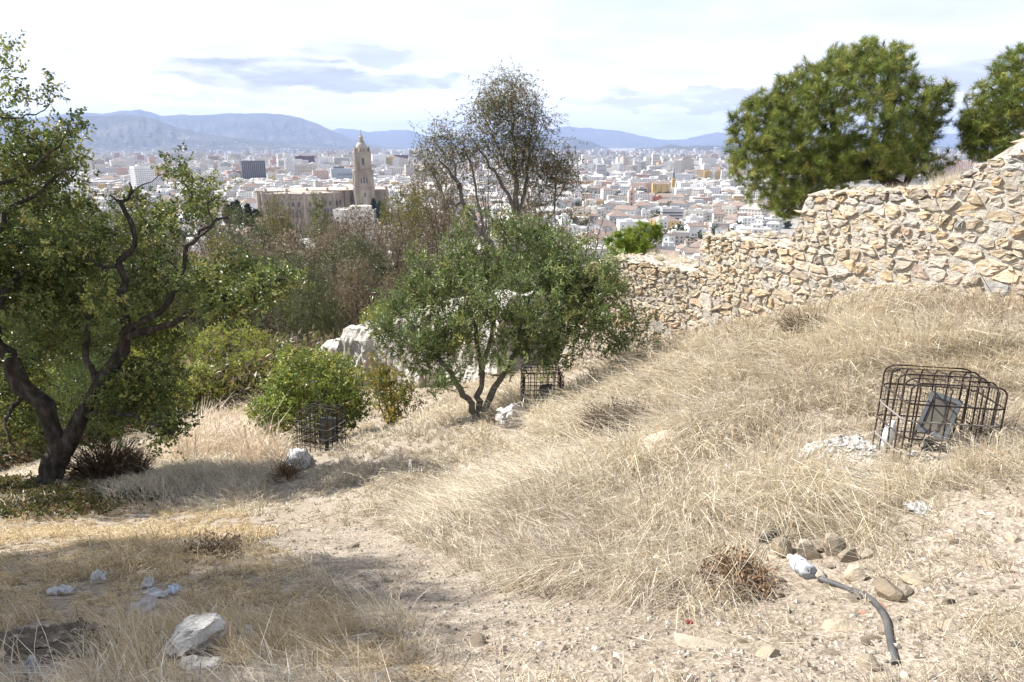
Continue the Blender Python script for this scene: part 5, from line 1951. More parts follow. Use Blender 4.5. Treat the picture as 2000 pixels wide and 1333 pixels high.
# --- the many houses: the largest 230 or so one by one, the rest as one mass
r = np.random.default_rng(91)
cand = []
px_row = []


def free(x, y, rad):
    for (a, b, c) in placed:
        if (a - x) ** 2 + (b - y) ** 2 < (c * .92 + rad) ** 2:
            return False
    return True


def covered(px, py):
    """photograph pixels where hill trees or the wall hide the city for good"""
    return (px > 1430 and py > 300 and px < 1840) or px > 1950


keepclear += [(456, 515, 350, plain_d(353)), (645, 697, 350, plain_d(353)), (690, 734, 405, 640), (515, 690, 425, 600), (1225, 1239, 398, plain_d(408)), (1310, 1319, 366, plain_d(374))]
rowy = 560.0
NEAR = []
while rowy > 333:
    d = plain_d(rowy)
    px = -30 + random.uniform(0, 30)
    while px < 1520:
        wm = random.choice((9, 11, 13, 16, 20, 26)) * (1 + 0.25 * (d > 1300))
        wp = wm / d * F
        pc = px + wp / 2
        px += wp * random.uniform(.92, 1.18)
        c = pt(pc, rowy + random.uniform(-.12, .12) * (rowy - 300) * .25, d)
        dj = -PLAIN_Z / (-c.z) * 1.0
        x, y = c.x * dj, c.y * dj
        NEAR.append((d, pc, x, y, wm))
    rowy -= max(1.8, (rowy - 282) * .052)
rel = [(712, 'the cathedral bell tower'), (590, 'the cathedral apse'), (490, 'the dark ribbed tower'), (1232, 'the pink brick church tower'), (1314, 'the yellow spire tower'), (1280, 'the slender white tower block'),
       (280, 'the carob snag'), (130, 'the left carob branches'), (1400, 'the big pine'), (870, 'the gum tree'), (1130, 'the gum tree')]
random.shuffle(NEAR)
NEAR.sort(key=lambda q: q[0] + random.uniform(-60, 60))
mass = Geo()
ind = 0
WT = ['white'] * 9 + ['cream'] * 4 + ['beige'] * 2 + ['pale grey'] * 2 + ['pinkish'] + ['ochre']
MASSC = {'white': (0.76, 0.75, 0.73), 'cream': (0.67, 0.63, 0.57), 'beige': (0.54, 0.49, 0.43), 'pale grey': (0.50, 0.50, 0.50), 'pinkish': (0.58, 0.42, 0.35), 'ochre': (0.60, 0.44, 0.22)}


def mass_building(x, y, w, d, h, yaw, c, roofc, gable):
    M = rotz(yaw)
    mass.box((x, y, PLAIN_Z + h / 2), (w, d, h), M, c)
    if gable:
        a, b, e = w / 2 + .4, d / 2 + .4, min(w, d) * .22
        V = np.array([(-a, -b, h), (a, -b, h), (a, b, h), (-a, b, h), (-a * .6, 0, h + e), (a * .6, 0, h + e)])
        V = V @ M.T + np.array([x, y, PLAIN_Z])
        mass.add(V, [(3, 0, 4), (1, 2, 5)], [(0, 1, 5, 4), (2, 3, 4, 5)], roofc, 1)
    else:
        mass.box((x, y, PLAIN_Z + h + .15), (w * .93, d * .93, .3), M, roofc, 1)
        if r.uniform() < .6:
            mass.box((x + r.uniform(-.2, .2) * w, y + r.uniform(-.2, .2) * d, PLAIN_Z + h + 1.6), (w * .3, d * .35, 3), M, c)


seen_labels = {}
for d, pc, x, y, wm in NEAR:
    dp = wm * random.uniform(.6, 1.1)
    if not free(x, y, wm * .42):
        continue
    if d < 300:
        continue
    py = 666.5
    ppx, ppy, _ = project(np.array([x, y, PLAIN_Z + 8.0]))
    storeys = random.choice((2, 2, 3, 3, 4)) if d < 1000 else random.choice((3, 3, 4, 4, 5, 6))
    h = storeys * 3.1
    half = wm * .7 / d * F
    for (a_, b_, yv, dl) in keepclear:
        if d < dl - 5 and a_ - half < ppx < b_ + half:
            hm = pt(ppx, yv, d).z * (math.hypot(x, y) / math.hypot(pt(ppx, yv, d).x, pt(ppx, yv, d).y)) - PLAIN_Z
            h = min(h, hm - 1.5)
    if h < 4:
        continue
    storeys = max(2, int(h / 3.0))
    colour = random.choice(WT)
    roof = random.choice(('flat', 'flat', 'flat', 'hip', 'gable')) if d < 1200 else random.choice(('flat', 'flat', 'flat', 'flat', 'hip'))
    yaw = view_yaw(x, y) + random.choice((.25, .3, -.35, 1.2, .15, -.15)) + random.uniform(-.1, .1)
    hill = gz(x, y) > PLAIN_Z - 0.5 and abs(x) < 500 and y < 420
    if hill:
        continue
    vis = (105 < ppx < 830 and ppy < 440) or (1090 < ppx < 1440)
    if vis and ind < 235:
        ref = min(rel, key=lambda q: abs(q[0] - ppx))
        side = 'left' if ppx < ref[0] else 'right'
        far = 'near' if d < 800 else ('middle' if d < 1200 else 'far')
        sz = {2: 'low', 3: 'three-storey', 4: 'four-storey', 5: 'five-storey', 6: 'six-storey', 7: 'seven-storey'}[storeys]
        rf = {'flat': 'flat-roofed', 'hip': 'hip-roofed', 'gable': 'gable-roofed'}[roof]
        where = {'near': 'low in town', 'middle': 'halfway back', 'far': 'far back'}[far]
        lab = f'{sz} {colour} {rf} house {where}, {side} of {ref[1]}'
        n_ = len(lab.split())
        building('town_house', lab, 'house', x, y, wm, dp, h, yaw, colour, roof, lab, max(3.2, wm / 6))
        ind += 1
    else:
        rc = random.choice(((0.28, 0.215, 0.175), (0.24, 0.18, 0.145), (0.50, 0.46, 0.42), (0.56, 0.53, 0.49), (0.62, 0.60, 0.57)))
        mass_building(x, y, wm, dp, h, yaw, MASSC[colour], rc, roof != 'flat')
        placed.append((x, y, wm * .5))
# farther rows of flats, out to the foot of the mountains
for i in range(9000):
    dd = 1750 + 7200 * (r.uniform() ** 1.35)
    a = r.uniform(-.66, .66)
    x, y = math.sin(a) * dd, math.cos(a) * dd
    if dd < 2000 and not free(x, y, 12):
        continue
    w, dp = r.uniform(12, 44), r.uniform(11, 20)
    dens = vnoise(np.array([x / 500]), np.array([y / 500]), 5)[0]
    h = r.choice((7, 10, 14, 18, 22, 27, 34, 44), p=(.16, .18, .18, .16, .13, .1, .06, .03))
    if dens > .62:
        h *= .5
    cn = r.choice(list(MASSC), p=(.46, .2, .14, .08, .08, .04))
    c = np.array(MASSC[cn]) * r.uniform(.8, 1.0)
    mass_building(x, y, w, dp, h, -a + r.choice((0.2, -.3, 1.3, .5)) + r.normal(0, .1), c, np.array(random.choice(((0.5, .46, .42), (.6, .57, .53), (.38, .27, .2)))), False)
# villages on the lower slopes of the mountains
for (x, y, z) in VILLAGE:
    s_ = r.uniform(14, 34)
    mass.box((x, y, z + 4), (s_ * 1.6, s_, 16), rotz(r.uniform(0, 3)), (0.74, 0.72, 0.69))
def city_material():
    m, nt, out = mat_new('distant_walls')
    b = N(nt, 'ShaderNodeBsdfPrincipled')
    b.inputs['Roughness'].default_value = 0.85
    a = N(nt, 'ShaderNodeVertexColor', layer_name='tint')
    tc = N(nt, 'ShaderNodeTexCoord')
    sp = N(nt, 'ShaderNodeSeparateXYZ')
    nt.links.new(tc.outputs['Object'], sp.inputs[0])
    ge = N(nt, 'ShaderNodeNewGeometry')
    sn = N(nt, 'ShaderNodeSeparateXYZ')
    nt.links.new(ge.outputs['Normal'], sn.inputs[0])

    def mth(op, p, q):
        n = N(nt, 'ShaderNodeMath', op=op)
        for i_, v in enumerate((p, q)):
            if isinstance(v, (int, float)):
                n.inputs[i_].default_value = v
            elif v is not None:
                nt.links.new(v, n.inputs[i_])
        return n.outputs[0]
    # distance along the wall, from the wall's own direction
    u = mth('SUBTRACT', mth('MULTIPLY', sp.outputs[0], sn.outputs[1]), mth('MULTIPLY', sp.outputs[1], sn.outputs[0]))
    fu = mth('FRACT', mth('DIVIDE', u, 3.6), None)
    fz = mth('FRACT', mth('DIVIDE', sp.outputs[2], 3.1), None)
    w1 = mth('MULTIPLY', mth('GREATER_THAN', fu, .35), mth('LESS_THAN', fu, .8))
    w2 = mth('MULTIPLY', mth('GREATER_THAN', fz, .3), mth('LESS_THAN', fz, .78))
    side = mth('LESS_THAN', mth('ABSOLUTE', sn.outputs[2], None), .3)
    wv = mth('MULTIPLY', mth('MULTIPLY', w1, w2), mth('MULTIPLY', side, .78))
    mx = N(nt, 'ShaderNodeMix', data_type='RGBA')
    nt.links.new(wv, mx.inputs[0])
    nt.links.new(a.outputs[0], mx.inputs[6])
    mx.inputs[7].default_value = (0.13, 0.13, 0.15, 1)
    nt.links.new(mx.outputs[2], b.inputs['Base Color'])
    nt.links.new(b.outputs[0], out.inputs[0])
    return m


M_roofs = surf('distant_roofs', [(0.3, (0.85, 0.85, 0.85)), (0.7, (1, 1, 1))], 0.2, 0.9, tint=True)
o = mass.build('distant_city', [city_material(), M_roofs], kind='stuff')
tag(o, 'mass of pale apartment blocks and roofs spreading to the foot of the mountains', 'city')

# trees between the houses
g = Geo()
n = 420
tp_ = 600 + 3200 * r.uniform(0, 1, n) ** 1.6
ta = r.uniform(-.6, .6, n)
for i in range(n):
    x, y = math.sin(ta[i]) * tp_[i], math.cos(ta[i]) * tp_[i]
    k = r.integers(1, 4)
    for j in range(k):
        xx_, yy_ = x + j * 7 + r.normal(0, 1), y + r.normal(0, 3)
        hh = r.uniform(6, 13)
        m_ = 60
        u = unit(r.normal(0, 1, (m_, 3))) * np.array([4.2, 4.2, hh * .42])
        leaves(g, np.array([xx_, yy_, PLAIN_Z + hh * .6]) + u * r.uniform(.5, 1, (m_, 1)), r.normal(0, 1, (m_, 3)), 3.0, 2.2, palette(r, m_, [(0.05, 0.07, 0.03), (0.08, 0.09, 0.04)], .2), r)
o = g.build('city_trees', M_leaf, kind='stuff')
tag(o, 'dark green trees scattered between the city houses', 'trees')

# cypresses
def cypress(px, yt, yb, wpx, d, label):
    r2 = np.random.default_rng(int(px))
    b = pt(px, yb, d)
    t = pt(px, yt, d)
    s = d / F
    H = t.z - b.z
    g0 = gz(b.x, b.y) if b.y < 400 else PLAIN_Z
    root = thing('cypress_tree', label, 'tree', (b.x, b.y, g0), 'dark cypresses by the cathedral')
    base = b.z - g0
    Geo().tube([(0, 0, -.5), (0, 0, base + H * .5)], .3, 6).build('trunk', M_bark_dark, root)
    n_ = 900
    q = r2.uniform(0, 1, n_)
    rad = wpx * s * .5 * np.minimum(1, 3.2 * (1 - q) + .05) * np.minimum(1, q * 5 + .5) * r2.uniform(.45, 1, n_)
    aa = r2.uniform(0, 6.28, n_)
    Cc = np.stack([np.cos(aa) * rad, np.sin(aa) * rad, base + q * H], -1)
    g = Geo()
    leaves(g, Cc, r2.normal(0, .4, (n_, 3)) + np.array([0, 0, 1]), 2.2, .8, palette(r2, n_, [(0.022, 0.035, 0.016), (0.035, 0.05, 0.02)], .2), r2)
    g.build('crown', M_leaf, root)


cypress(447, 405, 440, 12, 320, 'rounded dark cypress at the left of the row before the cathedral')
cypress(458, 402, 440, 8, 330, 'thin dark cypress second in the row before the cathedral')
cypress(467, 398, 440, 14, 320, 'tallest full dark cypress third in the row before the cathedral')
cypress(488, 405, 450, 10, 310, 'slim dark cypress at the right of the row before the cathedral')
cypress(503, 416, 450, 26, 310, 'low broad dark conifer right beside the slim cypress')
cypress(731, 391, 425, 12, 570, 'dark cypress touching the right side of the bell tower foot')
cypress(744, 396, 430, 18, 560, 'broader dark cypress right of the cream building')
# ---------------------------------------------------------------- the near ground: stones, cages, litter, grass
def rock_mesh(size, seed, cuts=7, sub=2):
    """angular stone: a ball cut by random planes"""
    q = np.random.default_rng(seed)
    import bmesh
    bm = bmesh.new()
    bmesh.ops.create_icosphere(bm, subdivisions=sub, radius=1.0)
    V = np.array([v.co[:] for v in bm.verts])
    T = np.array([[v.index for v in f.verts] for f in bm.faces])
    bm.free()
    for _ in range(cuts):
        n = unit(q.normal(0, 1, 3))
        h = q.uniform(.45, .8)
        d = V @ n - h
        V = V - np.maximum(d, 0)[:, None] * n
    V += q.normal(0, .022, V.shape)
    return V * np.asarray(size) / 1.5, T


def rock(name, label, px, py, size, seed, mat=None, group=None, sink=0.25, yaw=None, tilt=0.0, cat='stone', t=1.0, cuts=7):
    p = on_ground(px, py)
    rough = mat is not None and mat.name in ('crumbled_concrete', 'white_stone')
    V, T = rock_mesh(size, seed, cuts + (6 if rough else 0), 4 if rough else 2)
    if rough:
        V = V + .07 * size[2] * np.stack([fbm(V[:, 0] * 9, V[:, 2] * 9, seed), fbm(V[:, 1] * 9, V[:, 2] * 9, seed + 2), fbm(V[:, 0] * 9, V[:, 1] * 9, seed + 4)], -1) * 4 * np.array([1, 1, .8])
        V = V + .006 * np.stack([fbm(V[:, 0] * 60, V[:, 1] * 60, 1), fbm(V[:, 1] * 60, V[:, 2] * 60, 2), fbm(V[:, 0] * 60, V[:, 2] * 60, 3)], -1) * 2
    o = Geo().add(V, T, None, (t, t, t)).build(name, mat or M_rock)
    o.location = (p.x, p.y, p.z + size[2] * (.5 - sink))
    o.rotation_euler = (tilt, random.uniform(-.15, .15), random.uniform(0, 6.28) if yaw is None else yaw)
    tag(o, label, cat, group)
    return o


M_whitestone = surf('white_stone', [(0.32, (0.30, 0.27, 0.23)), (0.45, (0.56, 0.53, 0.47)), (0.6, (0.68, 0.65, 0.60)), (0.8, (0.76, 0.74, 0.70))], 16, 0.95, 1.0, 45)
M_concrete = surf('crumbled_concrete', [(0.38, (0.22, 0.20, 0.18)), (0.47, (0.56, 0.54, 0.50)), (0.7, (0.74, 0.73, 0.70))], 45, 0.97, 1.0, 60, bdist=0.03)
M_brick = surf('terracotta', [(0.3, (0.30, 0.155, 0.10)), (0.7, (0.38, 0.22, 0.15))], 14, 0.9, .4)
M_plank = surf('old_plank', [(0.3, (0.22, 0.15, 0.10)), (0.7, (0.40, 0.29, 0.20))], 20, 0.9, .5, 60, stretch=(1, 8, 8))

rock('white_boulder', 'big white wedge-shaped stone lying in the shaded grass', 370, 1278, (.19, .11, .11), 7, M_whitestone, yaw=.75, tilt=-.35, sink=.1)
rock('stone_slab', 'small flat pale slab just below the big white stone', 395, 1302, (.11, .06, .03), 8, M_whitestone, yaw=.35, sink=.1)
rock('pale_slab', 'large smooth pale slab poking from the tall grass at the bank', 1300, 893, (.40, .28, .24), 9, surf('pale_slab_stone', [(0.3, (0.42, 0.36, 0.275)), (0.7, (0.54, 0.475, 0.375))], 4, .95, .5, 20), yaw=.3, cuts=5)
for i, (px, py, sz, lab) in enumerate([
    (1525, 1083, (.085, .075, .065), 'brown block-shaped stone at the left end of the rubble by the bottle'),
    (1575, 1092, (.10, .085, .075), 'tall pitted tan stone right behind the plastic bottle'),
    (1590, 1078, (.055, .05, .045), 'small brown stone tucked behind the tall pitted one'),
    (1628, 1083, (.085, .06, .09), 'upright dark brown stone at the right of the rubble'),
    (1655, 1095, (.065, .06, .05), 'rounded brown stone beside the upright dark one'),
    (1600, 1130, (.085, .04, .03), 'flat wedge stone below the bottle bottom'),
    (1672, 1135, (.075, .07, .05), 'tan chunk above the bend of the black hose'),
    (1737, 1166, (.095, .06, .055), 'angular brown stone with a dark notch right of the hose'),
    (1765, 1165, (.06, .04, .03), 'flat stone chip right of the notched brown one'),
    (1790, 1140, (.11, .06, .02), 'thin flat ochre flake on the bare ground'),
    (1695, 1090, (.06, .05, .035), 'yellowish stone on the bare patch right of the rubble'),
    (1753, 1042, (.04, .035, .035), 'small bright yellowish cube-like stone below the white bag'),
    (1760, 1010, (.05, .04, .035), 'pale stone just left below the white bag'),
    (1642, 1232, (.085, .06, .03), 'flat white stone in the middle of the gravel'),
    (1500, 1286, (.06, .045, .03), 'tan stone in the lower gravel left of the hose end'),
    (1695, 1308, (.06, .05, .04), 'stone at the left of the hose end'),
    (1390, 1264, (.20, .07, .02), 'long half-buried pale slab in the gravel'),
    (885, 1057, (.075, .05, .04), 'dark stone under the overhanging grass beside the path'),
    (922, 1018, (.06, .05, .03), 'dark clod in the grass above the path'),
    (690, 1072, (.09, .05, .03), 'flat dark stone at the upper end of the path'),
    (693, 1052, (.05, .04, .02), 'pale yellow stone at the upper end of the path'),
    (1515, 1140, (.07, .05, .03), 'reddish-brown stone right of the dead brown weed'),
    (1510, 1165, (.06, .045, .04), 'tan stone under the dead brown weed'),
    (640, 1040, (.06, .04, .02), 'flat grey stone at the left of the path top'),
    (1125, 1130, (.05, .04, .03), 'small pale stone in the middle of the path'),
    (930, 1262, (.07, .05, .04), 'dark stone at the lower left edge of the gravel'),
    (1140, 1308, (.04, .03, .02), 'pale pebble at the bottom of the gravel'),
    (1860, 1228, (.05, .04, .025), 'greyish stone on the far right gravel'),
    (1935, 1110, (.07, .05, .03), 'beige stone at the right edge of the bare ground'),
    (1980, 1060, (.07, .05, .04), 'pale stone close to the right edge'),
    (520, 985, (.10, .07, .06), 'grey stone in the worn strip left of centre'),
    (560, 1165, (.08, .05, .03), 'pale flake in the shaded grass'),
    (60, 1030, (.12, .07, .04), 'pale flat stone by the dark ground under the carob'),
]):
    near_pile = i < 10
    k_ = 1.12 if near_pile else 1.1
    rock('loose_stone', lab, px, py, tuple(k_ * q for q in sz), 300 + i, None, 'loose stones on the slope and path', sink=.62 if 'half-buried' in lab else (.08 if near_pile else .25), t=.72 if 'brown' in lab or 'dark' in lab else 1.0)
G2 = 'small pale stones strewn over the gravel path'
pm = [Geo().add(rock_mesh((1, .8, .5), 900 + k, 7, 1)[0], rock_mesh((1, .8, .5), 900 + k, 7, 1)[1], None, (1, 1, 1)).build('path_stone', M_rock) for k in range(6)]
pmesh = [o.data for o in pm]
for o in pm:
    bpy.data.objects.remove(o)
GRAVEL = [(535, 1040), (570, 1000), (660, 995), (770, 1035), (850, 1085), (960, 1140), (1050, 1180), (1350, 1180), (1560, 1190), (1700, 1090), (1790, 1000), (2010, 940), (2060, 1345), (970, 1345), (880, 1280), (800, 1210), (700, 1170), (600, 1110)]
cnt = 0
while cnt < 110:
    px, py = random.uniform(560, 1990), random.uniform(1015, 1333)
    if not in_poly(np.array([px]), np.array([py]), GRAVEL)[0]:
        continue
    p = on_ground(px, py)
    o = bpy.data.objects.new('path_stone', random.choice(pmesh))
    col.objects.link(o)
    s = random.choice((.012, .016, .02, .026, .034))
    o.location = (p.x, p.y, p.z + s * .12)
    o.scale = (s, s, s * random.uniform(.6, 1.1))
    o.rotation_euler = (0, 0, random.uniform(0, 6.28))
    tag(o, 'small pale angular stone lying loose on the gravel path', 'stone', G2)
    cnt += 1

cnt = 0
G5 = 'flat stone flakes on the bare ground around the hose'
while cnt < 75:
    px, py = random.uniform(1600, 1990), random.gauss(1140, 55)
    if not 1030 < py < 1300:
        continue
    p = on_ground(px, py)
    o = bpy.data.objects.new('stone_flake', random.choice(pmesh))
    col.objects.link(o)
    s = random.choice((.025, .03, .036, .045, .055))
    o.location = (p.x, p.y, p.z + s * .08)
    o.scale = (s, s * random.uniform(.5, 1), s * random.uniform(.35, .9))
    o.rotation_euler = (random.uniform(-.2, .2), random.uniform(-.2, .2), random.uniform(0, 6.28))
    tag(o, 'flat tan stone flake lying on the bare ground around the hose', 'stone', G5)
    cnt += 1

# uncountable gravel
r = np.random.default_rng(101)
g = Geo()
n = 34000
yy = 0.9 + 5.5 * r.uniform(0, 1, n) ** 1.3
xx = r.uniform(-.85, .85, n) * (yy + .6)
zz_ = ground_z(xx, yy)
px, py, dd = project(np.stack([xx, yy, zz_], -1))
wx, wy = px + 26 * fbm(xx * 2, yy * 2, 3), py + 26 * fbm(xx * 2 + 9, yy * 2, 4)
ing = in_poly(wx, wy, GRAVEL)
keep = ing | (r.uniform(0, 1, n) < .12)
xx, yy, zz_ = xx[keep], yy[keep], zz_[keep]
n = len(xx)
O = np.array([(1, 0, 0), (0, 1, 0), (-1, 0, 0), (0, -1, 0), (0, 0, 1), (0, 0, -.6)], float)
T0 = np.array([(0, 1, 4), (1, 2, 4), (2, 3, 4), (3, 0, 4), (1, 0, 5), (2, 1, 5), (3, 2, 5), (0, 3, 5)])
sz = np.exp(r.normal(-5.3, .55, n)).clip(.0018, .022)
V = O[None] * r.uniform(.6, 1.3, (n, 6, 1)) * np.array([1, 1, .6])
a = r.uniform(0, 6.28, n)
ca, sa = np.cos(a)[:, None], np.sin(a)[:, None]
V = np.stack([V[:, :, 0] * ca - V[:, :, 1] * sa * .8, V[:, :, 0] * sa + V[:, :, 1] * ca * .8, V[:, :, 2]], -1) * sz[:, None, None]
V += np.stack([xx, yy, zz_ + sz * .2], -1)[:, None]
g.add(V.reshape(-1, 3), (T0[None] + 6 * np.arange(n)[:, None, None]).reshape(-1, 3), None,
      np.repeat(palette(r, n, [(0.33, 0.285, 0.23), (0.38, 0.34, 0.285), (0.28, 0.235, 0.185), (0.36, 0.325, 0.27), (0.20, 0.17, 0.135)], .15), 6, 0))
M_gravel = leafmat('gravel', 0.0, 0.95, 0.1)
o = g.build('gravel', M_gravel, kind='stuff')
tag(o, 'fine pale gravel scattered over the worn path', 'gravel')

# ---------------------------------------------------------------- wire cages with floodlights
M_rust = surf('rusty_bar', [(0.3, (0.025, 0.020, 0.018)), (0.6, (0.06, 0.044, 0.035)), (0.8, (0.13, 0.075, 0.05))], 14, 0.8, .5, 60, spec=.3)
M_steel = surf('grey_bar', [(0.3, (0.17, 0.155, 0.14)), (0.7, (0.26, 0.24, 0.22))], 14, 0.7, spec=.4)
M_mesh = surf('wire_netting', [(0.3, (0.03, 0.026, 0.023)), (0.7, (0.07, 0.055, 0.045))], 14, 0.8)
M_lampgrey = surf('cast_aluminium', [(0.3, (0.06, 0.067, 0.07)), (0.7, (0.105, 0.113, 0.117))], 10, 0.55, .2, 50, spec=.5)
M_lampdark = surf('dark_metal', [(0.3, (0.03, 0.032, 0.034)), (0.7, (0.06, 0.06, 0.06))], 10, 0.6)
M_lens = surf('dusty_lens', [(0.3, (0.08, 0.072, 0.06)), (0.7, (0.17, 0.15, 0.11))], 7, 0.3, spec=.5)


def rrect(ax, ay, rad, n=5):
    """closed rounded rectangle, half sizes ax, ay"""
    P = []
    for cx, cy, a0 in ((ax - rad, ay - rad, 0), (-ax + rad, ay - rad, 90), (-ax + rad, -ay + rad, 180), (ax - rad, -ay + rad, 270)):
        for a in np.linspace(a0, a0 + 90, n):
            P.append((cx + rad * math.cos(R(a)), cy + rad * math.sin(R(a))))
    P.append(P[0])
    return np.array(P)


def hoop(a, h, rad, n=5):
    """inverted U: from (-a,0) up, over and down to (a,0)"""
    P = [(-a, -.04), (-a, h * .5)]
    for t in np.linspace(180, 90, n):
        P.append((-a + rad + rad * math.cos(R(t)), h - rad + rad * math.sin(R(t))))
    for t in np.linspace(90, 0, n):
        P.append((a - rad + rad * math.cos(R(t)), h - rad + rad * math.sin(R(t))))
    P += [(a, h * .5), (a, -.04)]
    return np.array(P)


def cage(label, p, w, dpt, h, rot, rb, nA, nB, nC, netting=True, cell=.025, wob=.006):
    root = thing('wire_cage', label, 'cage', p, None, rot)
    a, b = w / 2, dpt / 2
    k = 0
    for i in range(nA):                                   # hoops across the front
        y = -b + 2 * b * i / (nA - 1)
        q = hoop(a, h, .055)
        P = np.stack([q[:, 0], np.full(len(q), y * .97), q[:, 1] + random.uniform(-wob, wob)], -1) + rng.normal(0, wob * .35, (len(q), 3))
        Geo().tube(P, rb, 6).build('bar', M_rust, root, smooth=True)
    for i in range(nB):                                   # hoops running from front to back
        x = -a * .82 + 2 * a * .82 * i / (nB - 1)
        q = hoop(b * .98, h - rb * 2.1, .05)
        P = np.stack([np.full(len(q), x), q[:, 0], q[:, 1]], -1) + rng.normal(0, wob * .35, (len(q), 3))
        Geo().tube(P, rb * .92, 6).build('bar', M_rust, root, smooth=True)
    for i in range(nC):                                   # level rings
        z = h * (0.12 + .62 * i / max(1, nC - 1))
        q = rrect(a + rb * 2, b + rb * 2, .06)
        P = np.concatenate([q, np.full((len(q), 1), z)], 1) + rng.normal(0, wob * .3, (len(q), 3))
        P[-1] = P[0]
        Geo().tube(P, rb, 6).build('ring', M_steel if i % 2 == 0 else M_rust, root, smooth=True)
    if netting:
        g = Geo()
        rr = .0015
        for z in np.arange(.01, h - .03, cell):           # back and both sides
            g.tube([(-a + .02, b - .012, z), (a - .02, b - .012, z)], rr, 3, caps=False)
            g.tube([(a - .014, -b + .02, z), (a - .014, b - .02, z)], rr, 3, caps=False)
        for x in np.arange(-a + .02, a - .02, cell):
            g.tube([(x, b - .015, 0), (x, b - .015, h - .03)], rr, 3, caps=False)
        for y in np.arange(-b + .02, b - .02, cell):
            g.tube([(a - .017, y, 0), (a - .017, y, h - .03)], rr, 3, caps=False)
        g.build('netting', M_mesh, root, kind='stuff')
    return root


def floodlight(label, p, rot, s):
    root = thing('floodlight', label, 'floodlight', p, None, rot)
    # housing: a tapered box whose front is the glass
    w, h, d0, d1 = .19 * s, .30 * s, .05 * s, .13 * s
    V = np.array([(-w / 2, -d0, 0), (w / 2, -d0, 0), (w / 2, -d0, h), (-w / 2, -d0, h), (-w * .38, d1 * .75, h * .12), (w * .38, d1 * .75, h * .12), (w * .38, d1 * .75, h * .8), (-w * .38, d1 * .75, h * .8)])
    hs_ = Geo().add(V, None, [(0, 1, 2, 3), (4, 7, 6, 5), (0, 4, 5, 1), (1, 5, 6, 2), (2, 6, 7, 3), (3, 7, 4, 0)]).build('housing', M_lampgrey, root)
    g = Geo()
    t = .016 * s
    g.box((0, -d0 - t / 2, h - t), (w + t, t * 1.6, t * 2))
    g.box((0, -d0 - t / 2, t), (w + t, t * 1.6, t * 2))
    for sx_ in (-1, 1):
        g.box((sx_ * (w / 2 - t * .4), -d0 - t / 2, h / 2), (t * 1.6, t * 1.4, h - t * 4.2))
    fr_ = g.build('front_frame', M_lampgrey, root)
    Geo().box((0, -d0 - t * .3, h / 2), (w - t * 3, t * .5, h - t * 4)).build('lens', M_lens, fr_)
    g = Geo()
    for k in range(5):
        g.box(((k - 2) * w * .16, d1 * .75 + .008 * s, h * .46), (.006 * s, .022 * s, h * .5))
    g.build('cooling_fins', M_lampdark, hs_)
    g = Geo()
    for sx_ in (-1, 1):
        g.box((sx_ * (w / 2 + .012 * s), .02 * s, h * .18), (.008 * s, .035 * s, h * .62))
    g.box((0, .02 * s, -h * .135), (w + .032 * s, .035 * s, .008 * s))
    g.box((0, .02 * s, -h * .16 - .06 * s), (.05 * s, .05 * s, .12 * s))
    g.build('bracket', M_lampdark, root)
    return root


p = on_ground(1818, 880)
cg = Vector(p)
cage('large rusty bar cage leaning over a grey floodlight on the right', (p.x, p.y, p.z - .02), .49, .38, .47, (R(-2), R(1.5), R(-6)), .005, 5, 6, 4)
floodlight('tilted grey floodlight with dusty tan glass inside the large cage', (p.x - .02, p.y - .02, p.z + .10), (R(-20), R(8), R(-46)), .80)
g = Geo()
g.lathe([(.001, 0), (.032, .0), (.034, .01), (.034, .11), (.028, .135), (.013, .155), (.013, .172), (.001, .174)], n=14)
M_plastic = surf('white_plastic', [(0.3, (0.72, 0.73, 0.74)), (0.7, (0.84, 0.84, 0.84))], 8, 0.4, spec=.5)
o = g.build('plastic_bottle', M_plastic, smooth=True)
q = on_ground(1722, 890)
o.location = (q.x + .04, q.y + .06, q.z + .03)
o.rotation_euler = (R(4), R(10), 0)
tag(o, 'white plastic bottle standing inside the left side of the large cage', 'bottle')
o = rock('white_rubble', 'pale stone piece lying in front of the floodlight in the large cage', 1787, 893, (.07, .05, .05), 77, M_whitestone)

p = on_ground(1058, 806)
cage('rusty square cage beside the olive trunks on a white rock', (p.x, p.y + .25, p.z + .02), .62, .55, .62, (R(1), R(1), R(5)), .0065, 5, 6, 6, True, .05)
floodlight('dark tilted floodlight inside the cage by the olive tree', (p.x + .04, p.y + .2, p.z + .2), (R(20), R(-38), R(75)), .95)
o = Geo().box((0, 0, 0), (.62, .09, .05)).build('wooden_board', M_plank)
o.location = (p.x - .01, p.y - .08, p.z + .05)
o.rotation_euler = (0, R(5), R(3))
tag(o, 'dark board lying along the front foot of the cage by the olive', 'board')
rock('white_boulder', 'grey-white pitted rock under the left corner of the cage by the olive', 1000, 835, (.52, .40, .36), 17, M_concrete, sink=.3, cuts=9)
rock('white_boulder', 'broken grey rock below the front of the cage by the olive', 1048, 842, (.40, .30, .2), 18, M_concrete, sink=.45)

p = on_ground(622, 882)
cage('smallest and farthest wire cage at the foot of the green bush', (p.x, p.y + .2, p.z + .02), .54, .5, .60, (R(-2), R(2), R(-18)), .007, 5, 6, 6, False)
floodlight('light grey floodlight inside the farthest cage', (p.x + .12, p.y + .1, p.z + .16), (R(-8), R(6), R(10)), 1.15)
rock('grey_rock', 'grey rock ledge under the farthest cage', 588, 905, (.7, .4, .35), 19, M_concrete, sink=.45, t=.7)

q = on_ground(1950, 905)
o = Geo().box((0, 0, 0), (.20, .10, .025)).box((0.004, 0.02, .026), (.12, .06, .02)).build('wooden_board', M_plank)
o.location = (q.x, q.y, q.z + .02)
o.rotation_euler = (0, R(6), R(-12))
tag(o, 'short weathered brown board right of the large cage', 'board')

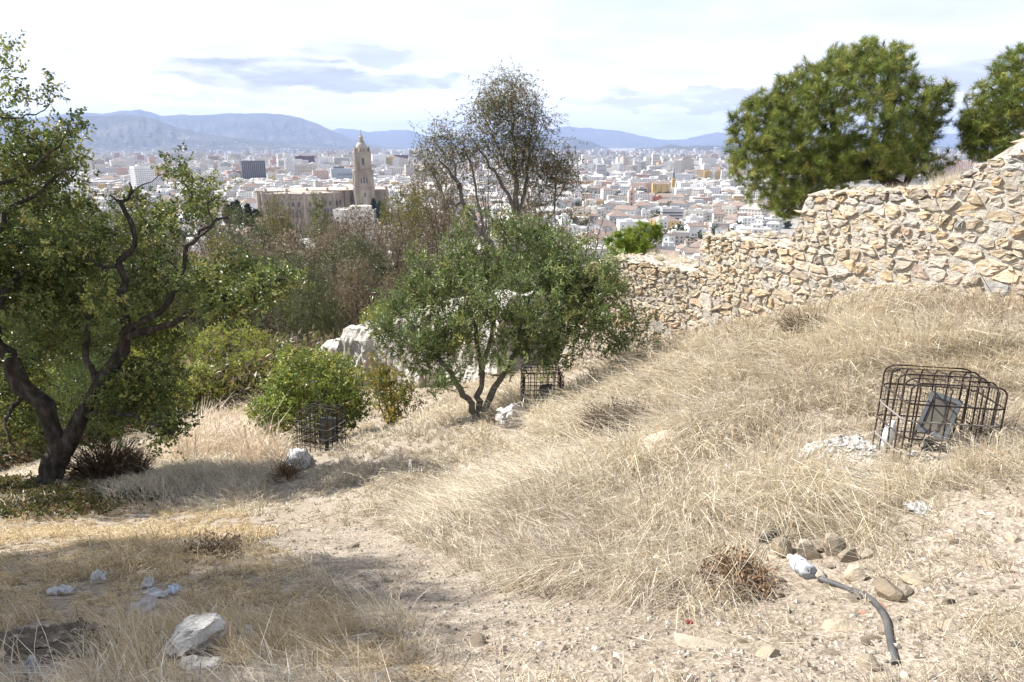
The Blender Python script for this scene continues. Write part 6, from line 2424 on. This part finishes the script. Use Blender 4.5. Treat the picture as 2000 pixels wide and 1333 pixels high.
# crumbled white concrete left of the large cage
M_crumb = M_concrete
g = Geo()
q = on_ground(1650, 905)
V, T = rock_mesh((.44, .34, .20), 91, 9, 5)
V = V + 0.016 * np.stack([fbm(V[:, 0] * 45, V[:, 1] * 45 + V[:, 2] * 30, 1), fbm(V[:, 1] * 45, V[:, 2] * 45, 2), 1.3 * fbm(V[:, 0] * 45, V[:, 1] * 45, 3)], -1)
o = Geo().add(V, T).build('concrete_lump', M_crumb)
o.location = (q.x, q.y + .06, q.z + .0)
o.rotation_euler = (R(8), R(-18), .5)
tag(o, 'bright white crumbling concrete lump left of the large cage', 'concrete')
rock('concrete_lump', 'smaller white concrete crumb in front of the big white lump', 1672, 935, (.24, .2, .10), 92, M_crumb, sink=.4, cuts=14)
rock('concrete_lump', 'low broken concrete piece with a dark hollow under the white lump', 1655, 965, (.14, .11, .08), 93, M_concrete, sink=.3, t=.6)

# ---------------------------------------------------------------- pipes, hose, bottle, litter
M_pvc = surf('black_plastic_pipe', [(0.3, (0.035, 0.036, 0.038)), (0.7, (0.10, 0.098, 0.095))], 12, 0.6, .2, 60, spec=.4)


def lying(points, lift):
    P = []
    for px, py in points:
        p = on_ground(px, py)
        P.append((p.x, p.y, p.z + lift))
    return np.array(P)


P = catmull(lying([(1600, 1137), (1625, 1146), (1650, 1156), (1700, 1178), (1727, 1212), (1736, 1250), (1742, 1280), (1748, 1308)], .014), 44)
o = Geo().tube(P, .0115, 10).build('black_hose', M_pvc, smooth=True)
tag(o, 'long curved black hose lying on the gravel at lower right', 'hose')


def pipe(label, a, b, rad, lift=.0):
    A, B = on_ground(*a), on_ground(*b)
    A.z += rad * .8 + lift
    B.z += rad * .8
    ax = np.array(B - A)
    L = np.linalg.norm(ax)
    Q = Vector(ax).to_track_quat('Z', 'Y').to_matrix()
    g = Geo()
    g.lathe([(rad * .86, 0), (rad, 0), (rad, L), (rad * .86, L), (rad * .86, L * .5), (rad * .86, 0)], (0, 0, 0), 16, np.array(Q))
    o = g.build('pipe_piece', M_pvc, smooth=False)
    o.location = A
    tag(o, label, 'pipe')


pipe('short black pipe with its open end towards the dead brown weed', (1487, 1064), (1520, 1045), .026)
pipe('black pipe half hidden in the grass under the white paper', (1385, 1026), (1462, 1012), .024)

m, nt, out = mat_new('clear_bottle')
b_ = N(nt, 'ShaderNodeBsdfPrincipled')
b_.inputs['Base Color'].default_value = (0.56, 0.585, 0.60, 1)
b_.inputs['Roughness'].default_value = 0.18
b_.inputs['Transmission Weight'].default_value = 0.4
b_.inputs['IOR'].default_value = 1.1
nt.links.new(b_.outputs[0], out.inputs[0])
M_bottle = m
A, B = on_ground(1580, 1135), on_ground(1536, 1098)
ax = np.array(B - A)
L = .23
Qm = np.array(Vector(ax).to_track_quat('Z', 'Y').to_matrix())
root = thing('plastic_bottle', 'crumpled clear plastic bottle with white cap lying by the rubble', 'bottle', (A.x, A.y, A.z + .034))
prof = [(.001, .0), (.026, .0), (.032, .008), (.031, .04), (.033, .05), (.031, .06), (.033, .075), (.033, .125), (.031, .13), (.032, .14), (.022, .175), (.011, .195), (.0105, .21)]
g = Geo()
g.lathe(prof, (0, 0, 0), 18, Qm)
V = g.v[0]
g.v[0] = V + 0.002 * rng.normal(0, 1, V.shape)
bb_ = g.build('bottle_body', M_bottle, root, smooth=True)
Geo().lathe([(.001, .209), (.014, .207), (.014, .224), (.001, .225)], (0, 0, 0), 12, Qm).build('cap', M_plastic, root)
M_label = surf('faded_label', [(0.3, (0.50, 0.52, 0.68)), (0.7, (0.66, 0.67, 0.76))], 30, .6)
Geo().lathe([(.0338, .078), (.0338, .122)], (0, 0, 0), 18, Qm).build('bottle_label', M_label, bb_, smooth=True)

M_bag = leafmat('thin_plastic', 0.35, 0.45, 0.4)


def scrap(name, label, cat, px, py, w, h, seed, colr, lump=.4, group=None, stand=0.3):
    """a crumpled sheet: a grid folded by noise, with real thickness"""
    q = np.random.default_rng(seed)
    n = 9
    U, Vv = np.meshgrid(np.linspace(-1, 1, n), np.linspace(-1, 1, n))
    rr_ = 1 + .3 * fbm(np.arctan2(Vv, U) * 1.2, U * 0 + seed, seed)
    X = U * w / 2 * rr_ * (1 - .3 * np.abs(Vv) * q.uniform(0, 1))
    Y = Vv * h / 2 * rr_ * (1 - .3 * np.abs(U) * q.uniform(0, 1))
    Z = lump * w * (np.abs(fbm(U * 2.2 + seed, Vv * 2.2, seed, 3)) + stand * (1 - np.hypot(U, Vv) * .7))
    X = X + .12 * w * fbm(U * 3, Vv * 3 + seed, seed + 2)
    P1 = np.stack([X, Y, Z], -1).reshape(-1, 3)
    P0 = P1 - np.array([0, 0, .003])
    k = (np.arange(n - 1)[:, None] * n + np.arange(n - 1)[None]).ravel()
    Qd = np.stack([k, k + 1, k + n + 1, k + n], -1)
    edge = [*range(n), *[i * n + n - 1 for i in range(1, n)], *[(n - 1) * n + i for i in range(n - 2, -1, -1)], *[i * n for i in range(n - 2, 0, -1)]]
    m_ = n * n
    Q3 = [(edge[i], m_ + edge[i], m_ + edge[(i + 1) % len(edge)], edge[(i + 1) % len(edge)]) for i in range(len(edge))]
    g = Geo()
    g.add(np.concatenate([P1, P0]), None, np.concatenate([Qd, Qd[:, ::-1] + m_, np.array(Q3)]), np.clip(np.array(colr)[None] * q.normal(1, .05, (2 * m_, 1)), 0, .9))
    o = g.build(name, M_bag)
    p = on_ground(px, py)
    o.location = (p.x, p.y, p.z + .012)
    o.rotation_euler = (0, 0, q.uniform(0, 6.28))
    tag(o, label, cat, group)
    return o


W = (.70, .70, .69)
scrap('plastic_bag', 'crumpled white plastic bag below the large cage', 'bag', 1790, 1003, .115, .105, 1, W, .55)
scrap('paper_scrap', 'white paper scrap resting on the black pipe in the grass', 'litter', 1428, 1014, .07, .05, 2, W, .5)
scrap('plastic_bag', 'puffed white plastic bag at the wall foot right of the olive', 'bag', 1245, 680, .27, .25, 3, W, .9, stand=.7)
scrap('paper_scrap', 'white scrap in the tall grass above the path', 'litter', 1048, 934, .12, .10, 4, W, .5)
scrap('paper_scrap', 'small upright white scrap in the middle grass', 'litter', 1201, 968, .07, .045, 5, W, .7)
scrap('paper_scrap', 'flat grey-white scrap left of the dung in the middle grass', 'litter', 775, 1003, .12, .07, 6, (.7, .68, .65), .3)
G3 = 'scraps of white litter in the shaded grass'
scrap('paper_scrap', 'wide white scrap at the left end of the shaded litter', 'litter', 122, 1163, .13, .06, 11, W, .45, G3)
scrap('plastic_bag', 'round knotted white bag standing in the shaded grass', 'bag', 195, 1140, .07, .06, 12, W, 1.0, G3, .9)
scrap('paper_scrap', 'white crumpled cup-like scrap top of the litter cluster', 'litter', 288, 1148, .07, .05, 13, W, .8, G3)
scrap('paper_scrap', 'white and blue crumpled wrapper at the right of the litter cluster', 'litter', 341, 1160, .06, .06, 14, (.62, .70, .80), .8, G3)
scrap('paper_scrap', 'long white scrap in the middle of the litter cluster', 'litter', 308, 1167, .12, .05, 15, W, .4, G3)
scrap('paper_scrap', 'pale dusty cloth piece at the bottom of the litter cluster', 'litter', 278, 1195, .16, .09, 16, (.55, .50, .46), .25, G3)
scrap('paper_scrap', 'small bright scrap right of the big white stone', 'litter', 481, 1238, .055, .045, 17, W, .6, G3)
scrap('paper_scrap', 'yellow and silver wrapper by the dark mound', 'litter', 200, 1256, .08, .05, 18, (.55, .55, .45), .5, G3)
scrap('paper_scrap', 'grey plastic strip at the bottom left corner', 'litter', 60, 1322, .12, .05, 19, (.45, .45, .47), .5, G3)
for px, py, lab in ((1118, 1043, 'faint red wrapper caught in the hanging dry grass'), (165, 1250, 'dark red scrap beside the dark mound'), (1346, 1222, 'tiny red scrap on the gravel path')):
    scrap('paper_scrap', lab, 'litter', px, py, .028, .018, int(px), (.42, .10, .09), .5)
for i, (px, py, lab) in enumerate(((1680, 1200, 'flat terracotta shard on the gravel'), (1722, 1186, 'orange brick shard beside the hose bend'), (1535, 1160, 'thin red-brown tile chip below the weed'))):
    rock('tile_shard', lab, px, py, (.045, .02, .01), 600 + i, M_brick, cat='shard')

# dark earth mound, lower left
q = on_ground(80, 1275)
n = 40
U, Vv = np.meshgrid(np.linspace(-1, 1, n), np.linspace(-1, 1, n))
X, Y = q.x + U * .42, q.y + .1 + Vv * .3
bumpz = np.clip(1 - (U ** 2 + Vv ** 2), 0, 1) ** .7 * .06
Z = ground_z(X, Y) - .03 + .03 * sstep(.02, .3, bumpz * 2) + bumpz * (1 + .7 * fbm(X * 9, Y * 9, 7)) + .06 * np.abs(fbm(X * 20, Y * 20, 8)) * sstep(0, .08, bumpz)
k = (np.arange(n - 1)[:, None] * n + np.arange(n - 1)[None]).ravel()
M_dark = surf('dark_earth', [(0.3, (0.10, 0.08, 0.06)), (0.6, (0.17, 0.135, 0.10)), (0.8, (0.30, 0.24, 0.18))], 14, .97, 1, 60)
o = Geo().add(np.stack([X, Y, Z], -1).reshape(-1, 3), None, np.stack([k, k + 1, k + n + 1, k + n], -1)).build('earth_mound', M_dark, smooth=True, kind='structure')

g = Geo()
for i in range(260):
    a_, b_ = random.uniform(-.9, .9), random.uniform(-.9, .9)
    if a_ * a_ + b_ * b_ > .8:
        continue
    j_, i_ = int((a_ + 1) / 2 * (n - 1)), int((b_ + 1) / 2 * (n - 1))
    V, T = pebble((X[i_, j_], Y[i_, j_], Z[i_, j_] + .004), random.choice((.005, .008, .011, .016)), 8000 + i)
    g.add(V, T, None, np.array(random.choice(((.3, .25, .2), (.5, .42, .34), (.22, .18, .14)))) * random.uniform(.7, 1.2))
o = g.build('soil_clods', surf('clods', [(0.3, (.7, .7, .7)), (.7, (1, 1, 1))], 20, .97, .5, 60, tint=True), kind='stuff')
tag(o, 'dark clods and stones on the earth mound at lower left', 'clods')

# ---------------------------------------------------------------- dead weeds
def weed(label, px, py, w, h, n, cols, seed, name='dead_weed'):
    q = np.random.default_rng(seed)
    p = on_ground(px, py)
    root = thing(name, label, 'weed', (p.x, p.y, p.z))
    K = 5
    a = q.uniform(0, 6.28, n)
    rad = w / 2 * np.sqrt(q.uniform(0, 1, n))
    tip = np.stack([np.cos(a) * rad, np.sin(a) * rad, h * q.uniform(.45, 1, n) * (1 - .4 * (rad / (w / 2)) ** 2)], -1)
    st = tip * q.uniform(0, .35, (n, 1)) * np.array([1, 1, .3])
    t = np.linspace(0, 1, K)[None, :, None]
    P = st[:, None] * (1 - t) + tip[:, None] * t + q.normal(0, .035 * w, (n, K, 3)) * t
    V, Qd = tubes(P, np.full((n, K), .0022 * (w / .4)) * np.linspace(1.2, .5, K)[None], 3)
    Geo().add(V, None, Qd, np.repeat(palette(q, n, cols, .2), K * 3, 0)).build('stems', M_straw, root, kind='stuff')
    g = Geo()
    m_ = n * 4
    idx = q.integers(0, n, m_)
    kk = q.integers(2, K, m_)
    leaves(g, P[idx, kk] + q.normal(0, .012, (m_, 3)), q.normal(0, 1, (m_, 3)) + np.array([0, 0, .5]), .028 * (w / .4) ** .5, .009, palette(q, m_, cols, .25), q)
    g.build('seed_heads', M_straw, root, kind='stuff')


BR = [(0.17, 0.105, 0.055), (0.23, 0.15, 0.085), (0.12, 0.08, 0.045)]
weed('dense reddish-brown dead weed on the gravel left of the bottle', 1437, 1155, .30, .13, 300, [(0.24, 0.15, 0.09), (0.30, 0.20, 0.125), (0.17, 0.11, 0.07)], 1)
weed('dark brown dead brush on the mound right of the carob trunk', 205, 935, 1.1, .6, 420, [(0.12, 0.085, 0.05), (0.16, 0.11, 0.065)], 2)
weed('brown dry brush right of the dark mound under the carob', 268, 925, .7, .45, 240, [(0.16, 0.11, 0.065), (0.22, 0.16, 0.09)], 3)
weed('greyish brown dead brush on the bank above the pale slab', 1215, 855, .95, .42, 460, [(0.20, 0.155, 0.11), (0.26, 0.21, 0.15)], 4)
weed('small dark dead brush left of the farthest cage', 562, 935, .5, .3, 160, [(0.24, 0.165, 0.10), (0.19, 0.13, 0.08)], 5)
weed('dark tangle of dead stems in the hollow near the wall', 1575, 655, .8, .3, 260, [(0.15, 0.11, 0.07), (0.21, 0.16, 0.10)], 6)
weed('low dead brush in the shaded grass left of the path', 420, 1085, .42, .09, 150, [(0.20, 0.155, 0.10), (0.15, 0.11, 0.07)], 7)
weed('dead thistle standing in the grass at the lower wall', 1240, 760, .45, .42, 110, [(0.16, 0.125, 0.08)], 8)

# ---------------------------------------------------------------- dry grass
TALL = [(1000, 780), (1230, 700), (1420, 640), (1700, 590), (1980, 590), (1960, 690), (1700, 720), (1690, 900), (1560, 1010), (1500, 1090), (1350, 1160), (1020, 1150), (940, 1060), (700, 1010), (760, 930), (900, 880)]
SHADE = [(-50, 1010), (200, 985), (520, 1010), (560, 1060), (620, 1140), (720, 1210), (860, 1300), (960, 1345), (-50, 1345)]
REED = [(340, 900), (370, 850), (430, 815), (510, 800), (550, 850), (560, 880), (490, 905), (420, 890)]
UNDER = [(-50, 900), (120, 930), (300, 900), (330, 940), (200, 985), (-50, 1010)]
BARE = [(1575, 870), (1660, 850), (1710, 900), (1740, 960), (1640, 990), (1580, 930)]
BARE2 = [(1440, 1050), (1560, 1060), (1700, 1090), (1720, 1000), (1850, 960), (2010, 930), (2010, 1100), (1700, 1200), (1480, 1200)]
CORNER = [(1740, 1345), (1790, 1260), (1900, 1225), (2050, 1240), (2050, 1345)]
WORN = [(500, 1000), (540, 940), (620, 930), (720, 940), (700, 1000), (640, 1020), (540, 1045)]
COLS_S = np.array([(0.62, 0.53, 0.375), (0.69, 0.615, 0.47), (0.55, 0.45, 0.30), (0.53, 0.465, 0.365), (0.72, 0.66, 0.54)])
COLS_G = np.array([(0.42, 0.355, 0.28), (0.29, 0.23, 0.17), (0.52, 0.455, 0.37)])
COLS_R = np.array([(0.66, 0.55, 0.41), (0.70, 0.61, 0.48), (0.58, 0.46, 0.33)])


# bare collars round the stones and litter that show in the photograph
EXC = [(372, 1285, 46), (400, 1312, 34), (1290, 905, 36), (1650, 915, 66), (1812, 893, 62), (1790, 1012, 30), (1560, 1120, 44), (1428, 1030, 46), (1490, 1072, 40), (1600, 1095, 70), (1640, 1100, 50), (310, 1172, 50), (195, 1150, 26), (122, 1172, 34), (80, 1285, 90), (1000, 845, 45), (590, 910, 40), (1245, 690, 24), (480, 1245, 18), (1048, 940, 20)]


def grass(n_near, seed):
    q = np.random.default_rng(seed)
    # tuft centres: dense nearby, thinner away
    bands = [(0.85, 3.0, 3600, 30), (3.0, 6.0, 8200, 26), (6.0, 10.0, 8200, 22), (10.0, 18.5, 10500, 17)]
    for y0, y1, nt_, per in bands:
        y = np.sqrt(q.uniform(y0 ** 2, y1 ** 2, nt_))
        x = q.uniform(-.80, .80, nt_) * (y + .5)
        z = ground_z(x, y)
        px, py, d = project(np.stack([x, y, z], -1))
        wx = px + 34 * fbm(x * 1.7, y * 1.7, 7)
        wy = py + 24 * fbm(x * 1.7 + 5, y * 1.7, 8)
        tall = in_poly(wx, wy, TALL)
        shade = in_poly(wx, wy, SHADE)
        reed = in_poly(wx, wy, REED)
        gravel = in_poly(wx, wy, GRAVEL)
        corner = in_poly(wx, wy, CORNER)
        bare = in_poly(px, py, BARE)
        bare2 = in_poly(wx, wy, BARE2)
        under = in_poly(wx, wy, UNDER)
        worn = in_poly(wx, wy, WORN)
        clump = fbm(x * .9, y * .9, 13, 3)
        dens = np.full(nt_, .75)
        dens[tall] = 1.0
        dens[shade] = .68
        dens[gravel] = .05
        dens[bare2] = .13
        dens[worn] = .30
        dens[corner] = .55
        dens[bare] = .08
        dens[under] = .35
        dens[reed] = 1
        dens = dens * np.clip(1.0 + 1.3 * clump + .9 * fbm(x * 3.1, y * 3.1, 19, 2), .12, 1.35)
        s, dw = wall_local(x, y)
        blocked = (dw > -.02) & (s > 0) & (s < S_END) & (dw < 5)
        for (ex, ey, er) in EXC:
            blocked |= (np.hypot(px - ex, (py - ey) * 1.3) < er)
        ok = (q.uniform(0, 1, nt_) < dens) & ~blocked
        hgt = np.full(nt_, .17)
        hgt[tall] = .36
        hgt[tall & (px < 1000)] = .22
        hgt[shade] = .075
        hgt[gravel | bare2 | worn] = .10
        hgt[corner] = .20
        hgt[under] = .13
        hgt[reed] = .72
        hgt = hgt * np.clip(1 + 1.0 * clump + .5 * fbm(x * 2.4, y * 2.4, 23, 2), .4, 1.8) * q.uniform(.75, 1.25, nt_)
        hgt = hgt * np.where(y < 3.2, .85, 1.0)
        lean = np.stack([np.full(nt_, -.60), np.full(nt_, -.25)], -1)
        lean[tall] = (-.45, -.55)
        lean[shade] = (-.75, -.10)
        lean[reed] = (-.12, -.05)
        sw = 3.0 * fbm(x * .5, y * .5, 15, 3)
        ca, sa = np.cos(sw), np.sin(sw)
        lean = np.stack([lean[:, 0] * ca - lean[:, 1] * sa, lean[:, 0] * sa + lean[:, 1] * ca], -1) * q.uniform(.5, 1.5, (nt_, 1)) + q.normal(0, .2, (nt_, 2))
        yield (x[ok], y[ok], z[ok], hgt[ok], lean[ok], (tall * 1 + shade * 2 + reed * 4)[ok], per, d[ok], clump[ok], q)


g = Geo()
for x, y, z, hgt, lean, cls, per, d, clump, q in grass(0, 111):
    n = len(x)
    M_ = n * per
    rep = lambda a: np.repeat(a, per, 0)
    spread_ = rep(np.clip(hgt * .38, .03, .16))
    ang = q.uniform(0, 6.28, M_)
    rr_ = np.sqrt(q.uniform(0, 1, M_)) * spread_
    bx, by = rep(x) + np.cos(ang) * rr_, rep(y) + np.sin(ang) * rr_
    bz = ground_z(bx, by) - .006
    H = rep(hgt) * q.uniform(.45, 1.2, M_)
    flat = q.uniform(0, 1, M_) < .30                       # thatch: fallen straws
    dirx = rep(lean[:, 0]) * q.uniform(.5, 1.5, M_) + q.normal(0, .46, M_) + np.cos(ang) * .25
    diry = rep(lean[:, 1]) * q.uniform(.5, 1.5, M_) + q.normal(0, .46, M_) + np.sin(ang) * .25
    up = np.where(flat, q.uniform(.02, .16, M_), q.uniform(.55, 1.0, M_))
    fa = q.uniform(0, 6.28, M_)
    dirx = np.where(flat, np.cos(fa) * .9, dirx)
    diry = np.where(flat, np.sin(fa) * .9, diry)
    tip = np.stack([bx + dirx * H * .95, by + diry * H * .95, bz + H * up * .78], -1)
    mid = np.stack([bx + dirx * H * .33, by + diry * H * .33, bz + H * up * .62], -1)
    tipg = ground_z(tip[:, 0], tip[:, 1]) + .012
    tip[:, 2] = np.maximum(tip[:, 2], tipg)
    mid[:, 2] = np.maximum(mid[:, 2], ground_z(mid[:, 0], mid[:, 1]) + .008)
    B = np.stack([bx, by, bz], -1)
    wd = np.repeat(np.clip(.00055 * d, .0013, .0065), per) * q.uniform(.7, 1.3, M_)
    face = q.uniform(0, 3.14, M_)
    sd = np.stack([np.cos(face), np.sin(face) * .5, q.uniform(-.2, .2, M_)], -1) * wd[:, None]
    V = np.stack([B - sd, B + sd, mid - sd * .85, mid + sd * .85, tip], 1).reshape(-1, 3)
    i5 = np.arange(M_) * 5
    Qd = np.stack([i5, i5 + 1, i5 + 3, i5 + 2], 1)
    T = np.stack([i5 + 2, i5 + 3, i5 + 4], 1)
    c = COLS_S[q.integers(0, len(COLS_S), M_)]
    grey = q.uniform(0, 1, M_) < np.clip(.26 - .75 * rep(clump), .06, .85)
    c = np.where(grey[:, None], COLS_G[q.integers(0, len(COLS_G), M_)], c)
    rd = rep(cls) >= 4
    c = np.where(rd[:, None], COLS_R[q.integers(0, len(COLS_R), M_)], c)
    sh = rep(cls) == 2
    c = np.where(sh[:, None], c * np.array([.95, .88, .74]), c)  # shade also put into the straw colour: darker and warmer in this patch
    c = np.clip(c * q.normal(1, .12, (M_, 1)), .05, .8)
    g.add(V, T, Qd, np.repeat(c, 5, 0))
# straws trodden flat into the path and between the stones
q = np.random.default_rng(137)
n = 9000
y = 1.0 + 5.0 * q.uniform(0, 1, n) ** 1.2
x = q.uniform(-.8, .85, n) * (y + .4)
z = ground_z(x, y)
px, py, d = project(np.stack([x, y, z], -1))
ok = (in_poly(px, py, GRAVEL) | in_poly(px, py, WORN)) & (fbm(x * 2.2, y * 2.2, 77, 3) + q.normal(0, .35, n) > -.05)
x, y, z, d = x[ok], y[ok], z[ok], d[ok]
n = len(x)
a = q.uniform(0, 6.28, n)
ln = q.uniform(.02, .13, n)
e = np.stack([x + np.cos(a) * ln, y + np.sin(a) * ln], -1)
P = np.stack([x, y, z + .004], -1)
E_ = np.stack([e[:, 0], e[:, 1], ground_z(e[:, 0], e[:, 1]) + q.uniform(.003, .02, n)], -1)
needles(g, P, E_ - P, np.linalg.norm(E_ - P, axis=1), np.clip(.0009 * d, .0016, .004)[:, None], palette(q, n, np.vstack([COLS_S, COLS_G]), .12), q)
# long bent stalks with seed heads standing out of the mat
q = np.random.default_rng(131)
n = 1500
y = np.sqrt(q.uniform(2.2 ** 2, 12.0 ** 2, n))
x = q.uniform(-.3, .8, n) * (y + .3)
z = ground_z(x, y)
px, py, d = project(np.stack([x, y, z], -1))
s_, dw_ = wall_local(x, y)
ok = (in_poly(px, py, TALL) | in_poly(px, py, BARE2) & (q.uniform(0, 1, n) < .25)) & (dw_ < -.05)
x, y, z, d = x[ok], y[ok], z[ok], d[ok]
n = len(x)
H = q.uniform(.25, .55, n)
a = q.uniform(0, 6.28, n)
bend = np.stack([np.cos(a), np.sin(a)], -1) * q.uniform(.15, .7, (n, 1)) + np.array([-.25, -.2])
t = np.linspace(0, 1, 6)
P = np.stack([x[:, None] + bend[:, :1] * H[:, None] * t ** 2, y[:, None] + bend[:, 1:] * H[:, None] * t ** 2, z[:, None] + H[:, None] * (t - .25 * t ** 2)], -1)
rad = np.clip(.00032 * d, .0007, .003)[:, None] * np.linspace(1.2, .6, 6)[None]
V, Q = tubes(P, rad, 3)
g.add(V, None, Q, np.repeat(palette(q, n, COLS_S * 1.05, .1), 18, 0))
m = n * 7
idx = np.repeat(np.arange(n), 7)
tt = q.uniform(.72, 1, m)
pos = np.stack([np.array([np.interp(tt[i], t, P[idx[i], :, k]) for k in range(3)]) for i in range(m)])
needles(g, pos, (P[idx, 5] - P[idx, 4]) * 6 + q.normal(0, .35, (m, 3)), .035, np.clip(.0012 * d[idx], .003, .01)[:, None], palette(q, m, COLS_S, .12), q)
o = g.build('dry_grass', M_straw, kind='stuff')
tag(o, 'straw-coloured dry grass combed downhill all over the slope', 'grass')

# grass on the wall tops and along the far side
g = Geo()
q = np.random.default_rng(121)
n = 5200
s = q.uniform(0.5, S_END - .4, n)
dpt = -q.uniform(.45, 1.9, n)
keep = (fbm(s * 1.2, dpt * 1.5, 33, 3) > -.05) | ((s > 7.1) & (s < 7.6))
tuft = q.uniform(0, 1, n) < .25
s = np.where(tuft, q.normal(7.35, .16, n), s)
keep &= (s > 0.3) & (s < S_END - .3)
keep |= tuft & (s < S_END - .3)
s, dpt = s[keep], dpt[keep]
n = len(s)
per = 7
xy = wall_xy(s) + wall_n(s) * dpt[:, None]
zt_ = np.where(dpt > -THICK, wall_top(s) - .03, ground_z(xy[:, 0], xy[:, 1]) - .01)
B = np.repeat(np.concatenate([xy, zt_[:, None]], 1), per, 0) + q.normal(0, .03, (n * per, 3)) * np.array([1, 1, 0])
H = np.repeat(np.where((np.abs(s - 7.35) < .3), .24, .13), per) * q.uniform(.4, 1.3, n * per)
D = q.normal(0, .5, (n * per, 3)) + np.array([.1, 0, .9])
needles(g, B, D, H, .004, palette(q, n * per, COLS_S, .12), q)
o = g.build('wall_top_grass', M_straw, kind='stuff')
tag(o, 'dry grass growing on the flat tops of the wall steps', 'grass')

# low green weeds and leaf litter under the carob
g = Geo()
n = 9000
px = q.uniform(-60, 330, n)
py = q.uniform(930, 1015, n)
ok = in_poly(px + q.normal(0, 15, n), py + q.normal(0, 6, n), [(-60, 950), (100, 950), (250, 955), (290, 985), (150, 1000), (-60, 1015)])
x = q.uniform(-7.2, -3.2, n)
y = q.uniform(5.2, 9.5, n)
z = ground_z(x, y)
qx, qy, d = project(np.stack([x, y, z], -1))
ok = in_poly(qx + q.normal(0, 14, n), qy + q.normal(0, 6, n), [(-80, 935), (100, 950), (240, 960), (310, 985), (150, 1003), (-80, 1020)])
B = np.stack([x, y, z], -1)[ok]
n = len(B)
per = 6
B = np.repeat(B, per, 0) + q.normal(0, .04, (n * per, 3)) * np.array([1, 1, .5]) + np.array([0, 0, .03])
leaves(g, B, q.normal(0, 1, (n * per, 3)) + np.array([0, 0, .6]), .05, .03, palette(q, n * per, [(0.11, 0.12, 0.03), (0.15, 0.13, 0.04), (0.19, 0.13, 0.07), (0.08, 0.08, 0.03)], .2), q)
o = g.build('weed_carpet', M_leaf, kind='stuff')
tag(o, 'low green-brown weeds and fallen leaves under the carob tree', 'weeds')

# ---------------------------------------------------------------- haze over the plain
g = Geo()
x0, x1, y0, y1, z0, z1 = -29500, 29500, -29500, 29500, -89.0, 830.0
g.box(((x0 + x1) / 2, (y0 + y1) / 2, (z0 + z1) / 2), (x1 - x0, y1 - y0, z1 - z0))
m, nt, out = mat_new('haze_air')
pv = N(nt, 'ShaderNodeVolumePrincipled')
pv.inputs['Color'].default_value = (0.50, 0.64, 1.0, 1)
pv.inputs['Density'].default_value = HAZE
pv.inputs['Anisotropy'].default_value = 0.0
nt.links.new(pv.outputs[0], out.inputs['Volume'])
hz = g.build('haze', m, kind='stuff')
hz.display_type = 'WIRE'
